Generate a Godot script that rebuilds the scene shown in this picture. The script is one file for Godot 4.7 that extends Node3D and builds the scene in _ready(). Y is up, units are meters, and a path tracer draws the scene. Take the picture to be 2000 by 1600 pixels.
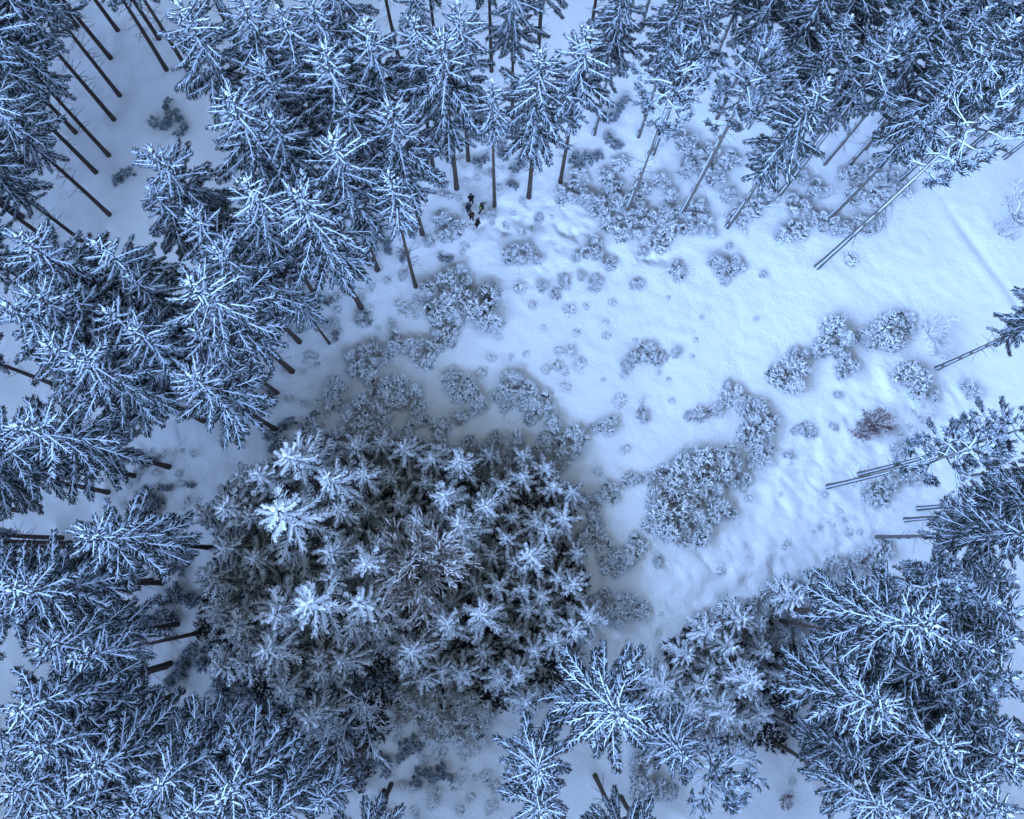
extends Node3D
# A snowy clearing in a spruce forest, seen from a drone 70 m up. x runs right, z towards the viewer, y up, metres; the camera hangs over the origin.

const TRAIL := [Vector2(-13.83, -38.47), Vector2(-8.75, -37.42), Vector2(-5.19, -36.25), Vector2(-2.55, -34.75), Vector2(-1.88, -32.49), Vector2(0.62, -32.09), Vector2(3.88, -33.09), Vector2(7.38, -31.88), Vector2(11.33, -29.52), Vector2(16.32, -29.29)]
const STRIP_A := Vector2(12.97, 9.83)
const STRIP_D := Vector2(0.7562, -0.6544)
const STRIP_L := 34.76
const STRIP_W := 9.0
const TRAMPLE := Vector2(4.38, -32.12)
const DITCH_A := Vector2(45.35, -34.12)
const DITCH_D := Vector2(0.4751, 0.8799)

var rng := RandomNumberGenerator.new()
var M := {}
var pool := {}
var protos := {}
var used := {}
var hill := FastNoiseLite.new()
var lump := FastNoiseLite.new()
var pit := FastNoiseLite.new()


class Buf:
	var v := PackedVector3Array()
	var n := PackedVector3Array()

	func tri(a: Vector3, b: Vector3, c: Vector3) -> void:
		var m := (c - a).cross(b - a).normalized()
		v.append(a); v.append(b); v.append(c)
		n.append(m); n.append(m); n.append(m)

	func quad(a: Vector3, b: Vector3, c: Vector3, d: Vector3) -> void:
		tri(a, b, c)
		tri(a, c, d)

	# a three-sided tapering twig from p to q
	func twig(p: Vector3, q: Vector3, r0: float, r1: float) -> void:
		var d := (q - p).normalized()
		var s := d.cross(Vector3.UP if absf(d.y) < 0.95 else Vector3.RIGHT).normalized()
		var u := s.cross(d)
		var e := [u, -u * 0.5 + s * 0.87, -u * 0.5 - s * 0.87]
		for k in 3:
			var a: Vector3 = e[k]
			var b: Vector3 = e[(k + 1) % 3]
			if r1 < 0.004:
				tri(p + a * r0, p + b * r0, q)
			else:
				quad(p + a * r0, p + b * r0, q + b * r1, q + a * r1)

	# a ridge of snow lying on a twig from p to q
	func ridge(p: Vector3, q: Vector3, r0: float, r1: float, tall := 0.9) -> void:
		var d := (q - p).normalized()
		var s := d.cross(Vector3.UP if absf(d.y) < 0.95 else Vector3.RIGHT).normalized()
		var u := s.cross(d)
		if u.y < 0.0:
			u = -u
			s = -s
		var a := p - s * r0
		var b := p + s * r0
		var t := p + u * r0 * tall
		if r1 < 0.004:
			tri(a, t, q)
			tri(t, b, q)
			tri(b, t, a)
		else:
			var a2 := q - s * r1
			var b2 := q + s * r1
			var t2 := q + u * r1 * tall
			quad(a, t, t2, a2)
			quad(t, b, b2, t2)
			tri(b, t, a)
			tri(a2, t2, b2)

	# a round tapering tube through points
	func tube(pts: Array, radii: Array, sides: int) -> void:
		var rings := []
		for i in pts.size():
			var d: Vector3 = (pts[mini(i + 1, pts.size() - 1)] - pts[maxi(i - 1, 0)]).normalized()
			var s := d.cross(Vector3.UP if absf(d.y) < 0.9 else Vector3.RIGHT).normalized()
			var u := s.cross(d)
			var ring := []
			for k in sides:
				var a := TAU * k / sides
				ring.append((s * cos(a) + u * sin(a)))
			rings.append(ring)
		for i in pts.size() - 1:
			for k in sides:
				var j := (k + 1) % sides
				var a0: Vector3 = rings[i][k]
				var a1: Vector3 = rings[i][j]
				var b0: Vector3 = rings[i + 1][k]
				var b1: Vector3 = rings[i + 1][j]
				var p: Vector3 = pts[i]
				var q: Vector3 = pts[i + 1]
				var r: float = radii[i]
				var r2: float = radii[i + 1]
				v.append_array([p + a0 * r, q + b1 * r2, q + b0 * r2, p + a0 * r, p + a1 * r, q + b1 * r2])
				n.append_array([a0, b1, b0, a0, a1, b1])

	# a low-poly lump of snow
	func lump(c: Vector3, rx: float, ry: float, rz: float, g: RandomNumberGenerator, rows := 3, cols := 7) -> void:
		var p := []
		for i in rows + 1:
			var e := (PI / 2) * i / rows
			var row := []
			for k in cols:
				var a := TAU * (k + 0.5 * (i % 2)) / cols
				var w := 1.0 if i == rows else g.randf_range(0.82, 1.15)
				row.append(c + Vector3(cos(a) * cos(e) * rx * w, sin(e) * ry, sin(a) * cos(e) * rz * w))
			p.append(row)
		for i in rows:
			for k in cols:
				var j := (k + 1) % cols
				var quadn := [p[i][k], p[i + 1][k], p[i + 1][j], p[i][j]]
				for t in [[0, 2, 1], [0, 3, 2]]:
					for x in t:
						v.append(quadn[x])
						n.append(((quadn[x] - c) / Vector3(rx, ry, rz) / Vector3(rx, ry, rz)).normalized())

	func add(b: Buf, t: Transform3D) -> void:
		v.append_array(t * b.v)
		var r := Transform3D(t.basis.orthonormalized(), Vector3.ZERO)
		n.append_array(r * b.n)


func mesh_of(bufs: Array, mats: Array) -> ArrayMesh:
	var m := ArrayMesh.new()
	for i in bufs.size():
		if bufs[i].v.is_empty():
			continue
		var a := []
		a.resize(Mesh.ARRAY_MAX)
		a[Mesh.ARRAY_VERTEX] = bufs[i].v
		a[Mesh.ARRAY_NORMAL] = bufs[i].n
		m.add_surface_from_arrays(Mesh.PRIMITIVE_TRIANGLES, a)
		m.surface_set_material(m.get_surface_count() - 1, mats[i])
	return m


func numbered(called: String) -> String:
	var k: int = used.get(called, 0)
	used[called] = k + 1
	return called if k == 0 else "%s_%03d" % [called, k]


func piece(called: String, mesh: Mesh, parent: Node) -> MeshInstance3D:
	var o := MeshInstance3D.new()
	o.name = called
	o.mesh = mesh
	parent.add_child(o, true)
	return o


func tag(o: Node, label: String, category := "", group := "", kind := "") -> void:
	o.set_meta("label", label)
	if category:
		o.set_meta("category", category)
	if group:
		o.set_meta("group", group)
	if kind:
		o.set_meta("kind", kind)


func mat(c: Color, rough := 0.9) -> StandardMaterial3D:
	var m := StandardMaterial3D.new()
	m.albedo_color = c.linear_to_srgb()
	m.roughness = rough
	m.metallic_specular = 0.25
	return m


func noise_tex(freq: float, lo: Color, hi: Color, sd: int, size := 512) -> NoiseTexture2D:
	var f := FastNoiseLite.new()
	f.seed = sd
	f.frequency = freq
	f.fractal_octaves = 4
	var t := NoiseTexture2D.new()
	t.width = size
	t.height = size
	t.seamless = true
	t.noise = f
	var g := Gradient.new()
	g.set_color(0, lo.linear_to_srgb())
	g.set_color(1, hi.linear_to_srgb())
	t.color_ramp = g
	return t


# ---------------------------------------------------------------- boughs

# One snow-laden bough along +x: a woody axis with needles, side twigs and the snow that lies on them.
func bough(length: float, wide: float, fat: float, cover: float, sparse := 1.0, droop := 1.0, fine := 4) -> Array:
	var nd := Buf.new()
	var sn := Buf.new()
	var bend := rng.randf_range(0.10, 0.20)
	var sway := rng.randf_range(-0.10, 0.10)
	var at := func(t: float) -> Vector3:
		return Vector3(length * t, length * (-bend * droop * pow(t, 1.7) + 0.05 * pow(t, 5.0)), length * sway * t * t)
	var segs := maxi(4, int(length / 0.32))
	var w0 := fat * rng.randf_range(0.7, 1.0)
	for i in segs:
		var t0 := float(i) / segs
		var t1 := float(i + 1) / segs
		var p: Vector3 = at.call(t0)
		var q: Vector3 = at.call(t1)
		nd.twig(p, q, lerpf(0.06, 0.02, t0), lerpf(0.06, 0.02, t1))
		var w1 := fat * rng.randf_range(0.55, 1.45) * lerpf(1.0, 0.6, t1)
		if rng.randf() < 0.7 + 0.3 * cover:
			var up := Vector3(0, 0.035, 0)
			sn.ridge(p + up, q + up + Vector3(0, 0, rng.randf_range(-0.02, 0.02)), w0, w1 if i < segs - 1 else 0.01)
		w0 = w1
	var count := int(length / (0.08 * sparse))
	for i in count:
		for s in [-1.0, 1.0]:
			var t: float = 0.07 + 0.92 * (i + rng.randf()) / count
			var p: Vector3 = at.call(t)
			var l: float = length * wide * (pow(t, 0.45) * pow(1.02 - t, 0.5) * 1.5 + 0.06) * rng.randf_range(0.65, 1.2)
			var a := deg_to_rad(rng.randf_range(30, 54))
			var d := Vector3(cos(a), rng.randf_range(-0.40, 0.02), sin(a) * s).normalized()
			var mid := p + d * l * 0.55
			var end := mid + (d + Vector3(0.25, -0.22, 0)).normalized() * l * 0.5
			nd.twig(p, mid, 0.035, 0.045)
			nd.twig(mid, end, 0.045, 0.0)
			var snowy := rng.randf() < cover
			var w := fat * rng.randf_range(0.25, 0.55)
			if snowy:
				var up := Vector3(0, 0.03, 0)
				sn.ridge(p + up, mid + up, w * 0.7, w)
				sn.ridge(mid + up, end + up * 0.6, w, 0.0)
			for k in fine:
				var o: Vector3 = p.lerp(mid, 0.5 + 0.4 * rng.randf()) if k < 2 else mid.lerp(end, rng.randf_range(0.05, 0.7))
				var side := -1.0 if k % 2 else 1.0
				var across := d.cross(Vector3.UP).normalized() * side
				var e: Vector3 = o + (d * rng.randf_range(0.5, 1.0) + across * rng.randf_range(0.5, 1.0) + Vector3(0, rng.randf_range(-0.7, 0.0), 0)).normalized() * minf(l * 0.42, 0.30) * rng.randf_range(0.5, 1.1)
				nd.twig(o + Vector3(0, -0.01, 0), e + Vector3(0, -0.01, 0), 0.042, 0.0)
				if rng.randf() < cover * 0.6:
					sn.ridge(o + Vector3(0, 0.025, 0), e + Vector3(0, 0.02, 0), fat * rng.randf_range(0.2, 0.42), 0.0)
	return [nd, sn]


# A crooked pine limb along +x that forks and ends in frosted tufts.
func limb(length: float, fat: float, cover: float) -> Array:
	var nd := Buf.new()
	var sn := Buf.new()
	var tips := []
	var go := func(p: Vector3, d: Vector3, l: float, r: float, deep: int, me: Callable) -> void:
		var q := p + d * l * 0.5 + Vector3(rng.randf_range(-0.05, 0.05), rng.randf_range(-0.05, 0.05), rng.randf_range(-0.05, 0.05)) * l
		var e := q + (d + Vector3(rng.randf_range(-0.2, 0.2), rng.randf_range(-0.12, 0.2), rng.randf_range(-0.25, 0.25))).normalized() * l * 0.5
		nd.twig(p, q, r, r * 0.8)
		nd.twig(q, e, r * 0.8, r * 0.6)
		if rng.randf() < 0.5 + cover * 0.5:
			var w := maxf(r * 0.75, fat * 0.35)
			sn.ridge(p + Vector3(0, r * 0.5, 0), q + Vector3(0, r * 0.5, 0), w, w * 0.8)
			sn.ridge(q + Vector3(0, r * 0.5, 0), e + Vector3(0, r * 0.4, 0), w * 0.8, w * 0.5)
		if deep == 0:
			tips.append([e, d])
			return
		for k in 2 if deep < 3 else 3:
			var nd2 := (d + Vector3(rng.randf_range(-0.3, 0.3), rng.randf_range(-0.15, 0.45), rng.randf_range(-0.9, 0.9))).normalized()
			me.call(q.lerp(e, rng.randf_range(0.3, 1.0)), nd2, l * rng.randf_range(0.55, 0.8), r * 0.6, deep - 1, me)
	go.call(Vector3.ZERO, Vector3(1, 0, 0), length * 0.42, 0.07, 3, go)
	for tp in tips:
		var c: Vector3 = tp[0]
		for k in 18:
			var d: Vector3 = (tp[1] + Vector3(rng.randf_range(-0.9, 0.9), rng.randf_range(-0.4, 0.9), rng.randf_range(-0.9, 0.9))).normalized()
			var o: Vector3 = c - tp[1] * rng.randf_range(0.0, 0.45)
			var e: Vector3 = o + d * rng.randf_range(0.22, 0.42)
			nd.twig(o + Vector3(0, -0.02, 0), e + Vector3(0, -0.02, 0), 0.04, 0.0)
			if rng.randf() < cover:
				sn.ridge(o + Vector3(0, 0.02, 0), o.lerp(e, 0.85) + Vector3(0, 0.03, 0), fat * rng.randf_range(0.3, 0.6), fat * 0.15)
	return [nd, sn]


func fill_pool() -> void:
	var kinds := {"spruce": [[0.7, 1.2, 1.8, 2.5, 3.3, 4.2, 5.0], 4, 0.20, 0.05, 0.37], "grey": [[0.8, 1.5, 2.3, 3.1, 3.9], 4, 0.23, 0.04, 0.37], "young": [[0.6, 1.0, 1.5, 2.0, 2.6], 4, 0.30, 0.08, 0.72]}
	for k in kinds:
		var s: Array = kinds[k]
		pool[k] = []
		for l in s[0]:
			for i in s[1]:
				var b := bough(l, s[2] * rng.randf_range(0.85, 1.15), s[3], s[4], 1.0 if l > 1.0 else 0.7, 0.4 if k == "young" else 1.0)
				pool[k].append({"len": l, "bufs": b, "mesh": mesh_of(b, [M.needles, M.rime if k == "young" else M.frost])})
	pool.coarse = []
	for l in [0.8, 1.6, 2.6, 3.8]:
		var b := bough(l, 0.24, 0.07, 0.6, 2.2, 1.0, 0)
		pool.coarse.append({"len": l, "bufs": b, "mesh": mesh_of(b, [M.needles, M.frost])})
	pool.pine = []
	for l in [1.6, 2.4, 3.2]:
		for i in 3:
			var b := limb(l, 0.06, 0.42)
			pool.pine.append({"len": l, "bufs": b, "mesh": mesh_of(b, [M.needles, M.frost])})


func pick(kind: String, l: float) -> Dictionary:
	var best := []
	var gap := 1e9
	for b in pool[kind]:
		var g := absf(log(b.len / l))
		if g < gap - 0.001:
			gap = g
			best = [b]
		elif g < gap + 0.001:
			best.append(b)
	return best[rng.randi() % best.size()]


func trunk_mesh(h: float, r: float, m: Material, stubs: int, low: float, windward := false) -> ArrayMesh:
	var b := Buf.new()
	var pts := []
	var radii := []
	var lean := Vector3(rng.randf_range(-0.02, 0.02), 0, rng.randf_range(-0.02, 0.02))
	for i in 13:
		var t := i / 12.0
		pts.append(Vector3(sin(t * 3.0 + r * 40.0) * 0.10 * t, h * t - 0.5 * (1 - t), cos(t * 2.3 + r * 30.0) * 0.10 * t) + lean * h * t * (1 - t))
		radii.append(r * (pow(1.0 - t, 0.8) * 0.96 + 0.06) * (1.22 if i == 0 else 1.0))
	b.tube(pts, radii, 9)
	var strip := Buf.new()
	if windward:
		var last := []
		for i in 34:
			var t := i / 33.0
			var y := h * (0.02 + 0.75 * t)
			var k := minf(y / h * 12.0, 11.99)
			var c: Vector3 = pts[int(k)].lerp(pts[int(k) + 1], k - int(k))
			var rr := lerpf(radii[int(k)], radii[int(k) + 1], k - int(k))
			var row := []
			for j in 4:
				var a := PI * 1.15 + (j - 1.5) * 0.22 * rng.randf_range(0.75, 1.2)
				row.append(c + Vector3(cos(a), 0, sin(a) * -1.0) * (rr + (0.018 if j in [1, 2] else -0.01)))
			if i > 0 and rng.randf() < 0.9:
				for j in 3:
					strip.quad(last[j], row[j], row[j + 1], last[j + 1])
			last = row
	for i in stubs:
		var y := rng.randf_range(low * 0.35, low)
		var a := rng.randf() * TAU
		var p := Vector3(0, y, 0)
		var e := p + Vector3(cos(a), rng.randf_range(-0.25, 0.1), sin(a)) * rng.randf_range(0.5, 1.5)
		b.twig(p, e, 0.03, 0.006)
		b.twig(p.lerp(e, 0.6), p.lerp(e, 0.8) + Vector3(rng.randf_range(-0.3, 0.3), -0.05, rng.randf_range(-0.3, 0.3)), 0.015, 0.005)
	return mesh_of([b, strip], [m, M.frost])


# A conifer 22 m tall (or as asked): thing > trunk, crown (the inner and lower boughs) > branch (each upper bough).
func conifer(o: Dictionary) -> Node3D:
	var root := Node3D.new()
	var h: float = o.h
	piece("trunk", trunk_mesh(h, o.r, o.bark, o.get("stubs", 26), h - o.crown * 0.9, o.get("windward", false)), root)
	var nd := Buf.new()
	var sn := Buf.new()
	var boughs := []
	var d: float = o.get("start", 0.35)
	var az := rng.randf() * TAU
	var R: float = o.R
	while d < o.crown:
		var t: float = d / o.crown
		var l: float = R * minf(1.0, pow(t / o.get("full", 0.5), 0.7)) * rng.randf_range(o.get("uneven", 0.7), 1.15)
		if t > 0.62:
			l *= lerpf(1.0, 0.55, (t - 0.62) / 0.38)
		l = maxf(l, o.get("least", 0.45))
		var pitch := deg_to_rad(lerpf(o.up, o.down, smoothstep(0.0, 0.6, t)) + rng.randf_range(-9, 9))
		az += deg_to_rad(137.5 + rng.randf_range(-24, 24))
		var b := pick(o.kind, l)
		var basis := Basis(Vector3.UP, az) * Basis(Vector3(0, 0, 1), pitch) * Basis(Vector3(1, 0, 0), rng.randf_range(-0.3, 0.3)) * Basis.from_scale(Vector3.ONE * (l / b.len))
		boughs.append([b, Transform3D(basis, Vector3(0, h - d, 0))])
		d += o.gap * lerpf(0.65, 1.25, t) * rng.randf_range(0.7, 1.3)
	# the leader
	for i in 5:
		var e := Vector3(rng.randf_range(-0.12, 0.12), rng.randf_range(0.1, 0.4), rng.randf_range(-0.12, 0.12))
		var p := Vector3(0, h - 0.5 + i * 0.1, 0)
		nd.twig(p, p + e, 0.03, 0.0)
		sn.ridge(p + Vector3(0.01, 0.02, 0), p + e * 1.1, 0.05, 0.0)
	sn.lump(Vector3(0, h - 0.1, 0), 0.1, 0.22, 0.1, rng)
	for i in boughs.size():
		if i >= o.parts:
			nd.add(boughs[i][0].bufs[0], boughs[i][1])
			sn.add(boughs[i][0].bufs[1], boughs[i][1])
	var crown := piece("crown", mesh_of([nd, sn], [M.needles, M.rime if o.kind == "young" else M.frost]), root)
	for i in mini(o.parts, boughs.size()):
		var c := piece("branch" if i == 0 else "branch_%03d" % i, boughs[i][0].mesh, crown)
		c.transform = boughs[i][1]
	return root


# A low frosted shrub: many short twigs that end in clumps of snow, on a few stems.
func bush(R: float, tall: float, tufts: int, cover: float, size: float, fat := 1.0) -> Node3D:
	var root := Node3D.new()
	var nd := Buf.new()
	var sn := Buf.new()
	var stem := Buf.new()
	var heads := []
	for i in maxi(3, int(R * 5)):
		var a := rng.randf() * TAU
		heads.append([Vector3(cos(a), 0, sin(a)) * R * sqrt(rng.randf()) * 0.85, rng.randf_range(0.22, 0.42) * R + 0.1, rng.randf_range(0.6, 1.1) * tall])
	for i in tufts:
		var hd: Array = heads[i % heads.size()]
		var a := rng.randf() * TAU
		var e := acos(1.0 - rng.randf() * 0.95)
		var out := Vector3(sin(e) * cos(a), cos(e), sin(e) * sin(a))
		var c: Vector3 = hd[0] + Vector3(out.x * hd[1], 0.08 + out.y * hd[2] * rng.randf_range(0.75, 1.05), out.z * hd[1])
		if c.y < 0.03:
			continue
		stem.twig(hd[0] * 0.6 + Vector3(0, -0.05, 0), c, 0.018, 0.008)
		for k in 4:
			var d := (out * 0.25 + Vector3(rng.randf_range(-1, 1), rng.randf_range(-0.4, 0.5), rng.randf_range(-1, 1))).normalized()
			var o := c - out * size * 0.3
			nd.twig(o, o + d * size * rng.randf_range(0.8, 1.4), size * 0.22, 0.0)
		for k in 7:
			var d := (out * 0.5 + Vector3(rng.randf_range(-1, 1), rng.randf_range(-0.2, 0.6), rng.randf_range(-1, 1))).normalized()
			var l := size * rng.randf_range(0.6, 1.35)
			var b := c + Vector3(rng.randf_range(-1, 1), 0, rng.randf_range(-1, 1)) * size * 0.35
			nd.twig(b + Vector3(0, -0.05, 0), b + d * l * 1.15 + Vector3(0, -0.05, 0), size * 0.13, 0.0)
			if rng.randf() < cover:
				var w := fat * size * rng.randf_range(0.09, 0.2)
				sn.ridge(b, b + d * l * 0.55, w * 0.8, w, 1.0)
				sn.ridge(b + d * l * 0.55, b + d * l, w, w * 0.3, 1.0)
	piece("stem", mesh_of([stem], [M.bark]), root)
	piece("crown", mesh_of([nd, sn], [M.needles_pale, M.frost if fat < 0.9 else M.snow]), root)
	return root


# A bare deciduous shrub or small tree: forking twigs with a little frost.
func bare(h: float, spread: float, stems: int, deep: int, wood: Material, frost: float, rise := 1.0) -> Node3D:
	var root := Node3D.new()
	var tw := Buf.new()
	var sn := Buf.new()
	var st := Buf.new()
	var go := func(p: Vector3, d: Vector3, l: float, r: float, k: int, me: Callable) -> void:
		var e := p + d * l
		(st if k == deep else tw).twig(p, e, r, maxf(r * 0.65, 0.005))
		if rng.randf() < frost:
			sn.ridge(p + Vector3(0, r * 0.6, 0), e + Vector3(0, r * 0.5, 0), r * 1.1 + 0.006, r * 0.7 + 0.004)
		if k == 0:
			return
		for i in 3:
			var d2 := (d + Vector3(rng.randf_range(-0.8, 0.8), rng.randf_range(-0.25, 0.6), rng.randf_range(-0.8, 0.8)) * spread).normalized()
			me.call(p.lerp(e, rng.randf_range(0.45, 1.0)), d2, l * rng.randf_range(0.6, 0.85), r * 0.7, k - 1, me)
	for i in stems:
		var a := TAU * i / stems + rng.randf_range(-0.4, 0.4)
		var d := Vector3(cos(a) * spread, rise * rng.randf_range(0.6, 1.2), sin(a) * spread).normalized()
		go.call(Vector3(cos(a), -0.3, sin(a)) * 0.08, d, h * 0.42, 0.02 + h * 0.006, deep, go)
	piece("stem", mesh_of([st], [wood]), root)
	piece("crown", mesh_of([tw, sn], [wood, M.snow]), root)
	return root


# A tussock: a few small pads of snow with dry grass showing between and round them.
func tussock(r: float) -> ArrayMesh:
	var sn := Buf.new()
	var gr := Buf.new()
	for i in 7:
		var a := rng.randf() * TAU
		var q := r * sqrt(rng.randf()) * 0.8
		var w := r * rng.randf_range(0.22, 0.42)
		sn.lump(Vector3(cos(a) * q, r * rng.randf_range(-0.05, 0.18), sin(a) * q), w, w * 0.6, w * rng.randf_range(0.6, 1.0), rng, 2, 6)
	for i in 110:
		var a := rng.randf() * TAU
		var p := Vector3(cos(a), 0, sin(a)) * r * sqrt(rng.randf())
		gr.twig(p - Vector3(0, 0.05, 0), p + Vector3(cos(a) * rng.randf_range(0.02, 0.2), rng.randf_range(0.05, 0.24), sin(a) * rng.randf_range(0.02, 0.2)) * r / 0.35, 0.016, 0.0)
		if i % 3 == 0:
			sn.ridge(p + Vector3(0, 0.1, 0), p + Vector3(cos(a) * 0.12, 0.16, sin(a) * 0.12) * r / 0.35, 0.03, 0.01)
	return mesh_of([sn, gr], [M.snow, M.grass])


func ground_y(x: float, z: float) -> float:
	var y := hill.get_noise_2d(x, z) * 0.55
	# the trampled open strip in the lower right of the clearing
	var u := Vector2(x, z) - STRIP_A
	var along := clampf(u.dot(STRIP_D), 0.0, STRIP_L)
	var off := (u - STRIP_D * along).length()
	y += (lump.get_noise_2d(x, z) * 0.22 - 0.30 * maxf(0.0, pit.get_noise_2d(x, z) - 0.12)) * smoothstep(STRIP_W, STRIP_W * 0.4, off)
	var c := Vector2(x, z).distance_to(TRAMPLE)
	y += (lump.get_noise_2d(x * 0.8 + 50.0, z * 0.8) * 0.2 - 0.4 * maxf(0.0, pit.get_noise_2d(x, z) - 0.08)) * smoothstep(9.0, 3.0, c)
	y += lump.get_noise_2d(x * 1.3 - 80.0, z * 1.3) * 0.10
	# the walkers' trail
	for i in TRAIL.size() - 1:
		var e: Vector2 = TRAIL[i + 1] - TRAIL[i]
		var t := clampf((Vector2(x, z) - TRAIL[i]).dot(e) / e.length_squared(), 0.0, 1.0)
		var far := Vector2(x, z).distance_to(TRAIL[i] + e * t)
		if far < 2.0:
			y -= 0.42 * exp(-far * far / 0.22) * (0.55 + 1.6 * absf(lump.get_noise_2d(x * 2.2, z * 2.2)))
			break
	# the long ditch at the right
	var w := Vector2(x, z) - DITCH_A
	var k := clampf(w.dot(DITCH_D), -6.0, 60.0)
	var q := (w - DITCH_D * k).dot(Vector2(-DITCH_D.y, DITCH_D.x))
	y += (-0.16 * exp(-pow(q / 0.45, 2.0)) + 0.08 * exp(-pow((q - 1.0) / 0.6, 2.0))) * smoothstep(-6.0, 3.0, k)
	return y


func build_ground() -> void:
	var step := 0.31
	var x0 := -76.0
	var z0 := -76.0
	var nx := 490
	var nz := 388
	var v := PackedVector3Array()
	var idx := PackedInt32Array()
	for j in nz + 1:
		for i in nx + 1:
			var x := x0 + i * step
			var z := z0 + j * step
			var edge := minf(minf(i, nx - i), minf(j, nz - j)) / 6.0
			v.append(Vector3(x, ground_y(x, z) * minf(edge, 1.0), z))
	for j in nz:
		for i in nx:
			var a := j * (nx + 1) + i
			idx.append_array([a, a + 1, a + nx + 2, a, a + nx + 2, a + nx + 1])
	# on to the horizon: one ring of quads from the edge of the fine sheet
	var x1 := x0 + nx * step
	var z1 := z0 + nz * step
	var far := 4000.0
	var inner := [Vector3(x0, 0, z0), Vector3(x1, 0, z0), Vector3(x1, 0, z1), Vector3(x0, 0, z1)]
	var outer := [Vector3(-far, 0, -far), Vector3(far, 0, -far), Vector3(far, 0, far), Vector3(-far, 0, far)]
	var base := v.size()
	for k in 4:
		v.append(inner[k])
		v.append(outer[k])
	for k in 4:
		var a := base + k * 2
		var b := base + ((k + 1) % 4) * 2
		idx.append_array([a, a + 1, b + 1, a, b + 1, b])
	var st := SurfaceTool.new()
	st.begin(Mesh.PRIMITIVE_TRIANGLES)
	for p in v:
		st.set_uv(Vector2(p.x, p.z) / 7.0)
		st.add_vertex(p)
	for i in idx:
		st.add_index(i)
	st.generate_normals()
	var m := st.commit()
	m.surface_set_material(0, M.snow_ground)
	var g := piece("ground", m, self)
	tag(g, "snow covered forest floor and clearing", "", "", "structure")


# Puts a copy of a built plant where it grows.
func put(proto: String, called: String, x: float, z: float, s: float, turn: float, label: String, category: String, group := "", lean := 0.0) -> Node3D:
	var all: Array = protos[proto]
	var o: Node3D = all[int(absf(x * 7.3 + z * 3.1)) % all.size()].duplicate()
	o.name = numbered(called)
	add_child(o)
	o.position = Vector3(x, ground_y(x, z), z)
	o.rotation = Vector3(lean, turn, lean * 0.5)
	o.scale = Vector3.ONE * s
	tag(o, label, category, group)
	return o


# ---------------------------------------------------------------- people

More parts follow.
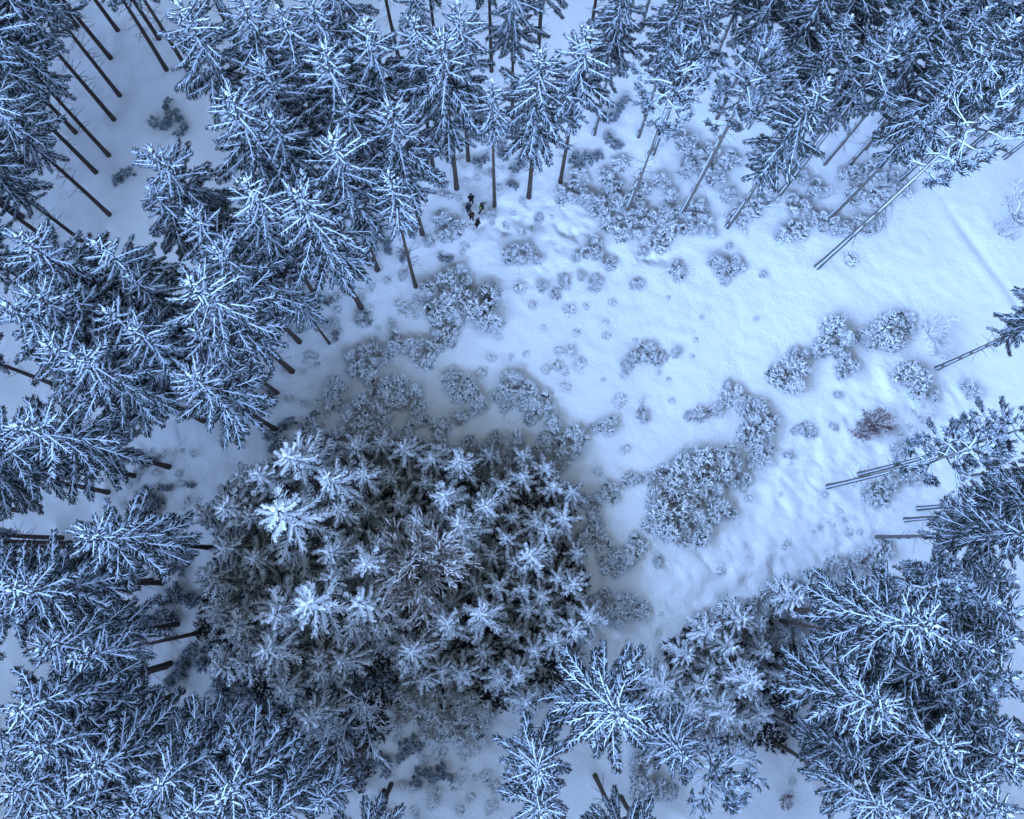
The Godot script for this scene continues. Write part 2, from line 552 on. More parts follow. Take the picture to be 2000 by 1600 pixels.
# Meshes the smooth union of tapered capsules [a, b, ra, rb] with surface nets.
func nets(bones: Array, cell: float, soft: float, st: SurfaceTool, first: int) -> int:
	var lo := Vector3(1e9, 1e9, 1e9)
	var hi := -lo
	for b in bones:
		for e in 2:
			var r: float = b[2 + e] + cell * 3.0
			lo = lo.min(b[e] - Vector3(r, r, r))
			hi = hi.max(b[e] + Vector3(r, r, r))
	var nx := int((hi.x - lo.x) / cell) + 2
	var ny := int((hi.y - lo.y) / cell) + 2
	var nz := int((hi.z - lo.z) / cell) + 2
	var f := PackedFloat32Array()
	f.resize(nx * ny * nz)
	f.fill(9.0)
	for b in bones:
		var a: Vector3 = b[0]
		var ab: Vector3 = b[1] - a
		var ll := maxf(ab.length_squared(), 1e-8)
		var reach: float = maxf(b[2], b[3]) + cell * 2.0 + soft
		var p0: Vector3 = ((a.min(b[1]) - Vector3(reach, reach, reach) - lo) / cell).floor()
		var p1: Vector3 = ((a.max(b[1]) + Vector3(reach, reach, reach) - lo) / cell).ceil()
		for k in range(maxi(0, int(p0.z)), mini(nz - 1, int(p1.z)) + 1):
			for j in range(maxi(0, int(p0.y)), mini(ny - 1, int(p1.y)) + 1):
				for i in range(maxi(0, int(p0.x)), mini(nx - 1, int(p1.x)) + 1):
					var p := lo + Vector3(i, j, k) * cell
					var t := clampf((p - a).dot(ab) / ll, 0.0, 1.0)
					var d: float = p.distance_to(a + ab * t) - lerpf(b[2], b[3], t)
					var at := (k * ny + j) * nx + i
					var o := f[at]
					if o > 8.0:
						f[at] = d
					else:
						var h := maxf(soft - absf(o - d), 0.0) / soft
						f[at] = minf(o, d) - h * h * soft * 0.25
	var ids := {}
	var count := first
	var corner := [0, 1, nx, nx + 1, nx * ny, nx * ny + 1, nx * ny + nx, nx * ny + nx + 1]
	var edges := [[0, 1], [2, 3], [4, 5], [6, 7], [0, 2], [1, 3], [4, 6], [5, 7], [0, 4], [1, 5], [2, 6], [3, 7]]
	var offs := [Vector3(0, 0, 0), Vector3(1, 0, 0), Vector3(0, 1, 0), Vector3(1, 1, 0), Vector3(0, 0, 1), Vector3(1, 0, 1), Vector3(0, 1, 1), Vector3(1, 1, 1)]
	for k in nz - 1:
		for j in ny - 1:
			for i in nx - 1:
				var at := (k * ny + j) * nx + i
				var any := false
				var s0 := f[at] < 0.0
				for c in 8:
					if (f[at + corner[c]] < 0.0) != s0:
						any = true
						break
				if not any:
					continue
				var sum := Vector3.ZERO
				var m := 0
				for e in edges:
					var d0 := f[at + corner[e[0]]]
					var d1 := f[at + corner[e[1]]]
					if (d0 < 0.0) != (d1 < 0.0):
						sum += offs[e[0]].lerp(offs[e[1]], d0 / (d0 - d1))
						m += 1
				st.add_vertex(lo + (Vector3(i, j, k) + sum / m) * cell)
				ids[at] = count
				count += 1
	var step := [1, nx, nx * ny]
	for at in ids:
		for ax in 3:
			var n0 := f[at] < 0.0
			if at + step[ax] >= f.size() or (f[at + step[ax]] < 0.0) == n0:
				continue
			var u: int = step[(ax + 1) % 3]
			var w: int = step[(ax + 2) % 3]
			if not (ids.has(at - u) and ids.has(at - w) and ids.has(at - u - w)):
				continue
			var q := [ids[at], ids[at - u], ids[at - u - w], ids[at - w]]
			if n0:
				q.reverse()
			for x in [0, 1, 2, 0, 2, 3]:
				st.add_index(q[x])
	return count


func skin_of(sets: Array, m: Material) -> ArrayMesh:
	var st := SurfaceTool.new()
	st.begin(Mesh.PRIMITIVE_TRIANGLES)
	st.set_smooth_group(0)
	var n := 0
	for s in sets:
		n = nets(s[0], s[1], s[2], st, n)
	st.generate_normals()
	var mesh := st.commit()
	mesh.surface_set_material(0, m)
	return mesh


# A walker in winter clothes; facing -z before turning. bend leans the trunk, stride parts the legs, crouch lowers the hips.
func person(at: Vector2, turn: float, tall: float, bend: float, stride: float, crouch: float, reach: float, coat: Material, legs: Material, cap: Material, label: String, band: Material = null) -> void:
	var root := Node3D.new()
	root.name = numbered("person")
	add_child(root)
	var s := tall / 1.75
	var hip := Vector3(0, 0.92 - crouch, 0)
	var chest := hip + Vector3(0, 0.46 * cos(bend), -0.46 * sin(bend))
	var neck := hip + Vector3(0, 0.58 * cos(bend), -0.58 * sin(bend))
	var head := neck + Vector3(0, 0.17 * cos(bend * 0.6), -0.04 - 0.17 * sin(bend * 0.6))
	var body := []
	var jacket := []
	var pants := []
	var boots := []
	var hands := []
	body.append([hip, hip + (chest - hip) * 0.45, 0.125, 0.12])
	body.append([hip + (chest - hip) * 0.4, chest, 0.12, 0.135])
	body.append([chest + Vector3(-0.12, 0.03, 0), chest + Vector3(0.12, 0.03, 0), 0.085, 0.085])
	body.append([neck - Vector3(0, 0.05, 0), head, 0.055, 0.055])
	jacket.append([hip + Vector3(0, -0.08, 0), chest, 0.175, 0.18])
	jacket.append([chest + Vector3(-0.15, 0.0, 0), chest + Vector3(0.15, 0.0, 0), 0.115, 0.115])
	jacket.append([chest, neck + Vector3(0, 0.02, 0), 0.12, 0.075])
	for e in [-1.0, 1.0]:
		var sh := chest + Vector3(0.19 * e, 0.03, 0)
		var swing: float = stride * e * 0.6
		var el := sh + Vector3(0.06 * e, -0.27, swing * 0.25 - reach * 0.05)
		var wr := el + Vector3(-0.02 * e, -0.20, -0.12 - reach * 0.15 + swing * 0.2)
		body.append([sh, el, 0.05, 0.042])
		body.append([el, wr, 0.042, 0.03])
		jacket.append([sh, el, 0.085, 0.075])
		jacket.append([el, el.lerp(wr, 0.95), 0.075, 0.058])
		var dir := (wr - el).normalized()
		var across: Vector3 = dir.cross(Vector3.UP).normalized() * e
		hands.append([wr, wr + dir * 0.07, 0.03, 0.034])
		for k in 4:
			var base: Vector3 = wr + dir * 0.085 + across * (k - 1.5) * 0.021
			var len: float = [0.062, 0.072, 0.068, 0.052][k]
			var mid: Vector3 = base + dir * len * 0.55 + Vector3(0, -0.006, 0)
			hands.append([base, mid, 0.0095, 0.009])
			hands.append([mid, mid + dir * len * 0.35 + Vector3(0, -0.022, 0), 0.009, 0.008])
		hands.append([wr + dir * 0.025 - across * 0.03, wr + dir * 0.075 - across * 0.055, 0.011, 0.009])
		var hp := hip + Vector3(0.09 * e, -0.02, 0)
		var foot := Vector3(0.11 * e, 0.075, stride * e * 0.30)
		var kn := (hp + foot) * 0.5 + Vector3(0.02 * e, 0.02, -0.06 - crouch * 0.55)
		body.append([hp, kn, 0.08, 0.055])
		body.append([kn, foot, 0.055, 0.04])
		body.append([foot, foot + Vector3(0, -0.035, -0.14), 0.045, 0.035])
		pants.append([hp, kn, 0.115, 0.085])
		pants.append([kn, foot + Vector3(0, 0.05, 0), 0.085, 0.07])
		boots.append([foot + Vector3(0, 0.08, 0), foot, 0.062, 0.062])
		boots.append([foot + Vector3(0, -0.025, 0.03), foot + Vector3(0, -0.03, -0.17), 0.055, 0.045])
	pants.append([hip + Vector3(0, -0.05, 0), hip + Vector3(0, 0.08, 0), 0.15, 0.14])
	var face := [[head + Vector3(0, 0.03, 0.015), head + Vector3(0, 0.05, 0.0), 0.092, 0.09], [head + Vector3(0, -0.03, -0.03), head + Vector3(0, -0.065, -0.045), 0.065, 0.05], [head + Vector3(0, 0.01, -0.09), head + Vector3(0, -0.018, -0.108), 0.012, 0.016], [head + Vector3(-0.085, 0.015, 0.01), head + Vector3(-0.088, -0.02, 0.005), 0.014, 0.012], [head + Vector3(0.085, 0.015, 0.01), head + Vector3(0.088, -0.02, 0.005), 0.014, 0.012], [head + Vector3(-0.025, -0.052, -0.088), head + Vector3(0.025, -0.052, -0.088), 0.008, 0.008]]
	piece("body", skin_of([[body, 0.022, 0.03], [face, 0.011, 0.02], [hands, 0.006, 0.008]], M.skin), root)
	piece("jacket", skin_of([[jacket, 0.024, 0.05]], coat), root)
	piece("trousers", skin_of([[pants, 0.024, 0.03]], legs), root)
	piece("boots", skin_of([[boots, 0.02, 0.02]], M.cloth_black), root)
	piece("hat", skin_of([[[[head + Vector3(0, 0.075, 0.012), head + Vector3(0, 0.10, 0.02), 0.098, 0.085]], 0.012, 0.02]], cap), root)
	for e in [-1.0, 1.0]:
		var eye := SphereMesh.new()
		eye.radius = 0.012
		eye.height = 0.024
		eye.radial_segments = 8
		eye.rings = 4
		eye.material = M.cloth_black
		piece("eye", eye, root).position = head + Vector3(0.034 * e, 0.022, -0.082)
	if band:
		piece("vest", skin_of([[[[hip + Vector3(0, 0.08, 0), hip.lerp(chest, 0.62), 0.19, 0.198]], 0.024, 0.05]], band), root)
	root.position = Vector3(at.x, ground_y(at.x, at.y), at.y)
	root.rotation.y = turn
	root.scale = Vector3.ONE * s
	tag(root, label, "person", "walkers at the edge of the clearing")


func _ready() -> void:
	rng.seed = 20
	# ---- camera, sky, sun, exposure
	var cam := Camera3D.new()
	cam.name = "camera"
	cam.fov = 56.145
	cam.far = 9000.0
	cam.transform = Transform3D(Basis(Vector3(0.999808, 0.019595, 0.000000), Vector3(-0.003904, 0.199218, -0.979947), Vector3(-0.019202, 0.979759, 0.199256)), Vector3(0, 70, 0))
	add_child(cam)
	var sky_mat := ProceduralSkyMaterial.new()
	sky_mat.sky_top_color = Color(0.49, 0.705, 1.17).linear_to_srgb()
	sky_mat.sky_horizon_color = Color(0.32, 0.455, 0.78).linear_to_srgb()
	sky_mat.sky_curve = 0.35
	sky_mat.sky_energy_multiplier = 3.6
	sky_mat.ground_bottom_color = Color(0.32, 0.455, 0.78).linear_to_srgb()
	sky_mat.ground_horizon_color = Color(0.32, 0.455, 0.78).linear_to_srgb()
	var sky := Sky.new()
	sky.sky_material = sky_mat
	var env := Environment.new()
	env.background_mode = Environment.BG_SKY
	env.sky = sky
	env.tonemap_mode = Environment.TONE_MAPPER_LINEAR
	env.tonemap_exposure = 0.77
	env.sdfgi_enabled = true
	env.ssao_enabled = true
	env.ssil_enabled = true
	env.fog_enabled = false
	env.fog_density = 0.0002
	env.fog_light_color = Color(0.5, 0.75, 1.0)
	var we := WorldEnvironment.new()
	we.name = "world_environment"
	we.environment = env
	add_child(we)
	var sun := DirectionalLight3D.new()
	sun.name = "sun"
	sun.light_energy = 0.18
	sun.light_color = Color(0.70, 0.85, 1.0).linear_to_srgb()
	sun.light_angular_distance = 60.0
	sun.shadow_enabled = true
	sun.rotation = Vector3(deg_to_rad(-80), deg_to_rad(130), 0)
	add_child(sun)

	# ---- materials
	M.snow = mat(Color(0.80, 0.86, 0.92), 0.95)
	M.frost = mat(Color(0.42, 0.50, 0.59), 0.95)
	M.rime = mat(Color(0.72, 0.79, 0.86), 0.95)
	M.snow_ground = mat(Color(0.80, 0.86, 0.92), 0.95)
	var grain := noise_tex(0.03, Color(0.2, 0.2, 0.2), Color(0.8, 0.8, 0.8), 5)
	M.snow_ground.heightmap_enabled = true
	M.snow_ground.heightmap_texture = grain
	M.snow_ground.heightmap_scale = 6.0
	M.needles = mat(Color(0.022, 0.028, 0.028), 0.9)
	M.needles_pale = mat(Color(0.12, 0.14, 0.155), 0.9)
	M.bark = mat(Color(1, 1, 1), 0.95)
	M.bark.albedo_texture = noise_tex(0.05, Color(0.035, 0.028, 0.024), Color(0.085, 0.065, 0.055), 3, 256)
	M.bark.uv1_triplanar = true
	M.bark.uv1_scale = Vector3(0.9, 0.25, 0.9)
	M.bark_grey = mat(Color(1, 1, 1), 0.95)
	M.bark_grey.albedo_texture = noise_tex(0.05, Color(0.05, 0.048, 0.045), Color(0.17, 0.165, 0.16), 4, 256)
	M.bark_grey.uv1_triplanar = true
	M.bark_grey.uv1_scale = Vector3(0.9, 0.2, 0.9)
	M.heather = mat(Color(0.06, 0.066, 0.075), 0.95)
	M.grass = mat(Color(0.09, 0.088, 0.08), 0.95)
	M.red_wood = mat(Color(0.12, 0.062, 0.078), 0.9)
	M.brown_wood = mat(Color(0.42, 0.37, 0.33), 0.9)
	M.grey_wood = mat(Color(0.16, 0.16, 0.17), 0.9)
	M.skin = mat(Color(0.45, 0.30, 0.24), 0.6)
	M.cloth_black = mat(Color(0.012, 0.012, 0.014), 0.9)
	M.cloth_navy = mat(Color(0.014, 0.022, 0.036), 0.9)
	M.cloth_brown = mat(Color(0.028, 0.012, 0.012), 0.9)
	M.cloth_lime = mat(Color(0.20, 0.27, 0.07), 0.8)

	hill.seed = 7
	hill.frequency = 0.03
	hill.fractal_octaves = 3
	lump.seed = 11
	lump.frequency = 0.35
	lump.fractal_octaves = 3
	pit.seed = 31
	pit.frequency = 0.75
	pit.fractal_octaves = 2
	build_ground()

	# ---- plant models, each built once
	fill_pool()
	var wide := {"h": 22.0, "r": 0.235, "bark": M.bark, "crown": 12.5, "R": 4.0, "kind": "spruce", "up": 36.0, "down": -16.0, "gap": 0.19, "parts": 46}
	protos.wide = [conifer(wide), conifer(wide), conifer(wide)]
	var mid := {"h": 22.0, "r": 0.2, "bark": M.bark, "crown": 11.0, "R": 3.2, "kind": "spruce", "up": 34.0, "down": -18.0, "gap": 0.19, "parts": 40}
	protos.mid = [conifer(mid), conifer(mid)]
	var slim := {"h": 22.0, "r": 0.2, "bark": M.bark, "crown": 9.5, "R": 1.9, "kind": "spruce", "up": 30.0, "down": -20.0, "gap": 0.16, "parts": 34}
	protos.slim = [conifer(slim), conifer(slim)]
	var away := {"h": 22.0, "r": 0.24, "bark": M.bark, "crown": 14.0, "R": 3.9, "kind": "coarse", "up": 34.0, "down": -16.0, "gap": 0.13, "parts": 0}
	protos.far = [conifer(away), conifer(away)]
	var high := {"h": 22.0, "r": 0.22, "bark": M.bark, "crown": 11.5, "R": 3.5, "kind": "spruce", "up": 34.0, "down": -14.0, "gap": 0.16, "parts": 40}
	protos.high = [conifer(high), conifer(high)]
	var dark := {"h": 22.0, "r": 0.21, "bark": M.bark_grey, "windward": true, "crown": 12.5, "R": 2.8, "kind": "grey", "up": 30.0, "down": -16.0, "gap": 0.15, "parts": 46}
	protos.dark = [conifer(dark), conifer(dark), conifer(dark)]
	var pine := {"h": 22.0, "r": 0.21, "bark": M.bark_grey, "windward": true, "crown": 8.0, "R": 2.9, "kind": "pine", "up": 50.0, "down": 0.0, "gap": 0.30, "parts": 24, "full": 0.3, "least": 1.4, "start": 0.6}
	protos.pine = [conifer(pine), conifer(pine), conifer(pine)]
	var fir := {"h": 7.2, "r": 0.12, "bark": M.bark, "crown": 6.4, "R": 2.3, "kind": "young", "up": 26.0, "down": -12.0, "uneven": 0.5, "gap": 0.085, "parts": 30, "stubs": 0, "full": 0.75}
	protos.fir = [conifer(fir), conifer(fir), conifer(fir), conifer(fir)]
	var small := {"h": 3.4, "r": 0.07, "bark": M.bark, "crown": 3.1, "R": 1.5, "kind": "young", "up": 34.0, "down": -5.0, "uneven": 0.5, "gap": 0.058, "parts": 20, "stubs": 0, "full": 0.8, "least": 0.35, "start": 0.2}
	protos.small = [conifer(small), conifer(small), conifer(small), conifer(small), conifer(small), conifer(small)]
	protos.bush = [bush(1.0, 0.70, 90, 0.86, 0.3, 1.0), bush(1.0, 0.78, 90, 0.86, 0.3, 1.0), bush(1.0, 0.62, 90, 0.86, 0.3, 1.0), bush(1.0, 0.70, 90, 0.86, 0.3, 1.0)]
	protos.big_bush = [bush(2.0, 1.27, 360, 0.86, 0.34, 1.0), bush(2.0, 1.50, 360, 0.86, 0.34, 1.0), bush(2.0, 1.20, 360, 0.86, 0.34, 1.0)]
	protos.scrub = [bush(1.0, 0.6, 50, 0.5, 0.26, 0.8), bush(1.0, 0.6, 50, 0.5, 0.26, 0.8)]
	protos.red = [bare(1.5, 1.0, 15, 4, M.red_wood, 0.08)]
	protos.brown = [bare(3.2, 0.38, 16, 5, M.brown_wood, 0.35, 1.6)]
	protos.birch = [bare(6.0, 0.45, 4, 5, M.grey_wood, 0.7, 1.2)]
	protos.twiggy = [bare(1.6, 0.8, 6, 4, M.grey_wood, 0.5), bare(1.6, 0.8, 6, 4, M.grey_wood, 0.4)]
	protos.tussock = []
	for i in 5:
		var o := MeshInstance3D.new()
		o.mesh = tussock(0.35)
		protos.tussock.append(o)

	# ---- the forest beyond the frame, as one mass
	var far: Array = []
	far.append_array([Vector2(-6.2, -62.4), Vector2(82.7, 56.6), Vector2(-54.9, -64.5), Vector2(67.1, -72.8), Vector2(70.8, -54.4), Vector2(-26.7, -78.5), Vector2(-31.3, 57.0), Vector2(-23.5, 34.6), Vector2(81.0, 12.8), Vector2(-53.7, -28.1), Vector2(-56.6, -56.3), Vector2(-28.1, -69.3)])
	far.append_array([Vector2(-60.8, -77.3), Vector2(-10.4, -83.4), Vector2(60.5, 51.5), Vector2(73.0, -59.7), Vector2(72.9, -21.9), Vector2(65.4, -23.1), Vector2(65.2, 14.7), Vector2(-12.1, -90.2), Vector2(-84.1, -22.5), Vector2(66.7, 52.7), Vector2(17.5, 59.9), Vector2(-0.8, 50.6)])
	far.append_array([Vector2(84.9, 59.4), Vector2(76.6, -88.2), Vector2(-72.6, -42.4), Vector2(55.6, -8.5), Vector2(-41.3, -79.4), Vector2(-42.5, -75.3), Vector2(-60.6, 20.5), Vector2(-52.2, -69.1), Vector2(20.4, -74.8), Vector2(56.7, 5.8), Vector2(-18.4, 46.4), Vector2(-10.9, 28.9)])
	far.append_array([Vector2(22.2, -82.2), Vector2(-49.2, -5.4), Vector2(72.2, -0.7), Vector2(1.3, -70.1), Vector2(-18.4, -84.9), Vector2(26.6, 39.4), Vector2(67.8, -2.4), Vector2(9.4, -67.6), Vector2(64.3, -37.2), Vector2(-43.0, 48.0), Vector2(-60.3, 10.6), Vector2(-55.1, 53.4)])
	far.append_array([Vector2(-78.4, -72.9), Vector2(-51.8, 25.3), Vector2(81.9, -62.8), Vector2(84.6, -2.5), Vector2(67.1, 7.8), Vector2(-62.6, -26.5), Vector2(34.9, -71.3), Vector2(-70.0, 58.6), Vector2(72.0, 5.9), Vector2(-74.2, 13.7), Vector2(83.1, 26.3), Vector2(22.5, 48.6)])
	far.append_array([Vector2(-0.1, -83.4), Vector2(-60.3, 52.6), Vector2(35.6, 50.0), Vector2(44.8, 26.1), Vector2(-5.3, 54.2), Vector2(51.3, -74.0), Vector2(29.0, 32.1), Vector2(-26.4, 42.8), Vector2(74.9, -84.1), Vector2(61.1, 2.8), Vector2(66.0, -56.4), Vector2(-54.0, 29.5)])
	far.append_array([Vector2(66.9, -18.8), Vector2(29.6, 57.7), Vector2(5.8, 54.7), Vector2(-21.1, 26.1), Vector2(-19.1, 32.7), Vector2(-34.5, -68.4), Vector2(-29.0, -75.5), Vector2(63.7, 59.3), Vector2(64.9, 36.9), Vector2(-0.4, -74.5), Vector2(-64.7, -72.6), Vector2(70.6, 54.0)])
	far.append_array([Vector2(62.9, -29.3), Vector2(-22.4, 53.6), Vector2(-78.7, -51.3), Vector2(63.0, -68.4), Vector2(-67.3, -92.3), Vector2(-15.7, -88.7), Vector2(76.8, 18.6), Vector2(-68.4, -63.5), Vector2(-60.3, 32.5), Vector2(-50.8, -73.6), Vector2(42.0, 31.4), Vector2(-9.4, 58.8)])
	far.append_array([Vector2(-43.3, -64.3), Vector2(-10.6, -68.5), Vector2(72.2, -6.5), Vector2(58.1, -18.8), Vector2(-63.7, -60.0), Vector2(60.6, -3.7), Vector2(47.9, 59.2), Vector2(72.2, -13.4), Vector2(-79.5, 4.4), Vector2(83.9, 2.0), Vector2(-2.0, 45.0), Vector2(65.8, 26.2)])
	far.append_array([Vector2(-51.4, -19.0), Vector2(-39.7, -63.3), Vector2(76.5, -59.2), Vector2(53.6, 34.3), Vector2(-54.9, 5.0), Vector2(16.9, -69.7), Vector2(26.8, 26.2), Vector2(12.5, -94.7), Vector2(-72.7, -83.6), Vector2(77.8, 10.9), Vector2(80.0, 52.9), Vector2(14.5, -86.2)])
	far.append_array([Vector2(37.8, -77.0), Vector2(-73.0, -27.6), Vector2(-44.6, -67.8), Vector2(-81.2, 55.9), Vector2(-75.6, 43.4), Vector2(-13.6, -76.3), Vector2(-75.5, -10.9), Vector2(-83.8, -48.7), Vector2(35.9, 35.9), Vector2(-54.7, -32.0), Vector2(76.1, -46.2), Vector2(-64.9, -56.7)])
	far.append_array([Vector2(62.1, -41.6), Vector2(28.1, 50.4), Vector2(20.7, -64.4), Vector2(1.5, 30.7), Vector2(1.2, -65.0), Vector2(-2.6, -90.0), Vector2(-82.4, -75.4), Vector2(-6.7, 23.6), Vector2(52.0, 54.8), Vector2(-61.4, 27.9), Vector2(-61.5, 45.9), Vector2(-78.5, -5.1)])
	far.append_array([Vector2(54.8, 38.4), Vector2(-28.8, -88.5), Vector2(5.3, -64.4), Vector2(56.3, -21.6), Vector2(41.2, 35.5), Vector2(50.8, 47.7), Vector2(-79.1, -89.9), Vector2(-5.1, -82.6), Vector2(-44.0, 25.2), Vector2(13.9, 47.9), Vector2(19.9, 24.8), Vector2(79.4, 5.9)])
	far.append_array([Vector2(58.6, 34.2), Vector2(56.7, 17.1), Vector2(-17.1, -65.7), Vector2(74.3, -3.6), Vector2(-61.4, -3.7), Vector2(82.8, -43.4), Vector2(-80.3, 18.5), Vector2(-14.9, 32.2), Vector2(57.0, -91.0), Vector2(-40.1, -90.5), Vector2(82.4, -78.2), Vector2(-33.1, 43.8)])
	far.append_array([Vector2(-69.0, -37.4), Vector2(-74.5, -32.4), Vector2(-5.7, -69.0), Vector2(-34.6, -83.0), Vector2(-76.0, -41.5), Vector2(79.6, -31.8), Vector2(-22.7, -86.2), Vector2(-71.2, 46.2), Vector2(-56.7, -48.2), Vector2(-46.6, -62.7), Vector2(-79.7, -23.4), Vector2(46.9, -84.0)])
	far.append_array([Vector2(63.7, -12.3), Vector2(-60.9, 16.2), Vector2(-73.1, 25.2), Vector2(-58.5, -10.3), Vector2(-51.3, -14.1), Vector2(-73.1, -48.6), Vector2(-64.5, 43.5), Vector2(-17.2, 35.4), Vector2(41.9, 44.9), Vector2(31.0, 35.0), Vector2(70.6, 33.7), Vector2(25.0, 29.6)])
	far.append_array([Vector2(-57.3, 50.1), Vector2(-48.9, 36.1), Vector2(64.2, -46.0), Vector2(-50.4, 13.3), Vector2(50.5, 36.5), Vector2(11.3, 29.2), Vector2(50.5, 42.8), Vector2(-13.8, 44.3), Vector2(-78.5, 45.5), Vector2(-53.8, 21.7), Vector2(63.9, -59.7), Vector2(-32.2, 35.7)])
	far.append_array([Vector2(-36.9, 25.8), Vector2(-14.9, -72.3), Vector2(78.5, -72.1), Vector2(-25.4, -90.9), Vector2(-48.7, -92.9), Vector2(77.1, -24.2), Vector2(-42.6, -87.7), Vector2(10.1, -88.5), Vector2(71.9, 48.9), Vector2(37.9, -66.9), Vector2(-76.7, 48.3), Vector2(-67.0, -1.4)])
	far.append_array([Vector2(70.6, -50.3), Vector2(-70.3, 39.6), Vector2(57.2, -65.7), Vector2(39.1, 48.1), Vector2(-18.0, 56.8), Vector2(83.9, 29.7), Vector2(1.1, 43.4), Vector2(63.7, -16.8), Vector2(-62.6, -0.1), Vector2(-62.1, -43.1), Vector2(80.9, -16.4), Vector2(50.3, 33.0)])
	far.append_array([Vector2(74.5, -91.8), Vector2(-63.9, 40.2), Vector2(-0.8, -93.3), Vector2(84.4, -82.8), Vector2(74.4, 11.6), Vector2(47.2, -78.4), Vector2(-68.8, 2.6), Vector2(-77.1, 40.6), Vector2(-52.2, -22.6), Vector2(-59.6, -61.1), Vector2(-51.8, -78.5), Vector2(56.6, -5.3)])
	far.append_array([Vector2(-49.7, 41.8), Vector2(-65.2, 4.2), Vector2(-44.7, -71.8), Vector2(-68.0, -17.1), Vector2(-50.3, 48.9), Vector2(42.0, -89.0), Vector2(-78.4, 27.9), Vector2(80.5, -2.6), Vector2(81.3, -21.8), Vector2(1.5, -89.6), Vector2(76.7, -81.4), Vector2(-55.4, -40.7)])
	far.append_array([Vector2(-34.0, -93.6), Vector2(76.2, 40.0), Vector2(32.8, 27.3), Vector2(70.7, -30.8), Vector2(35.3, -84.4), Vector2(79.1, -42.1), Vector2(56.7, 57.4), Vector2(-66.8, -83.5), Vector2(-79.8, 34.9), Vector2(-60.7, -16.4), Vector2(68.0, 19.7), Vector2(-56.8, 1.3)])
	far.append_array([Vector2(16.7, 50.4), Vector2(81.8, 42.9), Vector2(-71.0, 33.4), Vector2(-80.1, -64.6), Vector2(-8.3, 36.1), Vector2(-26.5, 53.5), Vector2(65.4, -76.2), Vector2(61.3, -54.7), Vector2(13.6, 55.4), Vector2(-52.8, -36.2), Vector2(-67.9, 26.2), Vector2(53.2, -94.1)])
	far.append_array([Vector2(5.7, 31.1), Vector2(-33.4, -88.4), Vector2(-57.9, -89.1), Vector2(80.9, -39.2), Vector2(78.2, 25.9), Vector2(61.8, -79.9), Vector2(82.7, 6.2), Vector2(-9.3, 52.8), Vector2(-61.0, -12.9), Vector2(34.1, -66.6), Vector2(-64.5, -49.0), Vector2(30.7, 41.6)])
	far.append_array([Vector2(84.7, -52.2), Vector2(-61.9, -63.7), Vector2(-41.4, 56.2), Vector2(55.4, 48.6), Vector2(63.2, 19.4), Vector2(85.0, -58.4), Vector2(44.5, 38.9), Vector2(80.9, -55.8), Vector2(-56.5, -92.4), Vector2(-9.8, 41.2), Vector2(75.3, -70.2), Vector2(-59.9, 57.5)])
	far.append_array([Vector2(-51.2, 10.1), Vector2(24.2, -70.6), Vector2(23.5, -91.0), Vector2(-19.9, -92.0), Vector2(-65.8, -37.9), Vector2(-55.3, -78.2), Vector2(-36.9, 39.3), Vector2(-81.3, -95.0), Vector2(-34.4, 50.7), Vector2(77.2, 22.0), Vector2(-61.2, -72.4), Vector2(-67.3, -34.6)])
	far.append_array([Vector2(66.5, 32.4), Vector2(-40.8, 32.6), Vector2(47.9, -65.8), Vector2(-83.5, -27.0), Vector2(64.9, 3.4), Vector2(84.8, -89.0), Vector2(-44.5, 39.2), Vector2(68.3, -21.7), Vector2(-64.6, -68.1), Vector2(59.6, 28.8), Vector2(-74.6, -3.6), Vector2(27.6, -75.4)])
	far.append_array([Vector2(-67.7, -43.3), Vector2(73.8, -26.8), Vector2(85.0, -69.2), Vector2(-64.3, -77.3), Vector2(-56.2, 32.1), Vector2(6.4, 38.1), Vector2(82.7, -26.8), Vector2(-55.0, 43.9), Vector2(58.6, -75.7), Vector2(47.2, -73.4), Vector2(59.0, -11.5), Vector2(-7.3, -88.3)])
	far.append_array([Vector2(33.7, -89.4), Vector2(-12.6, 53.4), Vector2(-44.6, -77.8), Vector2(-52.9, -0.4), Vector2(49.4, 28.8), Vector2(31.2, -79.6), Vector2(-14.6, 24.9), Vector2(82.6, 36.1), Vector2(66.8, 57.4), Vector2(57.1, -41.4), Vector2(18.6, -80.1), Vector2(20.3, 36.2)])
	far.append_array([Vector2(-82.0, -16.9), Vector2(79.8, -91.2), Vector2(78.7, -61.8), Vector2(-4.3, 39.3), Vector2(-47.5, 59.9), Vector2(8.7, 45.9), Vector2(84.0, -75.2), Vector2(61.0, 23.0), Vector2(-75.1, 34.7), Vector2(-65.9, 30.6), Vector2(-70.9, -77.8), Vector2(40.2, 57.9)])
	far.append_array([Vector2(-58.1, -82.2), Vector2(-82.5, 46.3), Vector2(-55.7, 40.0), Vector2(76.0, -30.0), Vector2(4.8, -83.7), Vector2(-52.4, -83.2), Vector2(-84.9, 12.4), Vector2(-73.8, 4.1), Vector2(-42.1, 41.8), Vector2(-69.3, -52.8), Vector2(-3.1, -78.0), Vector2(-72.5, -70.1)])
	far.append_array([Vector2(2.7, 49.2), Vector2(74.5, -33.1), Vector2(-33.0, -65.3), Vector2(40.7, 39.5), Vector2(70.8, -79.6), Vector2(-56.6, -44.5), Vector2(66.6, -90.5), Vector2(66.1, -32.0), Vector2(41.9, -66.6), Vector2(54.1, -71.2), Vector2(-84.1, 30.1), Vector2(69.6, 12.7)])
	far.append_array([Vector2(45.8, 45.0), Vector2(14.1, 37.3), Vector2(79.1, 36.8), Vector2(28.4, -81.3), Vector2(7.0, 27.6), Vector2(-21.4, 42.5), Vector2(-57.6, 27.5), Vector2(-72.5, -65.7), Vector2(77.9, 59.0), Vector2(-49.2, 17.0), Vector2(25.9, 59.4), Vector2(66.9, -50.7)])
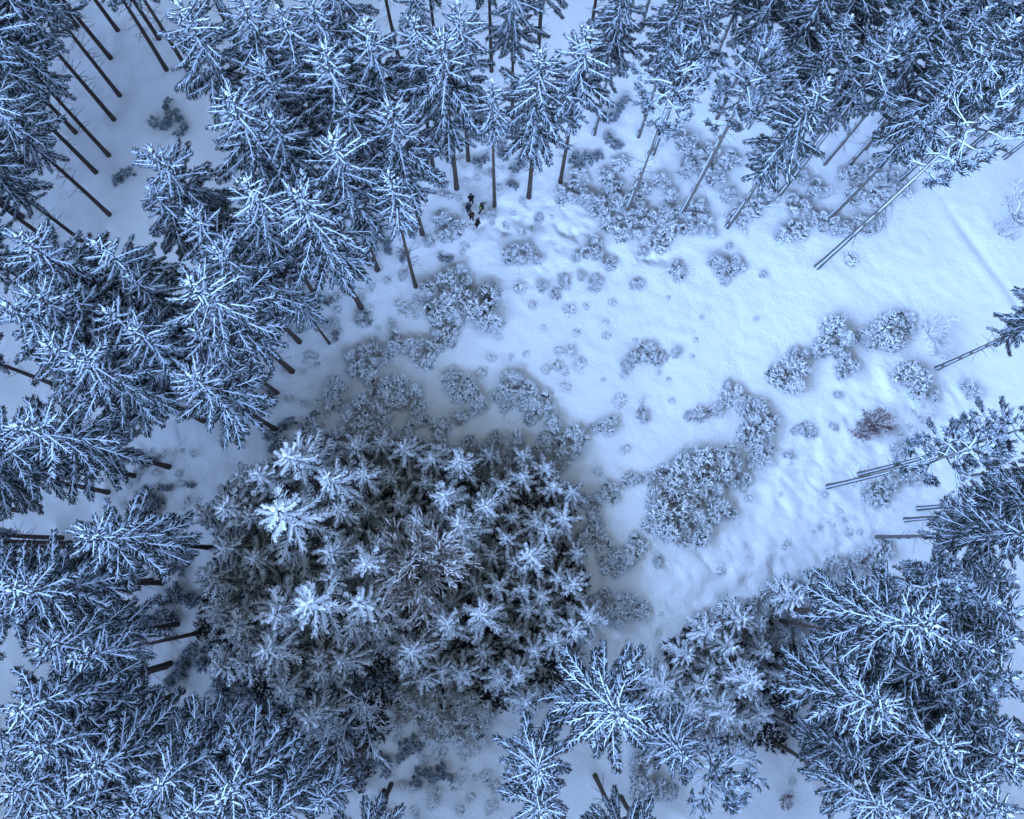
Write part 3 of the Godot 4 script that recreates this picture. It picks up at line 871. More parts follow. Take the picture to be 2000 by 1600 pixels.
	far.append_array([Vector2(75.4, 57.1), Vector2(-66.0, 17.5), Vector2(64.0, -2.4), Vector2(12.0, -78.6), Vector2(-38.9, -72.3), Vector2(2.1, -77.6), Vector2(48.5, -89.9), Vector2(67.8, 47.1), Vector2(20.1, 28.4), Vector2(-20.4, -69.1), Vector2(-80.5, -83.3), Vector2(-3.5, 28.9)])
	far.append_array([Vector2(-40.7, 38.5), Vector2(67.6, -13.2), Vector2(-84.4, 7.1), Vector2(22.6, 55.0), Vector2(38.7, 51.4), Vector2(-67.9, 22.7), Vector2(-1.7, -63.4), Vector2(71.9, 59.4), Vector2(73.4, -16.5), Vector2(4.9, -87.3), Vector2(-83.3, 52.0), Vector2(83.4, 18.2)])
	for part in [0, 1]:
		var joined: Node3D = protos.far[part]
		var cr: Mesh = joined.get_node("crown").mesh
		var nd := Buf.new()
		var sn := Buf.new()
		var bk := Buf.new()
		for k in 3:
			var a: Array = cr.surface_get_arrays(k) if k < 2 else joined.get_node("trunk").mesh.surface_get_arrays(0)
			var b: Buf = [nd, sn, bk][k]
			b.v = a[Mesh.ARRAY_VERTEX]
			b.n = a[Mesh.ARRAY_NORMAL]
		var mm := MultiMesh.new()
		mm.transform_format = MultiMesh.TRANSFORM_3D
		mm.mesh = mesh_of([nd, sn, bk], [M.needles, M.frost, M.bark])
		var spots := []
		for i in far.size():
			if i % 2 == part:
				spots.append(far[i])
		mm.instance_count = spots.size()
		for i in spots.size():
			var p: Vector2 = spots[i]
			mm.set_instance_transform(i, Transform3D(Basis(Vector3.UP, rng.randf() * TAU) * Basis.from_scale(Vector3.ONE * rng.randf_range(0.9, 1.1)), Vector3(p.x, ground_y(p.x, p.y), p.y)))
		var o := MultiMeshInstance3D.new()
		o.name = numbered("forest")
		o.multimesh = mm
		add_child(o)
		tag(o, "spruce forest going on all round outside the picture" if part == 0 else "thinly snowed forest trees going on outside the picture", "forest", "", "stuff")

	# ---- dark heather and fallen twigs on the floor of the thickets, as one mass
	var hb := Buf.new()
	var hs := Buf.new()
	for i in 26:
		var a := rng.randf() * TAU
		var p := Vector3(cos(a), 0, sin(a)) * sqrt(rng.randf()) * 0.5
		hb.twig(p, p + Vector3(rng.randf_range(-0.3, 0.3), rng.randf_range(0.1, 0.5), rng.randf_range(-0.3, 0.3)), 0.05, 0.0)
		hb.twig(p + Vector3(0, 0.06, 0), p + Vector3(rng.randf_range(-0.4, 0.4), 0.12, rng.randf_range(-0.4, 0.4)), 0.07, 0.0)
		if i % 6 == 0:
			hs.ridge(p + Vector3(0, 0.3, 0), p + Vector3(rng.randf_range(-0.2, 0.2), 0.34, rng.randf_range(-0.2, 0.2)), 0.035, 0.01)
	var heath := MultiMesh.new()
	heath.transform_format = MultiMesh.TRANSFORM_3D
	heath.mesh = mesh_of([hb, hs], [M.heather, M.snow])
	var grown := []
	for b in [Vector4(-16.1, -2.5, 8.9, 1500), Vector4(-18.4, 3.7, 8.9, 1300), Vector4(-9.6, -0.2, 7.9, 1100), Vector4(-3.2, 0.7, 7.9, 900), Vector4(2.3, 3.3, 7.0, 700), Vector4(-0.5, -4.3, 6.1, 500), Vector4(3.7, -3.9, 4.2, 260), Vector4(-7.0, -6.6, 4.2, 250), Vector4(-3.1, 8.1, 6.1, 600), Vector4(3.2, 8.1, 3.7, 150), Vector4(-14.6, 9.8, 7.9, 1100), Vector4(-13.9, 14.7, 5.1, 500), Vector4(19.2, 9.8, 5.6, 600), Vector4(23.0, 6.9, 4.2, 350), Vector4(23.6, 12.4, 3.3, 250), Vector4(19.3, 8.6, 4.7, 200)]:
		for i in int(b.w * 0.3):
			var a := rng.randf() * TAU
			var q: float = b.z * 0.85 * sqrt(rng.randf())
			grown.append(Vector2(b.x + cos(a) * q, b.y + sin(a) * q))
	heath.instance_count = grown.size()
	for i in grown.size():
		var p: Vector2 = grown[i]
		heath.set_instance_transform(i, Transform3D(Basis(Vector3.UP, rng.randf() * TAU) * Basis.from_scale(Vector3.ONE * rng.randf_range(0.7, 1.5)), Vector3(p.x, ground_y(p.x, p.y) - 0.03, p.y)))
	var heather := MultiMeshInstance3D.new()
	heather.name = "heather"
	heather.multimesh = heath
	add_child(heather)
	tag(heather, "dark heather and twigs covering the floor of the thickets", "heather", "", "stuff")

	# ---- trees, shrubs and tussocks
	put("high", "spruce_tree", -48.16, -44.78, 1.045, 4.66, "tall bare-stemmed spruce, first such from the left in the upper left stand", "spruce tree", "trees of the upper left stand", 0.005)
	put("high", "spruce_tree", -46.20, -33.26, 1.045, 5.92, "tall bare-stemmed spruce, second such from the left in the upper left stand", "spruce tree", "trees of the upper left stand", 0.012)
	put("high", "spruce_tree", -45.83, -38.12, 1.045, 5.79, "tall bare-stemmed spruce, third such from the left in the upper left stand", "spruce tree", "trees of the upper left stand", 0.010)
	put("high", "spruce_tree", -43.94, -26.73, 0.955, 2.92, "tall bare-stemmed spruce, fourth such from the left in the upper left stand", "spruce tree", "trees of the upper left stand", -0.019)
	put("high", "spruce_tree", -45.96, -51.73, 1.045, 4.08, "tall bare-stemmed spruce, fifth such from the left in the upper left stand", "spruce tree", "trees of the upper left stand", 0.018)
	put("high", "spruce_tree", -40.94, -16.39, 0.955, 0.71, "tall bare-stemmed spruce, sixth such from the left in the upper left stand", "spruce tree", "trees of the upper left stand", 0.016)
	put("high", "spruce_tree", -44.43, -47.45, 1.045, 1.55, "tall bare-stemmed spruce, seventh such from the left in the upper left stand", "spruce tree", "trees of the upper left stand", -0.001)
	put("high", "spruce_tree", -42.30, -30.02, 1.000, 3.60, "tall bare-stemmed spruce, eighth such from the left in the upper left stand", "spruce tree", "trees of the upper left stand", 0.002)
	put("high", "spruce_tree", -42.01, -42.15, 1.000, 1.36, "tall bare-stemmed spruce, ninth such from the left in the upper left stand", "spruce tree", "trees of the upper left stand", -0.019)
	put("high", "spruce_tree", -39.82, -23.54, 1.000, 5.75, "tall bare-stemmed spruce, tenth such from the left in the upper left stand", "spruce tree", "trees of the upper left stand", -0.009)
	put("high", "spruce_tree", -43.14, -54.13, 1.000, 1.00, "tall bare-stemmed spruce, eleventh such from the left in the upper left stand", "spruce tree", "trees of the upper left stand", 0.011)
	put("high", "spruce_tree", -39.17, -29.94, 0.909, 0.87, "tall bare-stemmed spruce, twelfth such from the left in the upper left stand", "spruce tree", "trees of the upper left stand", 0.012)
	put("high", "spruce_tree", -39.48, -37.81, 1.045, 0.80, "tall bare-stemmed spruce, thirteenth such from the left in the upper left stand", "spruce tree", "trees of the upper left stand", 0.005)
	put("high", "spruce_tree", -38.43, -39.69, 1.000, 5.47, "tall bare-stemmed spruce, fourteenth such from the left in the upper left stand", "spruce tree", "trees of the upper left stand", -0.020)
	put("high", "spruce_tree", -37.68, -33.34, 1.000, 1.35, "tall bare-stemmed spruce, fifteenth such from the left in the upper left stand", "spruce tree", "trees of the upper left stand", -0.012)
	put("high", "spruce_tree", -39.28, -50.36, 1.045, 5.48, "tall bare-stemmed spruce, sixteenth such from the left in the upper left stand", "spruce tree", "trees of the upper left stand", 0.019)
	put("high", "spruce_tree", -38.33, -43.60, 1.045, 6.04, "tall bare-stemmed spruce, seventeenth such from the left in the upper left stand", "spruce tree", "trees of the upper left stand", -0.008)
	put("high", "spruce_tree", -38.83, -53.49, 1.000, 4.26, "tall bare-stemmed spruce, eighteenth such from the left in the upper left stand", "spruce tree", "trees of the upper left stand", 0.002)
	put("high", "spruce_tree", -37.99, -46.22, 1.000, 5.91, "tall bare-stemmed spruce, nineteenth such from the left in the upper left stand", "spruce tree", "trees of the upper left stand", -0.012)
	put("high", "spruce_tree", -34.65, -52.66, 1.000, 6.07, "tall bare-stemmed spruce, twentieth such from the left in the upper left stand", "spruce tree", "trees of the upper left stand", 0.008)
	put("high", "spruce_tree", -33.61, -49.16, 1.023, 1.88, "tall bare-stemmed spruce, twenty-first such from the left in the upper left stand", "spruce tree", "trees of the upper left stand", 0.016)
	put("high", "spruce_tree", -31.51, -49.19, 1.000, 1.04, "spruce on a thin straight trunk at the inner edge of the upper left snow lane", "spruce tree", "trees of the upper left stand", -0.006)
	put("wide", "spruce_tree", -32.00, -16.22, 1.000, 0.41, "broad snow-laden spruce, first such from the left in the upper left stand", "spruce tree", "trees of the upper left stand", -0.014)
	put("wide", "spruce_tree", -31.86, -21.53, 1.000, 3.79, "broad snow-laden spruce, second such from the left in the upper left stand", "spruce tree", "trees of the upper left stand", -0.008)
	put("wide", "spruce_tree", -30.89, -17.80, 1.000, 4.26, "broad snow-laden spruce, third such from the left in the upper left stand", "spruce tree", "trees of the upper left stand", -0.020)
	put("wide", "spruce_tree", -26.89, -12.99, 1.000, 1.95, "broad snow-laden spruce, fourth such from the left in the upper left stand", "spruce tree", "trees of the upper left stand", -0.006)
	put("wide", "spruce_tree", -24.31, -15.02, 0.955, 3.02, "broad snow-laden spruce, fifth such from the left in the upper left stand", "spruce tree", "trees of the upper left stand", 0.013)
	put("mid", "spruce_tree", -29.20, -18.01, 0.909, 3.02, "snow-laden spruce, the only one such in the upper left stand", "spruce tree", "trees of the upper left stand", -0.007)
	put("wide", "spruce_tree", -29.02, -14.07, 1.000, 0.36, "broad snow-laden spruce, first such from the left between the snow lane and walkers", "spruce tree", "trees between the upper left lane and the walkers", 0.008)
	put("wide", "spruce_tree", -23.89, -28.52, 0.955, 0.14, "broad snow-laden spruce, second such from the left between the snow lane and walkers", "spruce tree", "trees between the upper left lane and the walkers", 0.019)
	put("wide", "spruce_tree", -22.56, -39.08, 1.000, 5.31, "broad snow-laden spruce, third such from the left between the snow lane and walkers", "spruce tree", "trees between the upper left lane and the walkers", 0.010)
	put("wide", "spruce_tree", -18.89, -31.46, 1.045, 4.95, "broad snow-laden spruce, fourth such from the left between the snow lane and walkers", "spruce tree", "trees between the upper left lane and the walkers", -0.019)
	put("wide", "spruce_tree", -18.55, -39.98, 1.000, 3.63, "broad snow-laden spruce, fifth such from the left between the snow lane and walkers", "spruce tree", "trees between the upper left lane and the walkers", -0.005)
	put("wide", "spruce_tree", -17.25, -34.78, 0.955, 0.29, "broad snow-laden spruce, sixth such from the left between the snow lane and walkers", "spruce tree", "trees between the upper left lane and the walkers", -0.020)
	put("wide", "spruce_tree", -16.27, -30.77, 0.955, 6.00, "broad snow-laden spruce, seventh such from the left between the snow lane and walkers", "spruce tree", "trees between the upper left lane and the walkers", -0.013)
	put("wide", "spruce_tree", -20.39, -12.32, 0.955, 4.75, "spruce leaning out left above the lowest trunk foot at the clearing rim", "spruce tree", "trees between the upper left lane and the walkers", -0.012)
	put("wide", "spruce_tree", -19.20, -17.82, 1.091, 5.92, "largest fan-shaped spruce whose trunk foot shows at the left clearing rim", "spruce tree", "trees between the upper left lane and the walkers", 0.017)
	put("wide", "spruce_tree", -18.65, -20.65, 1.000, 2.23, "broad snow-laden spruce, eighth such from the left between the snow lane and walkers", "spruce tree", "trees between the upper left lane and the walkers", -0.006)
	put("wide", "spruce_tree", -13.65, -39.85, 1.000, 4.87, "broad snow-laden spruce, ninth such from the left between the snow lane and walkers", "spruce tree", "trees between the upper left lane and the walkers", 0.001)
	put("wide", "spruce_tree", -12.60, -35.57, 1.023, 4.70, "broad snow-laden spruce, tenth such from the left between the snow lane and walkers", "spruce tree", "trees between the upper left lane and the walkers", -0.016)
	put("wide", "spruce_tree", -13.02, -24.13, 1.068, 5.40, "heavily snowed spruce with a fan of white boughs nearest the left clearing rim", "spruce tree", "trees between the upper left lane and the walkers", 0.012)
	put("wide", "spruce_tree", -11.59, -27.91, 1.045, 5.94, "broad snow-laden spruce, eleventh such from the left between the snow lane and walkers", "spruce tree", "trees between the upper left lane and the walkers", -0.019)
	put("wide", "spruce_tree", -7.35, -31.59, 0.977, 2.14, "broad spruce with drooping white boughs on the leaning thin trunk left of the walkers", "spruce tree", "trees between the upper left lane and the walkers", -0.016)
	put("mid", "spruce_tree", -27.09, -21.40, 0.955, 5.77, "snow-laden spruce, first such from the left between the snow lane and walkers", "spruce tree", "trees between the upper left lane and the walkers", 0.004)
	put("mid", "spruce_tree", -26.06, -16.42, 0.955, 5.80, "snow-laden spruce, second such from the left between the snow lane and walkers", "spruce tree", "trees between the upper left lane and the walkers", -0.006)
	put("mid", "spruce_tree", -25.71, -19.71, 0.864, 1.96, "snow-laden spruce, third such from the left between the snow lane and walkers", "spruce tree", "trees between the upper left lane and the walkers", 0.002)
	put("mid", "spruce_tree", -24.83, -26.20, 0.864, 1.11, "snow-laden spruce, fourth such from the left between the snow lane and walkers", "spruce tree", "trees between the upper left lane and the walkers", -0.007)
	put("mid", "spruce_tree", -20.91, -23.20, 0.955, 0.93, "snow-laden spruce, fifth such from the left between the snow lane and walkers", "spruce tree", "trees between the upper left lane and the walkers", -0.017)
	put("mid", "spruce_tree", -20.40, -15.71, 0.909, 6.26, "snow-laden spruce, sixth such from the left between the snow lane and walkers", "spruce tree", "trees between the upper left lane and the walkers", 0.008)
	put("mid", "spruce_tree", -17.54, -23.90, 0.909, 0.30, "snow-laden spruce, seventh such from the left between the snow lane and walkers", "spruce tree", "trees between the upper left lane and the walkers", -0.014)
	put("mid", "spruce_tree", -24.66, -47.66, 1.000, 3.35, "snow-laden spruce, eighth such from the left between the snow lane and walkers", "spruce tree", "trees between the upper left lane and the walkers", 0.019)
	put("mid", "spruce_tree", -15.58, -38.78, 1.000, 1.49, "snow-laden spruce, ninth such from the left between the snow lane and walkers", "spruce tree", "trees between the upper left lane and the walkers", -0.004)
	put("mid", "spruce_tree", -15.84, -20.53, 0.682, 5.19, "snow-laden spruce, tenth such from the left between the snow lane and walkers", "spruce tree", "trees between the upper left lane and the walkers", 0.004)
	put("mid", "spruce_tree", -19.98, -49.76, 1.000, 2.65, "snow-laden spruce, eleventh such from the left between the snow lane and walkers", "spruce tree", "trees between the upper left lane and the walkers", -0.002)
	put("mid", "spruce_tree", -17.18, -24.87, 1.045, 5.75, "snow-laden spruce, twelfth such from the left between the snow lane and walkers", "spruce tree", "trees between the upper left lane and the walkers", -0.018)
	put("mid", "spruce_tree", -17.13, -55.43, 0.955, 3.10, "snow-laden spruce, thirteenth such from the left between the snow lane and walkers", "spruce tree", "trees between the upper left lane and the walkers", -0.019)
	put("mid", "spruce_tree", -11.20, -33.10, 0.909, 0.82, "snow-laden spruce, fourteenth such from the left between the snow lane and walkers", "spruce tree", "trees between the upper left lane and the walkers", 0.014)
	put("mid", "spruce_tree", -9.40, -38.05, 1.000, 5.96, "snow-laden spruce, fifteenth such from the left between the snow lane and walkers", "spruce tree", "trees between the upper left lane and the walkers", 0.009)
	put("mid", "spruce_tree", -12.61, -43.80, 0.955, 4.95, "snow-laden spruce, sixteenth such from the left between the snow lane and walkers", "spruce tree", "trees between the upper left lane and the walkers", 0.005)
	put("mid", "spruce_tree", -10.14, -50.48, 1.000, 2.73, "snow-laden spruce, seventeenth such from the left between the snow lane and walkers", "spruce tree", "trees between the upper left lane and the walkers", -0.016)
	put("mid", "spruce_tree", -6.45, -38.68, 0.955, 5.30, "snow-laden spruce, eighteenth such from the left between the snow lane and walkers", "spruce tree", "trees between the upper left lane and the walkers", -0.014)
	put("slim", "spruce_tree", -15.29, -55.40, 0.909, 2.85, "slender frosted spruce, first such from the left between the snow lane and walkers", "spruce tree", "trees between the upper left lane and the walkers", -0.008)
	put("slim", "spruce_tree", -12.57, -34.39, 0.773, 5.35, "slender frosted spruce, second such from the left between the snow lane and walkers", "spruce tree", "trees between the upper left lane and the walkers", 0.020)
	put("slim", "spruce_tree", -7.86, -26.23, 0.977, 2.85, "small slender spruce standing on a long thin trunk in front of the walkers' left", "spruce tree", "trees between the upper left lane and the walkers", 0.019)
	put("slim", "spruce_tree", -6.71, -43.88, 0.909, 4.58, "slender frosted spruce, third such from the left between the snow lane and walkers", "spruce tree", "trees between the upper left lane and the walkers", -0.000)
	put("wide", "spruce_tree", -4.08, -36.37, 1.023, 1.83, "spruce on the tall dark trunk just left above the walkers", "spruce tree", "trees behind the walkers along the top edge", -0.001)
	put("wide", "spruce_tree", 3.04, -35.74, 1.000, 0.92, "broad spruce on a straight trunk, second right of the walkers", "spruce tree", "trees behind the walkers along the top edge", -0.004)
	put("wide", "spruce_tree", 3.99, -50.09, 1.000, 6.21, "broad snow-laden spruce, the only one such behind the walkers", "spruce tree", "trees behind the walkers along the top edge", -0.005)
	put("mid", "spruce_tree", -5.93, -48.78, 1.000, 3.94, "snow-laden spruce, first such from the left behind the walkers", "spruce tree", "trees behind the walkers along the top edge", 0.018)
	put("mid", "spruce_tree", -2.96, -39.42, 1.000, 2.13, "snow-laden spruce, second such from the left behind the walkers", "spruce tree", "trees behind the walkers along the top edge", -0.000)
	put("mid", "spruce_tree", -0.72, -49.44, 1.000, 1.71, "snow-laden spruce, third such from the left behind the walkers", "spruce tree", "trees behind the walkers along the top edge", -0.016)
	put("mid", "spruce_tree", 1.37, -44.26, 0.909, 5.45, "snow-laden spruce, fourth such from the left behind the walkers", "spruce tree", "trees behind the walkers along the top edge", 0.011)
	put("mid", "spruce_tree", 6.20, -37.47, 1.023, 4.94, "spruce whose trunk foot stands at the left end of the low thicket", "spruce tree", "trees behind the walkers along the top edge", -0.006)
	put("mid", "spruce_tree", 9.30, -52.54, 1.000, 4.36, "snow-laden spruce, fifth such from the left behind the walkers", "spruce tree", "trees behind the walkers along the top edge", 0.011)
	put("slim", "spruce_tree", -0.34, -34.67, 0.909, 4.77, "sparse frosted slim tree on the straight trunk right of the walkers", "spruce tree", "trees behind the walkers along the top edge", 0.007)
	put("dark", "conifer_tree", 9.62, -42.65, 1.000, 0.20, "thinly snowed dark conifer, first such from the left behind the walkers", "conifer", "trees behind the walkers along the top edge", -0.005)
	put("dark", "conifer_tree", 14.10, -42.42, 1.000, -0.01, "thinly snowed dark conifer, second such from the left behind the walkers", "conifer", "trees behind the walkers along the top edge", -0.009)
	put("dark", "conifer_tree", 14.66, -54.42, 1.000, 0.19, "thinly snowed dark conifer, third such from the left behind the walkers", "conifer", "trees behind the walkers along the top edge", 0.011)
	put("dark", "conifer_tree", 15.48, -40.46, 1.045, 0.45, "thinly snowed dark conifer, fourth such from the left behind the walkers", "conifer", "trees behind the walkers along the top edge", -0.008)
	put("pine", "pine_tree", 12.57, -34.09, 1.136, 0.08, "frosted pine on a long pale trunk rising from the low thicket", "pine tree", "trees behind the walkers along the top edge", 0.006)
	put("pine", "pine_tree", 18.03, -33.97, 1.091, 0.05, "frosted crooked-limbed pine, first such from the left in the upper right stand", "pine tree", "trees of the upper right stand", -0.020)
	put("pine", "pine_tree", 19.12, -46.79, 1.045, 0.17, "frosted crooked-limbed pine, second such from the left in the upper right stand", "pine tree", "trees of the upper right stand", -0.010)
	put("pine", "pine_tree", 27.57, -47.48, 1.000, 0.32, "frosted crooked-limbed pine, third such from the left in the upper right stand", "pine tree", "trees of the upper right stand", -0.001)
	put("pine", "pine_tree", 28.05, -54.62, 1.000, 0.30, "frosted crooked-limbed pine, fourth such from the left in the upper right stand", "pine tree", "trees of the upper right stand", 0.006)
	put("pine", "pine_tree", 19.35, -36.42, 1.000, 0.14, "frosted crooked-limbed pine, fifth such from the left in the upper right stand", "pine tree", "trees of the upper right stand", -0.006)
	put("pine", "pine_tree", 31.07, -28.51, 1.318, 0.33, "pine on the long pale trunk whose foot stands farthest out on the open snow", "pine tree", "trees of the upper right stand", 0.010)
	put("pine", "pine_tree", 37.04, -41.27, 1.000, 0.34, "frosted crooked-limbed pine, sixth such from the left in the upper right stand", "pine tree", "trees of the upper right stand", -0.006)
	put("pine", "pine_tree", 28.02, -36.24, 1.091, 0.19, "star-shaped pine top with thick white limbs near the upper right corner", "pine tree", "trees of the upper right stand", 0.015)
	put("pine", "pine_tree", 45.15, -39.11, 0.955, 0.46, "frosted crooked-limbed pine, seventh such from the left in the upper right stand", "pine tree", "trees of the upper right stand", 0.019)
	put("pine", "pine_tree", 51.04, -40.30, 0.955, 0.03, "frosted crooked-limbed pine, eighth such from the left in the upper right stand", "pine tree", "trees of the upper right stand", 0.001)
	put("dark", "conifer_tree", 18.22, -50.29, 1.000, 0.34, "thinly snowed dark conifer, first such from the left in the upper right stand", "conifer", "trees of the upper right stand", -0.013)
	put("dark", "conifer_tree", 19.95, -53.29, 1.000, -0.02, "thinly snowed dark conifer, second such from the left in the upper right stand", "conifer", "trees of the upper right stand", 0.017)
	put("dark", "conifer_tree", 21.34, -49.16, 1.000, 0.22, "thinly snowed dark conifer, third such from the left in the upper right stand", "conifer", "trees of the upper right stand", 0.008)
	put("dark", "conifer_tree", 22.14, -44.52, 1.045, -0.33, "thinly snowed dark conifer, fourth such from the left in the upper right stand", "conifer", "trees of the upper right stand", 0.009)
	put("dark", "conifer_tree", 22.52, -32.66, 1.091, 0.08, "thinly snowed dark conifer, fifth such from the left in the upper right stand", "conifer", "trees of the upper right stand", 0.011)
	put("dark", "conifer_tree", 24.51, -49.20, 1.000, -0.08, "thinly snowed dark conifer, sixth such from the left in the upper right stand", "conifer", "trees of the upper right stand", 0.007)
	put("dark", "conifer_tree", 25.21, -43.41, 1.000, 0.27, "thinly snowed dark conifer, seventh such from the left in the upper right stand", "conifer", "trees of the upper right stand", 0.005)
	put("dark", "conifer_tree", 25.45, -38.90, 1.000, 0.22, "thinly snowed dark conifer, eighth such from the left in the upper right stand", "conifer", "trees of the upper right stand", 0.005)
	put("dark", "conifer_tree", 27.82, -43.44, 1.045, -0.34, "thinly snowed dark conifer, ninth such from the left in the upper right stand", "conifer", "trees of the upper right stand", -0.019)
	put("dark", "conifer_tree", 29.02, -38.38, 0.955, 0.15, "thinly snowed dark conifer, tenth such from the left in the upper right stand", "conifer", "trees of the upper right stand", -0.002)
	put("dark", "conifer_tree", 30.65, -46.36, 1.000, 0.19, "thinly snowed dark conifer, eleventh such from the left in the upper right stand", "conifer", "trees of the upper right stand", -0.011)
	put("dark", "conifer_tree", 31.91, -42.35, 1.045, -0.46, "thinly snowed dark conifer, twelfth such from the left in the upper right stand", "conifer", "trees of the upper right stand", 0.005)
	put("dark", "conifer_tree", 33.23, -52.29, 1.000, -0.27, "thinly snowed dark conifer, thirteenth such from the left in the upper right stand", "conifer", "trees of the upper right stand", -0.001)
	put("dark", "conifer_tree", 32.73, -39.53, 1.045, -0.37, "thinly snowed dark conifer, fourteenth such from the left in the upper right stand", "conifer", "trees of the upper right stand", -0.018)
	put("dark", "conifer_tree", 32.76, -33.73, 1.273, -0.32, "dark conifer on a long double-edged pale trunk reaching up to the right", "conifer", "trees of the upper right stand", -0.007)
	put("dark", "conifer_tree", 34.72, -44.67, 1.000, -0.46, "thinly snowed dark conifer, fifteenth such from the left in the upper right stand", "conifer", "trees of the upper right stand", -0.012)
	put("dark", "conifer_tree", 35.32, -39.56, 1.000, -0.12, "thinly snowed dark conifer, sixteenth such from the left in the upper right stand", "conifer", "trees of the upper right stand", -0.001)
	put("dark", "conifer_tree", 38.15, -47.62, 1.000, 0.09, "thinly snowed dark conifer, seventeenth such from the left in the upper right stand", "conifer", "trees of the upper right stand", 0.004)
	put("dark", "conifer_tree", 38.88, -44.15, 1.045, 0.40, "thinly snowed dark conifer, eighteenth such from the left in the upper right stand", "conifer", "trees of the upper right stand", -0.010)
	put("dark", "conifer_tree", 39.48, -39.61, 1.000, -0.09, "thinly snowed dark conifer, nineteenth such from the left in the upper right stand", "conifer", "trees of the upper right stand", -0.020)
	put("dark", "conifer_tree", 40.35, -37.94, 1.000, -0.09, "thinly snowed dark conifer, twentieth such from the left in the upper right stand", "conifer", "trees of the upper right stand", -0.009)
	put("dark", "conifer_tree", 42.45, -43.05, 1.000, 0.33, "thinly snowed dark conifer, twenty-first such from the left in the upper right stand", "conifer", "trees of the upper right stand", -0.015)
	put("dark", "conifer_tree", 43.66, -49.46, 1.000, -0.46, "thinly snowed dark conifer, twenty-second such from the left in the upper right stand", "conifer", "trees of the upper right stand", -0.005)
	put("dark", "conifer_tree", 43.13, -39.65, 1.045, -0.41, "thinly snowed dark conifer, twenty-third such from the left in the upper right stand", "conifer", "trees of the upper right stand", 0.005)
	put("dark", "conifer_tree", 44.81, -45.38, 1.000, -0.16, "thinly snowed dark conifer, twenty-fourth such from the left in the upper right stand", "conifer", "trees of the upper right stand", 0.002)
	put("dark", "conifer_tree", 46.92, -40.82, 1.000, 0.46, "thinly snowed dark conifer, twenty-fifth such from the left in the upper right stand", "conifer", "trees of the upper right stand", 0.003)
	put("dark", "conifer_tree", 48.31, -43.69, 1.000, -0.08, "thinly snowed dark conifer, twenty-sixth such from the left in the upper right stand", "conifer", "trees of the upper right stand", 0.013)
	put("dark", "conifer_tree", 49.16, -50.72, 1.000, 0.14, "thinly snowed dark conifer, twenty-seventh such from the left in the upper right stand", "conifer", "trees of the upper right stand", 0.013)
	put("dark", "conifer_tree", 50.35, -43.14, 1.000, -0.36, "thinly snowed dark conifer, twenty-eighth such from the left in the upper right stand", "conifer", "trees of the upper right stand", -0.005)
	put("dark", "conifer_tree", 53.46, -46.65, 1.000, 0.06, "thinly snowed dark conifer, twenty-ninth such from the left in the upper right stand", "conifer", "trees of the upper right stand", 0.004)
	put("dark", "conifer_tree", 34.62, -2.51, 1.045, 0.47, "dark conifer on the low level trunk at the right clearing rim", "conifer", "trees along the right edge", 0.018)
	put("dark", "conifer_tree", 37.37, -4.12, 1.000, -0.15, "thinly snowed dark conifer, first such from the left at the right edge", "conifer", "trees along the right edge", 0.004)
	put("dark", "conifer_tree", 38.67, -5.15, 1.045, -0.50, "thinly snowed dark conifer, second such from the left at the right edge", "conifer", "trees along the right edge", 0.016)
	put("dark", "conifer_tree", 41.70, -18.37, 1.045, 0.07, "thin dark pine on a snow-plastered trunk leaning out past the right edge", "conifer", "trees along the right edge", -0.016)
	put("dark", "conifer_tree", 40.92, -2.05, 1.000, -0.36, "thinly snowed dark conifer, third such from the left at the right edge", "conifer", "trees along the right edge", 0.005)
	put("dark", "conifer_tree", 44.01, -8.12, 0.909, 0.39, "thinly snowed dark conifer, fourth such from the left at the right edge", "conifer", "trees along the right edge", 0.005)
	put("pine", "pine_tree", 30.46, -7.15, 1.091, -0.07, "pine on the long pale trunk pointing right from the trampled snow", "pine tree", "trees along the right edge", -0.005)
	put("pine", "pine_tree", 33.51, -8.29, 1.091, -0.21, "pine on the shorter parallel trunk beside the long pale one at the right", "pine tree", "trees along the right edge", -0.011)
	put("wide", "spruce_tree", 25.30, 3.66, 1.091, 2.39, "broad snow-laden spruce, first such from the left in the lower right stand", "spruce tree", "trees of the lower right stand", 0.019)
	put("wide", "spruce_tree", 23.82, 8.29, 1.023, 5.74, "largest spruce of the lower right with white boughs spreading over a snowy gap", "spruce tree", "trees of the lower right stand", 0.018)
	put("wide", "spruce_tree", 27.28, 10.82, 1.000, 1.63, "broad snow-laden spruce, second such from the left in the lower right stand", "spruce tree", "trees of the lower right stand", 0.004)
	put("wide", "spruce_tree", 30.26, 9.20, 0.909, 3.12, "broad snow-laden spruce, third such from the left in the lower right stand", "spruce tree", "trees of the lower right stand", 0.019)
	put("wide", "spruce_tree", 28.85, 12.94, 1.000, 2.00, "broad snow-laden spruce, fourth such from the left in the lower right stand", "spruce tree", "trees of the lower right stand", -0.003)
	put("wide", "spruce_tree", 31.29, 7.10, 1.000, 3.09, "broad snow-laden spruce, fifth such from the left in the lower right stand", "spruce tree", "trees of the lower right stand", 0.019)
	put("wide", "spruce_tree", 30.35, 14.19, 1.000, 3.00, "broad snow-laden spruce, sixth such from the left in the lower right stand", "spruce tree", "trees of the lower right stand", -0.009)
	put("wide", "spruce_tree", 32.88, 2.67, 0.955, 3.90, "broad snow-laden spruce, seventh such from the left in the lower right stand", "spruce tree", "trees of the lower right stand", -0.015)
	put("wide", "spruce_tree", 31.30, 11.69, 1.000, 1.84, "broad snow-laden spruce, eighth such from the left in the lower right stand", "spruce tree", "trees of the lower right stand", -0.002)
	put("pine", "pine_tree", 14.15, 12.50, 1.000, 0.33, "pine with long white arms at the bottom right of centre", "pine tree", "trees of the lower right stand", 0.011)
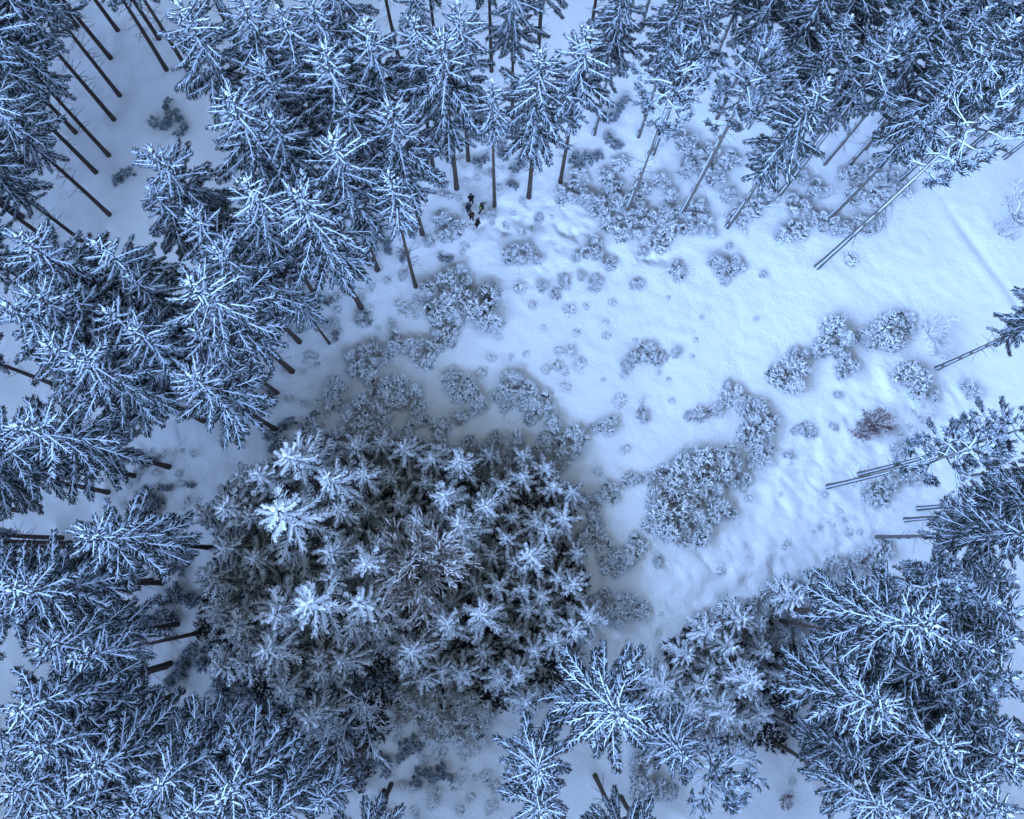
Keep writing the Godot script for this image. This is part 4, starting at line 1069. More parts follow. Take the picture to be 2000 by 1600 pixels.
	put("pine", "pine_tree", 27.73, 1.81, 1.045, 0.03, "frosted crooked-limbed pine, first such from the left in the lower right stand", "pine tree", "trees of the lower right stand", -0.019)
	put("pine", "pine_tree", 30.15, 7.53, 1.000, 0.44, "frosted crooked-limbed pine, second such from the left in the lower right stand", "pine tree", "trees of the lower right stand", -0.009)
	put("mid", "spruce_tree", 11.46, 11.44, 0.909, 1.54, "snow-laden spruce, first such from the left in the lower right stand", "spruce tree", "trees of the lower right stand", 0.011)
	put("mid", "spruce_tree", 24.06, 14.89, 0.955, 0.97, "spruce on the thick dark trunk crossing the lower right snow gap", "spruce tree", "trees of the lower right stand", -0.009)
	put("mid", "spruce_tree", 25.25, 4.78, 0.818, 1.84, "snow-laden spruce, second such from the left in the lower right stand", "spruce tree", "trees of the lower right stand", 0.020)
	put("mid", "spruce_tree", 38.34, 12.66, 1.000, 2.98, "snow-laden spruce, third such from the left in the lower right stand", "spruce tree", "trees of the lower right stand", 0.004)
	put("mid", "spruce_tree", 28.16, 7.21, 0.864, 3.79, "snow-laden spruce, fourth such from the left in the lower right stand", "spruce tree", "trees of the lower right stand", 0.006)
	put("mid", "spruce_tree", 27.61, 14.33, 0.955, 0.74, "snow-laden spruce, fifth such from the left in the lower right stand", "spruce tree", "trees of the lower right stand", 0.010)
	put("dark", "conifer_tree", 30.47, 4.90, 1.000, -0.20, "thinly snowed dark conifer, first such from the left in the lower right stand", "conifer", "trees of the lower right stand", 0.010)
	put("dark", "conifer_tree", 23.84, 12.62, 0.818, -0.16, "thinly snowed dark conifer, second such from the left in the lower right stand", "conifer", "trees of the lower right stand", 0.001)
	put("dark", "conifer_tree", 33.58, 1.13, 0.909, 0.03, "thinly snowed dark conifer, third such from the left in the lower right stand", "conifer", "trees of the lower right stand", -0.008)
	put("dark", "conifer_tree", 28.95, 4.57, 1.000, -0.14, "thinly snowed dark conifer, fourth such from the left in the lower right stand", "conifer", "trees of the lower right stand", -0.001)
	put("dark", "conifer_tree", 31.17, 2.01, 1.000, 0.09, "thinly snowed dark conifer, fifth such from the left in the lower right stand", "conifer", "trees of the lower right stand", 0.010)
	put("dark", "conifer_tree", 30.87, 10.27, 1.000, -0.25, "thinly snowed dark conifer, sixth such from the left in the lower right stand", "conifer", "trees of the lower right stand", -0.019)
	put("dark", "conifer_tree", 31.81, 4.43, 1.000, 0.42, "thinly snowed dark conifer, seventh such from the left in the lower right stand", "conifer", "trees of the lower right stand", -0.002)
	put("wide", "spruce_tree", 7.04, 8.94, 1.091, 3.43, "big star-shaped white spruce standing alone at bottom centre", "spruce tree", "trees along the bottom edge", 0.016)
	put("mid", "spruce_tree", -8.83, 18.08, 0.955, 4.89, "snow-laden spruce, first such from the left at the bottom edge", "spruce tree", "trees along the bottom edge", -0.019)
	put("mid", "spruce_tree", 2.65, 12.57, 0.909, 3.62, "spruce left of the big white star-shaped one at the bottom", "spruce tree", "trees along the bottom edge", -0.003)
	put("mid", "spruce_tree", 2.82, 15.04, 0.909, 3.97, "snow-laden spruce, second such from the left at the bottom edge", "spruce tree", "trees along the bottom edge", 0.008)
	put("mid", "spruce_tree", 8.42, 17.48, 1.000, 5.73, "spruce below the frame on the dark trunk under the big white star", "spruce tree", "trees along the bottom edge", -0.001)
	put("slim", "spruce_tree", -11.09, 14.83, 0.818, 2.46, "slender frosted spruce, first such from the left at the bottom edge", "spruce tree", "trees along the bottom edge", -0.005)
	put("slim", "spruce_tree", -9.41, 18.60, 0.955, 1.23, "slender frosted spruce, second such from the left at the bottom edge", "spruce tree", "trees along the bottom edge", 0.014)
	put("slim", "spruce_tree", 10.56, 19.14, 1.000, 5.21, "slender frosted spruce, third such from the left at the bottom edge", "spruce tree", "trees along the bottom edge", -0.008)
	put("wide", "spruce_tree", -29.52, 1.49, 1.023, 5.25, "broad snow-laden spruce, first such from the left in the lower left stand", "spruce tree", "trees of the lower left stand", -0.017)
	put("wide", "spruce_tree", -28.76, 13.32, 0.955, 2.72, "broad snow-laden spruce, second such from the left in the lower left stand", "spruce tree", "trees of the lower left stand", 0.008)
	put("wide", "spruce_tree", -28.19, 8.31, 1.023, 4.90, "broad spruce with very long white boughs at the left edge near the bottom", "spruce tree", "trees of the lower left stand", -0.009)
	put("wide", "spruce_tree", -29.78, -8.79, 1.045, 0.90, "broad spruce above the three bare trunks at the left edge", "spruce tree", "trees of the lower left stand", 0.016)
	put("wide", "spruce_tree", -26.89, 10.59, 1.000, 3.45, "broad snow-laden spruce, third such from the left in the lower left stand", "spruce tree", "trees of the lower left stand", -0.001)
	put("wide", "spruce_tree", -27.86, 5.01, 0.955, 2.08, "broad snow-laden spruce, fourth such from the left in the lower left stand", "spruce tree", "trees of the lower left stand", -0.000)
	put("wide", "spruce_tree", -25.89, 14.00, 1.000, 3.68, "broad snow-laden spruce, fifth such from the left in the lower left stand", "spruce tree", "trees of the lower left stand", -0.014)
	put("wide", "spruce_tree", -38.79, 4.59, 0.955, 0.43, "broad snow-laden spruce, sixth such from the left in the lower left stand", "spruce tree", "trees of the lower left stand", 0.012)
	put("wide", "spruce_tree", -24.11, 11.84, 1.000, 5.15, "broad snow-laden spruce, seventh such from the left in the lower left stand", "spruce tree", "trees of the lower left stand", -0.011)
	put("wide", "spruce_tree", -25.41, -1.55, 0.977, 4.17, "bushy spruce standing apart over the snowy glade at the left", "spruce tree", "trees of the lower left stand", 0.012)
	put("wide", "spruce_tree", -19.98, 12.27, 1.000, 4.54, "broad snow-laden spruce, eighth such from the left in the lower left stand", "spruce tree", "trees of the lower left stand", -0.019)
	put("wide", "spruce_tree", -18.44, 14.48, 0.955, 6.27, "broad snow-laden spruce, ninth such from the left in the lower left stand", "spruce tree", "trees of the lower left stand", 0.019)
	put("wide", "spruce_tree", -15.97, 13.11, 1.000, 0.31, "broad snow-laden spruce, tenth such from the left in the lower left stand", "spruce tree", "trees of the lower left stand", 0.008)
	put("wide", "spruce_tree", -20.52, 12.66, 0.955, 1.38, "broad snow-laden spruce, eleventh such from the left in the lower left stand", "spruce tree", "trees of the lower left stand", 0.014)
	put("wide", "spruce_tree", -13.81, 14.94, 0.909, 5.98, "broad snow-laden spruce, twelfth such from the left in the lower left stand", "spruce tree", "trees of the lower left stand", 0.006)
	put("high", "spruce_tree", -42.62, -4.85, 1.000, 0.85, "tall bare-stemmed spruce, first such from the left in the lower left stand", "spruce tree", "trees of the lower left stand", 0.008)
	put("high", "spruce_tree", -38.63, -2.41, 1.000, 5.77, "tall bare-stemmed spruce, second such from the left in the lower left stand", "spruce tree", "trees of the lower left stand", -0.008)
	put("high", "spruce_tree", -37.44, -0.31, 1.000, 3.83, "tall bare-stemmed spruce, third such from the left in the lower left stand", "spruce tree", "trees of the lower left stand", -0.014)
	put("high", "spruce_tree", -34.99, -6.46, 1.000, 1.01, "tall bare-stemmed spruce, fourth such from the left in the lower left stand", "spruce tree", "trees of the lower left stand", -0.003)
	put("high", "spruce_tree", -32.57, 1.33, 1.000, 0.27, "tall bare-stemmed spruce, fifth such from the left in the lower left stand", "spruce tree", "trees of the lower left stand", 0.005)
	put("high", "spruce_tree", -32.85, -7.95, 1.000, 2.38, "tall bare-stemmed spruce, sixth such from the left in the lower left stand", "spruce tree", "trees of the lower left stand", -0.016)
	put("high", "spruce_tree", -31.77, 3.12, 0.955, 0.36, "tall bare-stemmed spruce, seventh such from the left in the lower left stand", "spruce tree", "trees of the lower left stand", -0.017)
	put("high", "spruce_tree", -30.43, 1.28, 1.000, 4.66, "tall bare-stemmed spruce, eighth such from the left in the lower left stand", "spruce tree", "trees of the lower left stand", 0.003)
	put("slim", "spruce_tree", -37.94, -1.92, 0.955, 0.84, "slender frosted spruce, first such from the left in the lower left stand", "spruce tree", "trees of the lower left stand", 0.015)
	put("slim", "spruce_tree", -37.26, -1.51, 0.909, 1.98, "slender frosted spruce, second such from the left in the lower left stand", "spruce tree", "trees of the lower left stand", -0.003)
	put("slim", "spruce_tree", -25.86, 5.73, 0.955, 3.07, "slender frosted spruce, third such from the left in the lower left stand", "spruce tree", "trees of the lower left stand", 0.004)
	put("slim", "spruce_tree", -16.88, 15.54, 0.909, 2.35, "slender frosted spruce, fourth such from the left in the lower left stand", "spruce tree", "trees of the lower left stand", 0.018)
	put("mid", "spruce_tree", -21.86, 14.32, 0.955, 4.38, "snow-laden spruce, first such from the left in the lower left stand", "spruce tree", "trees of the lower left stand", -0.018)
	put("mid", "spruce_tree", -30.44, 11.05, 0.909, 3.96, "snow-laden spruce, second such from the left in the lower left stand", "spruce tree", "trees of the lower left stand", -0.014)
	put("mid", "spruce_tree", -28.48, 8.58, 0.955, 5.72, "snow-laden spruce, third such from the left in the lower left stand", "spruce tree", "trees of the lower left stand", 0.000)
	put("mid", "spruce_tree", -26.17, 12.64, 0.909, 3.90, "snow-laden spruce, fourth such from the left in the lower left stand", "spruce tree", "trees of the lower left stand", 0.002)
	put("mid", "spruce_tree", -18.23, 19.62, 0.955, 3.46, "snow-laden spruce, fifth such from the left in the lower left stand", "spruce tree", "trees of the lower left stand", -0.009)
	put("mid", "spruce_tree", -18.16, 14.31, 1.000, 4.71, "snow-laden spruce, sixth such from the left in the lower left stand", "spruce tree", "trees of the lower left stand", -0.010)
	put("fir", "young_fir", -23.21, -3.82, 1.068, 1.47, "young white fir, first from the left in the upper left part of the fir thicket", "young fir", "young firs of the lower middle thicket", -0.088)
	put("fir", "young_fir", -21.56, -4.84, 1.437, 1.13, "young white fir, second from the left in the upper left part of the fir thicket", "young fir", "young firs of the lower middle thicket", 0.057)
	put("fir", "young_fir", -21.58, -1.76, 1.253, 0.54, "young white fir, third from the left in the upper left part of the fir thicket", "young fir", "young firs of the lower middle thicket", 0.037)
	put("fir", "young_fir", -20.34, -6.17, 1.236, 0.78, "young white fir, fourth from the left in the upper left part of the fir thicket", "young fir", "young firs of the lower middle thicket", -0.098)
	put("fir", "young_fir", -20.24, -3.77, 1.209, 5.51, "young white fir, fifth from the left in the upper left part of the fir thicket", "young fir", "young firs of the lower middle thicket", -0.063)
	put("fir", "young_fir", -19.59, -0.59, 1.222, 5.00, "young white fir, sixth from the left in the upper left part of the fir thicket", "young fir", "young firs of the lower middle thicket", -0.042)
	put("small", "young_fir", -20.01, -2.29, 1.488, 0.34, "little white fir, seventh from the left in the upper left part of the fir thicket", "young fir", "young firs of the lower middle thicket", 0.054)
	put("fir", "young_fir", -17.73, -5.98, 1.518, 4.28, "young white fir, eighth from the left in the upper left part of the fir thicket", "young fir", "young firs of the lower middle thicket", 0.108)
	put("fir", "young_fir", -15.90, -3.01, 1.963, 0.73, "biggest young fir, a bright double star left in the fir thicket", "young fir", "young firs of the lower middle thicket", -0.066)
	put("fir", "young_fir", -15.67, -8.24, 1.649, 5.15, "young white fir, tenth from the left in the upper left part of the fir thicket", "young fir", "young firs of the lower middle thicket", 0.040)
	put("fir", "young_fir", -16.16, -2.61, 1.088, 2.22, "young white fir, eleventh from the left in the upper left part of the fir thicket", "young fir", "young firs of the lower middle thicket", 0.030)
	put("fir", "young_fir", -15.66, -5.85, 1.126, 3.85, "young white fir, twelfth from the left in the upper left part of the fir thicket", "young fir", "young firs of the lower middle thicket", -0.040)
	put("fir", "young_fir", -13.00, -0.77, 1.376, 0.86, "young white fir, thirteenth from the left in the upper left part of the fir thicket", "young fir", "young firs of the lower middle thicket", -0.027)
	put("fir", "young_fir", -12.93, -6.62, 1.474, 5.05, "young white fir, fourteenth from the left in the upper left part of the fir thicket", "young fir", "young firs of the lower middle thicket", 0.035)
	put("fir", "young_fir", -13.07, -3.80, 1.149, 3.25, "young white fir, fifteenth from the left in the upper left part of the fir thicket", "young fir", "young firs of the lower middle thicket", 0.084)
	put("small", "young_fir", -12.25, -10.04, 1.532, 4.65, "little white fir, sixteenth from the left in the upper left part of the fir thicket", "young fir", "young firs of the lower middle thicket", 0.018)
	put("fir", "young_fir", -11.24, -6.72, 1.081, 0.21, "young white fir, seventeenth from the left in the upper left part of the fir thicket", "young fir", "young firs of the lower middle thicket", -0.097)
	put("small", "young_fir", -11.60, -4.42, 1.507, 5.58, "little white fir, eighteenth from the left in the upper left part of the fir thicket", "young fir", "young firs of the lower middle thicket", -0.111)
	put("fir", "young_fir", -9.73, -0.76, 1.487, 0.00, "young white fir, nineteenth from the left in the upper left part of the fir thicket", "young fir", "young firs of the lower middle thicket", 0.062)
	put("fir", "young_fir", -22.90, 1.38, 1.108, 3.89, "young white fir, first from the left in the lower left part of the fir thicket", "young fir", "young firs of the lower middle thicket", 0.094)
	put("fir", "young_fir", -22.29, 3.74, 1.038, 0.63, "young white fir, second from the left in the lower left part of the fir thicket", "young fir", "young firs of the lower middle thicket", -0.008)
	put("small", "young_fir", -22.21, 7.87, 1.480, 2.35, "little white fir, third from the left in the lower left part of the fir thicket", "young fir", "young firs of the lower middle thicket", -0.082)
	put("fir", "young_fir", -20.28, 4.02, 1.290, 0.96, "young white fir, fourth from the left in the lower left part of the fir thicket", "young fir", "young firs of the lower middle thicket", 0.091)
	put("small", "young_fir", -20.43, 7.82, 1.620, 1.01, "little white fir, fifth from the left in the lower left part of the fir thicket", "young fir", "young firs of the lower middle thicket", -0.053)
	put("fir", "young_fir", -19.56, 5.68, 1.042, 3.03, "young white fir, sixth from the left in the lower left part of the fir thicket", "young fir", "young firs of the lower middle thicket", -0.064)
	put("small", "young_fir", -19.87, 1.04, 1.412, 2.32, "little white fir, seventh from the left in the lower left part of the fir thicket", "young fir", "young firs of the lower middle thicket", 0.102)
	put("fir", "young_fir", -16.82, 6.60, 1.576, 4.23, "young white fir, eighth from the left in the lower left part of the fir thicket", "young fir", "young firs of the lower middle thicket", 0.045)
	put("fir", "young_fir", -16.83, 2.41, 1.610, 0.74, "young white fir, ninth from the left in the lower left part of the fir thicket", "young fir", "young firs of the lower middle thicket", 0.107)
	put("fir", "young_fir", -16.82, 9.03, 1.119, 4.24, "young white fir, tenth from the left in the lower left part of the fir thicket", "young fir", "young firs of the lower middle thicket", -0.050)
	put("fir", "young_fir", -16.13, 4.83, 1.199, 1.26, "young white fir, eleventh from the left in the lower left part of the fir thicket", "young fir", "young firs of the lower middle thicket", -0.081)
	put("fir", "young_fir", -16.43, -0.20, 1.089, 0.49, "young white fir, twelfth from the left in the lower left part of the fir thicket", "young fir", "young firs of the lower middle thicket", -0.065)
	put("small", "young_fir", -15.47, 1.64, 1.617, 2.29, "little white fir, thirteenth from the left in the lower left part of the fir thicket", "young fir", "young firs of the lower middle thicket", 0.114)
	put("fir", "young_fir", -14.11, 11.51, 1.259, 1.78, "young white fir, fourteenth from the left in the lower left part of the fir thicket", "young fir", "young firs of the lower middle thicket", -0.008)
	put("fir", "young_fir", -13.17, 3.23, 1.863, 4.51, "long-armed white young fir, lowest big star left of the brown-crowned tree", "young fir", "young firs of the lower middle thicket", 0.056)
	put("fir", "young_fir", -14.32, 6.83, 1.047, 4.22, "young white fir, sixteenth from the left in the lower left part of the fir thicket", "young fir", "young firs of the lower middle thicket", -0.062)
	put("fir", "young_fir", -13.99, 8.40, 1.081, 2.70, "young white fir, seventeenth from the left in the lower left part of the fir thicket", "young fir", "young firs of the lower middle thicket", 0.035)
	put("fir", "young_fir", -12.90, 2.11, 1.348, 0.38, "young white fir, eighteenth from the left in the lower left part of the fir thicket", "young fir", "young firs of the lower middle thicket", -0.118)
	put("fir", "young_fir", -12.15, 7.51, 1.156, 0.28, "young white fir, nineteenth from the left in the lower left part of the fir thicket", "young fir", "young firs of the lower middle thicket", -0.022)
	put("fir", "young_fir", -11.79, 5.60, 1.192, 3.26, "young white fir, twentieth from the left in the lower left part of the fir thicket", "young fir", "young firs of the lower middle thicket", 0.118)
	put("fir", "young_fir", -11.76, 0.99, 1.065, 0.45, "young white fir, twenty-first from the left in the lower left part of the fir thicket", "young fir", "young firs of the lower middle thicket", -0.097)
	put("fir", "young_fir", -11.07, 4.07, 1.196, 5.88, "young white fir, twenty-second from the left in the lower left part of the fir thicket", "young fir", "young firs of the lower middle thicket", -0.002)
	put("small", "young_fir", -11.34, 1.03, 1.580, 0.32, "little white fir, twenty-third from the left in the lower left part of the fir thicket", "young fir", "young firs of the lower middle thicket", -0.062)
	put("fir", "young_fir", -9.29, 3.35, 1.573, 1.60, "young white fir, twenty-fourth from the left in the lower left part of the fir thicket", "young fir", "young firs of the lower middle thicket", -0.106)
	put("small", "young_fir", -10.24, -10.21, 1.213, 0.32, "little white fir, first from the left in the upper right part of the fir thicket", "young fir", "young firs of the lower middle thicket", -0.047)
	put("small", "young_fir", -9.99, -3.61, 1.244, 1.13, "little white fir, second from the left in the upper right part of the fir thicket", "young fir", "young firs of the lower middle thicket", 0.113)
	put("small", "young_fir", -9.25, -7.53, 1.255, 3.34, "little white fir, third from the left in the upper right part of the fir thicket", "young fir", "young firs of the lower middle thicket", -0.023)
	put("small", "young_fir", -8.16, -4.83, 1.579, 0.68, "little white fir, fourth from the left in the upper right part of the fir thicket", "young fir", "young firs of the lower middle thicket", -0.045)
	put("small", "young_fir", -8.08, -9.38, 1.566, 3.76, "little white fir, fifth from the left in the upper right part of the fir thicket", "young fir", "young firs of the lower middle thicket", 0.101)
	put("fir", "young_fir", -6.78, -3.02, 1.096, 0.11, "young white fir, sixth from the left in the upper right part of the fir thicket", "young fir", "young firs of the lower middle thicket", -0.069)
	put("small", "young_fir", -6.14, -7.06, 1.343, 3.59, "little white fir, seventh from the left in the upper right part of the fir thicket", "young fir", "young firs of the lower middle thicket", -0.003)
	put("small", "young_fir", -5.62, -2.75, 1.342, 4.56, "little white fir, eighth from the left in the upper right part of the fir thicket", "young fir", "young firs of the lower middle thicket", 0.030)
	put("small", "young_fir", -5.47, -9.15, 1.590, 2.82, "little white fir, ninth from the left in the upper right part of the fir thicket", "young fir", "young firs of the lower middle thicket", -0.046)
	put("fir", "young_fir", -4.11, -5.01, 1.183, 0.73, "young white fir, tenth from the left in the upper right part of the fir thicket", "young fir", "young firs of the lower middle thicket", -0.066)
	put("small", "young_fir", -4.32, -1.48, 1.242, 4.85, "little white fir, eleventh from the left in the upper right part of the fir thicket", "young fir", "young firs of the lower middle thicket", -0.099)
	put("fir", "young_fir", -2.98, -8.24, 1.035, 0.82, "young white fir, twelfth from the left in the upper right part of the fir thicket", "young fir", "young firs of the lower middle thicket", -0.045)
	put("fir", "young_fir", -2.24, -2.78, 1.225, 1.54, "bright round fir star right above the brown-crowned tree", "young fir", "young firs of the lower middle thicket", -0.100)
	put("small", "young_fir", -1.74, -0.85, 1.076, 3.62, "little white fir, fourteenth from the left in the upper right part of the fir thicket", "young fir", "young firs of the lower middle thicket", -0.017)
	put("fir", "young_fir", -1.47, -5.29, 1.066, 4.40, "young white fir, fifteenth from the left in the upper right part of the fir thicket", "young fir", "young firs of the lower middle thicket", -0.105)
	put("small", "young_fir", -0.48, -9.41, 1.061, 1.80, "little white fir, sixteenth from the left in the upper right part of the fir thicket", "young fir", "young firs of the lower middle thicket", -0.072)
	put("small", "young_fir", -0.45, -4.05, 1.270, 2.64, "little white fir, seventeenth from the left in the upper right part of the fir thicket", "young fir", "young firs of the lower middle thicket", -0.096)
	put("small", "young_fir", -0.43, -0.63, 1.243, 3.49, "little white fir, eighteenth from the left in the upper right part of the fir thicket", "young fir", "young firs of the lower middle thicket", 0.061)
	put("small", "young_fir", 0.62, -6.59, 1.500, 4.77, "little white fir, nineteenth from the left in the upper right part of the fir thicket", "young fir", "young firs of the lower middle thicket", 0.037)
	put("small", "young_fir", 1.29, -4.05, 1.283, 5.13, "little white fir, twentieth from the left in the upper right part of the fir thicket", "young fir", "young firs of the lower middle thicket", -0.014)
	put("small", "young_fir", 1.27, -1.87, 1.624, 4.57, "little white fir, twenty-first from the left in the upper right part of the fir thicket", "young fir", "young firs of the lower middle thicket", 0.109)
	put("small", "young_fir", 1.94, -7.49, 1.414, 5.10, "little white fir, twenty-second from the left in the upper right part of the fir thicket", "young fir", "young firs of the lower middle thicket", -0.056)
	put("small", "young_fir", 2.20, -9.20, 1.059, 0.41, "little white fir, twenty-third from the left in the upper right part of the fir thicket", "young fir", "young firs of the lower middle thicket", -0.089)
	put("small", "young_fir", 3.23, -3.82, 1.375, 4.24, "little white fir, twenty-fourth from the left in the upper right part of the fir thicket", "young fir", "young firs of the lower middle thicket", -0.057)
	put("small", "young_fir", 3.96, -8.48, 1.162, 4.80, "little white fir, twenty-fifth from the left in the upper right part of the fir thicket", "young fir", "young firs of the lower middle thicket", -0.105)
	put("small", "young_fir", 4.05, -2.30, 1.574, 0.32, "little white fir, twenty-sixth from the left in the upper right part of the fir thicket", "young fir", "young firs of the lower middle thicket", -0.113)
	put("small", "young_fir", 4.80, -6.67, 1.290, 5.40, "little white fir, twenty-seventh from the left in the upper right part of the fir thicket", "young fir", "young firs of the lower middle thicket", -0.034)
	put("small", "young_fir", 5.58, -4.01, 1.523, 1.45, "little white fir, twenty-eighth from the left in the upper right part of the fir thicket", "young fir", "young firs of the lower middle thicket", 0.027)
	put("small", "young_fir", 6.60, -6.28, 1.149, 2.07, "little white fir, twenty-ninth from the left in the upper right part of the fir thicket", "young fir", "young firs of the lower middle thicket", -0.033)
	put("small", "young_fir", 7.01, -1.07, 0.983, 5.19, "little white fir, thirtieth from the left in the upper right part of the fir thicket", "young fir", "young firs of the lower middle thicket", 0.020)
	put("fir", "young_fir", -9.24, 4.14, 1.055, 3.33, "young white fir, first from the left in the lower right part of the fir thicket", "young fir", "young firs of the lower middle thicket", -0.097)
	put("small", "young_fir", -9.71, 6.43, 1.113, 2.80, "little white fir, second from the left in the lower right part of the fir thicket", "young fir", "young firs of the lower middle thicket", 0.050)
	put("small", "young_fir", -8.82, 1.03, 1.602, 0.74, "little white fir, third from the left in the lower right part of the fir thicket", "young fir", "young firs of the lower middle thicket", 0.071)
	put("fir", "young_fir", -7.17, 7.25, 1.255, 2.90, "young white fir, fourth from the left in the lower right part of the fir thicket", "young fir", "young firs of the lower middle thicket", 0.100)
	put("small", "young_fir", -6.18, 9.15, 1.369, 4.82, "little white fir, fifth from the left in the lower right part of the fir thicket", "young fir", "young firs of the lower middle thicket", -0.014)
	put("small", "young_fir", -5.81, 6.74, 1.433, 6.09, "little white fir, sixth from the left in the lower right part of the fir thicket", "young fir", "young firs of the lower middle thicket", 0.008)
	put("small", "young_fir", -4.96, 8.36, 1.368, 5.11, "little white fir, seventh from the left in the lower right part of the fir thicket", "young fir", "young firs of the lower middle thicket", -0.095)
	put("fir", "young_fir", -4.34, 5.24, 1.173, 6.14, "young white fir, eighth from the left in the lower right part of the fir thicket", "young fir", "young firs of the lower middle thicket", -0.107)
	put("small", "young_fir", -3.86, 3.16, 1.054, 3.03, "little white fir, ninth from the left in the lower right part of the fir thicket", "young fir", "young firs of the lower middle thicket", 0.018)
	put("small", "young_fir", -3.00, -0.21, 1.327, 1.35, "little white fir, tenth from the left in the lower right part of the fir thicket", "young fir", "young firs of the lower middle thicket", -0.026)
	put("small", "young_fir", -2.87, 8.42, 1.430, 3.53, "little white fir, eleventh from the left in the lower right part of the fir thicket", "young fir", "young firs of the lower middle thicket", -0.072)
	put("small", "young_fir", -1.92, 1.68, 1.262, 1.52, "little white fir, twelfth from the left in the lower right part of the fir thicket", "young fir", "young firs of the lower middle thicket", 0.060)
	put("small", "young_fir", -1.24, 7.23, 1.190, 6.17, "little white fir, thirteenth from the left in the lower right part of the fir thicket", "young fir", "young firs of the lower middle thicket", -0.060)
	put("fir", "young_fir", -0.97, 4.45, 1.236, 3.88, "young white fir, fourteenth from the left in the lower right part of the fir thicket", "young fir", "young firs of the lower middle thicket", 0.084)
	put("small", "young_fir", -0.41, 3.54, 1.282, 5.22, "little white fir, fifteenth from the left in the lower right part of the fir thicket", "young fir", "young firs of the lower middle thicket", -0.086)
	put("small", "young_fir", 0.43, 2.26, 1.612, 1.06, "little white fir, sixteenth from the left in the lower right part of the fir thicket", "young fir", "young firs of the lower middle thicket", -0.111)
	put("small", "young_fir", 0.45, 8.92, 1.464, 5.65, "little white fir, seventeenth from the left in the lower right part of the fir thicket", "young fir", "young firs of the lower middle thicket", 0.052)
	put("small", "young_fir", 1.29, 5.61, 1.192, 2.04, "little white fir, eighteenth from the left in the lower right part of the fir thicket", "young fir", "young firs of the lower middle thicket", 0.071)
	put("small", "young_fir", 1.70, 0.21, 1.484, 3.91, "little white fir, nineteenth from the left in the lower right part of the fir thicket", "young fir", "young firs of the lower middle thicket", 0.087)
	put("small", "young_fir", 1.68, 8.86, 1.618, 0.06, "little white fir, twentieth from the left in the lower right part of the fir thicket", "young fir", "young firs of the lower middle thicket", -0.030)
	put("small", "young_fir", 2.12, 1.86, 1.551, 1.16, "little white fir, twenty-first from the left in the lower right part of the fir thicket", "young fir", "young firs of the lower middle thicket", 0.021)
	put("small", "young_fir", 2.56, 3.75, 1.277, 0.17, "little white fir, twenty-second from the left in the lower right part of the fir thicket", "young fir", "young firs of the lower middle thicket", -0.044)
	put("small", "young_fir", 2.51, 10.78, 1.449, 2.99, "little white fir, twenty-third from the left in the lower right part of the fir thicket", "young fir", "young firs of the lower middle thicket", -0.028)
	put("small", "young_fir", 3.16, 6.96, 1.415, 6.17, "little white fir, twenty-fourth from the left in the lower right part of the fir thicket", "young fir", "young firs of the lower middle thicket", -0.024)
	put("fir", "young_fir", 3.27, -0.20, 1.083, 4.35, "young white fir, twenty-fifth from the left in the lower right part of the fir thicket", "young fir", "young firs of the lower middle thicket", 0.102)
	put("small", "young_fir", 3.83, 2.49, 1.401, 5.02, "little white fir, twenty-sixth from the left in the lower right part of the fir thicket", "young fir", "young firs of the lower middle thicket", 0.009)
	put("small", "young_fir", 4.48, 3.96, 1.265, 4.27, "little white fir, twenty-seventh from the left in the lower right part of the fir thicket", "young fir", "young firs of the lower middle thicket", 0.022)
	put("small", "young_fir", 4.83, 6.34, 1.483, 0.49, "little white fir, twenty-eighth from the left in the lower right part of the fir thicket", "young fir", "young firs of the lower middle thicket", -0.052)
	put("small", "young_fir", 5.14, 0.84, 1.332, 3.64, "little white fir, twenty-ninth from the left in the lower right part of the fir thicket", "young fir", "young firs of the lower middle thicket", -0.035)
	put("small", "young_fir", 6.17, 1.46, 1.440, 1.93, "little white fir, thirtieth from the left in the lower right part of the fir thicket", "young fir", "young firs of the lower middle thicket", 0.051)
	put("small", "young_fir", 6.30, 5.13, 1.514, 4.50, "little white fir, thirty-first from the left in the lower right part of the fir thicket", "young fir", "young firs of the lower middle thicket", -0.054)
	put("small", "young_fir", 6.89, 7.78, 0.878, 4.21, "little white fir, thirty-second from the left in the lower right part of the fir thicket", "young fir", "young firs of the lower middle thicket", 0.061)
	put("small", "young_fir", 8.02, 4.54, 1.442, 4.32, "little white fir, thirty-third from the left in the lower right part of the fir thicket", "young fir", "young firs of the lower middle thicket", 0.095)
	put("small", "young_fir", 12.89, 9.35, 1.474, 3.84, "little white fir, first from the left beside the lower right path", "young fir", "young firs between the path and the lower right stand", 0.057)
	put("small", "young_fir", 13.17, 14.89, 1.062, 5.63, "little white fir, second from the left beside the lower right path", "young fir", "young firs between the path and the lower right stand", 0.004)
	put("small", "young_fir", 14.22, 12.05, 1.210, 3.42, "little white fir, third from the left beside the lower right path", "young fir", "young firs between the path and the lower right stand", 0.114)
	put("fir", "young_fir", 14.02, 9.20, 1.036, 2.45, "young white fir, fourth from the left beside the lower right path", "young fir", "young firs between the path and the lower right stand", -0.119)
	put("small", "young_fir", 16.03, 7.31, 1.314, 5.65, "little white fir, fifth from the left beside the lower right path", "young fir", "young firs between the path and the lower right stand", 0.037)
	put("fir", "young_fir", 15.09, 11.06, 1.062, 2.43, "young white fir, sixth from the left beside the lower right path", "young fir", "young firs between the path and the lower right stand", 0.027)
	put("small", "young_fir", 16.92, 9.89, 1.594, 3.48, "little white fir, seventh from the left beside the lower right path", "young fir", "young firs between the path and the lower right stand", 0.045)
	put("small", "young_fir", 17.72, 5.58, 1.421, 5.57, "little white fir, eighth from the left beside the lower right path", "young fir", "young firs between the path and the lower right stand", -0.030)
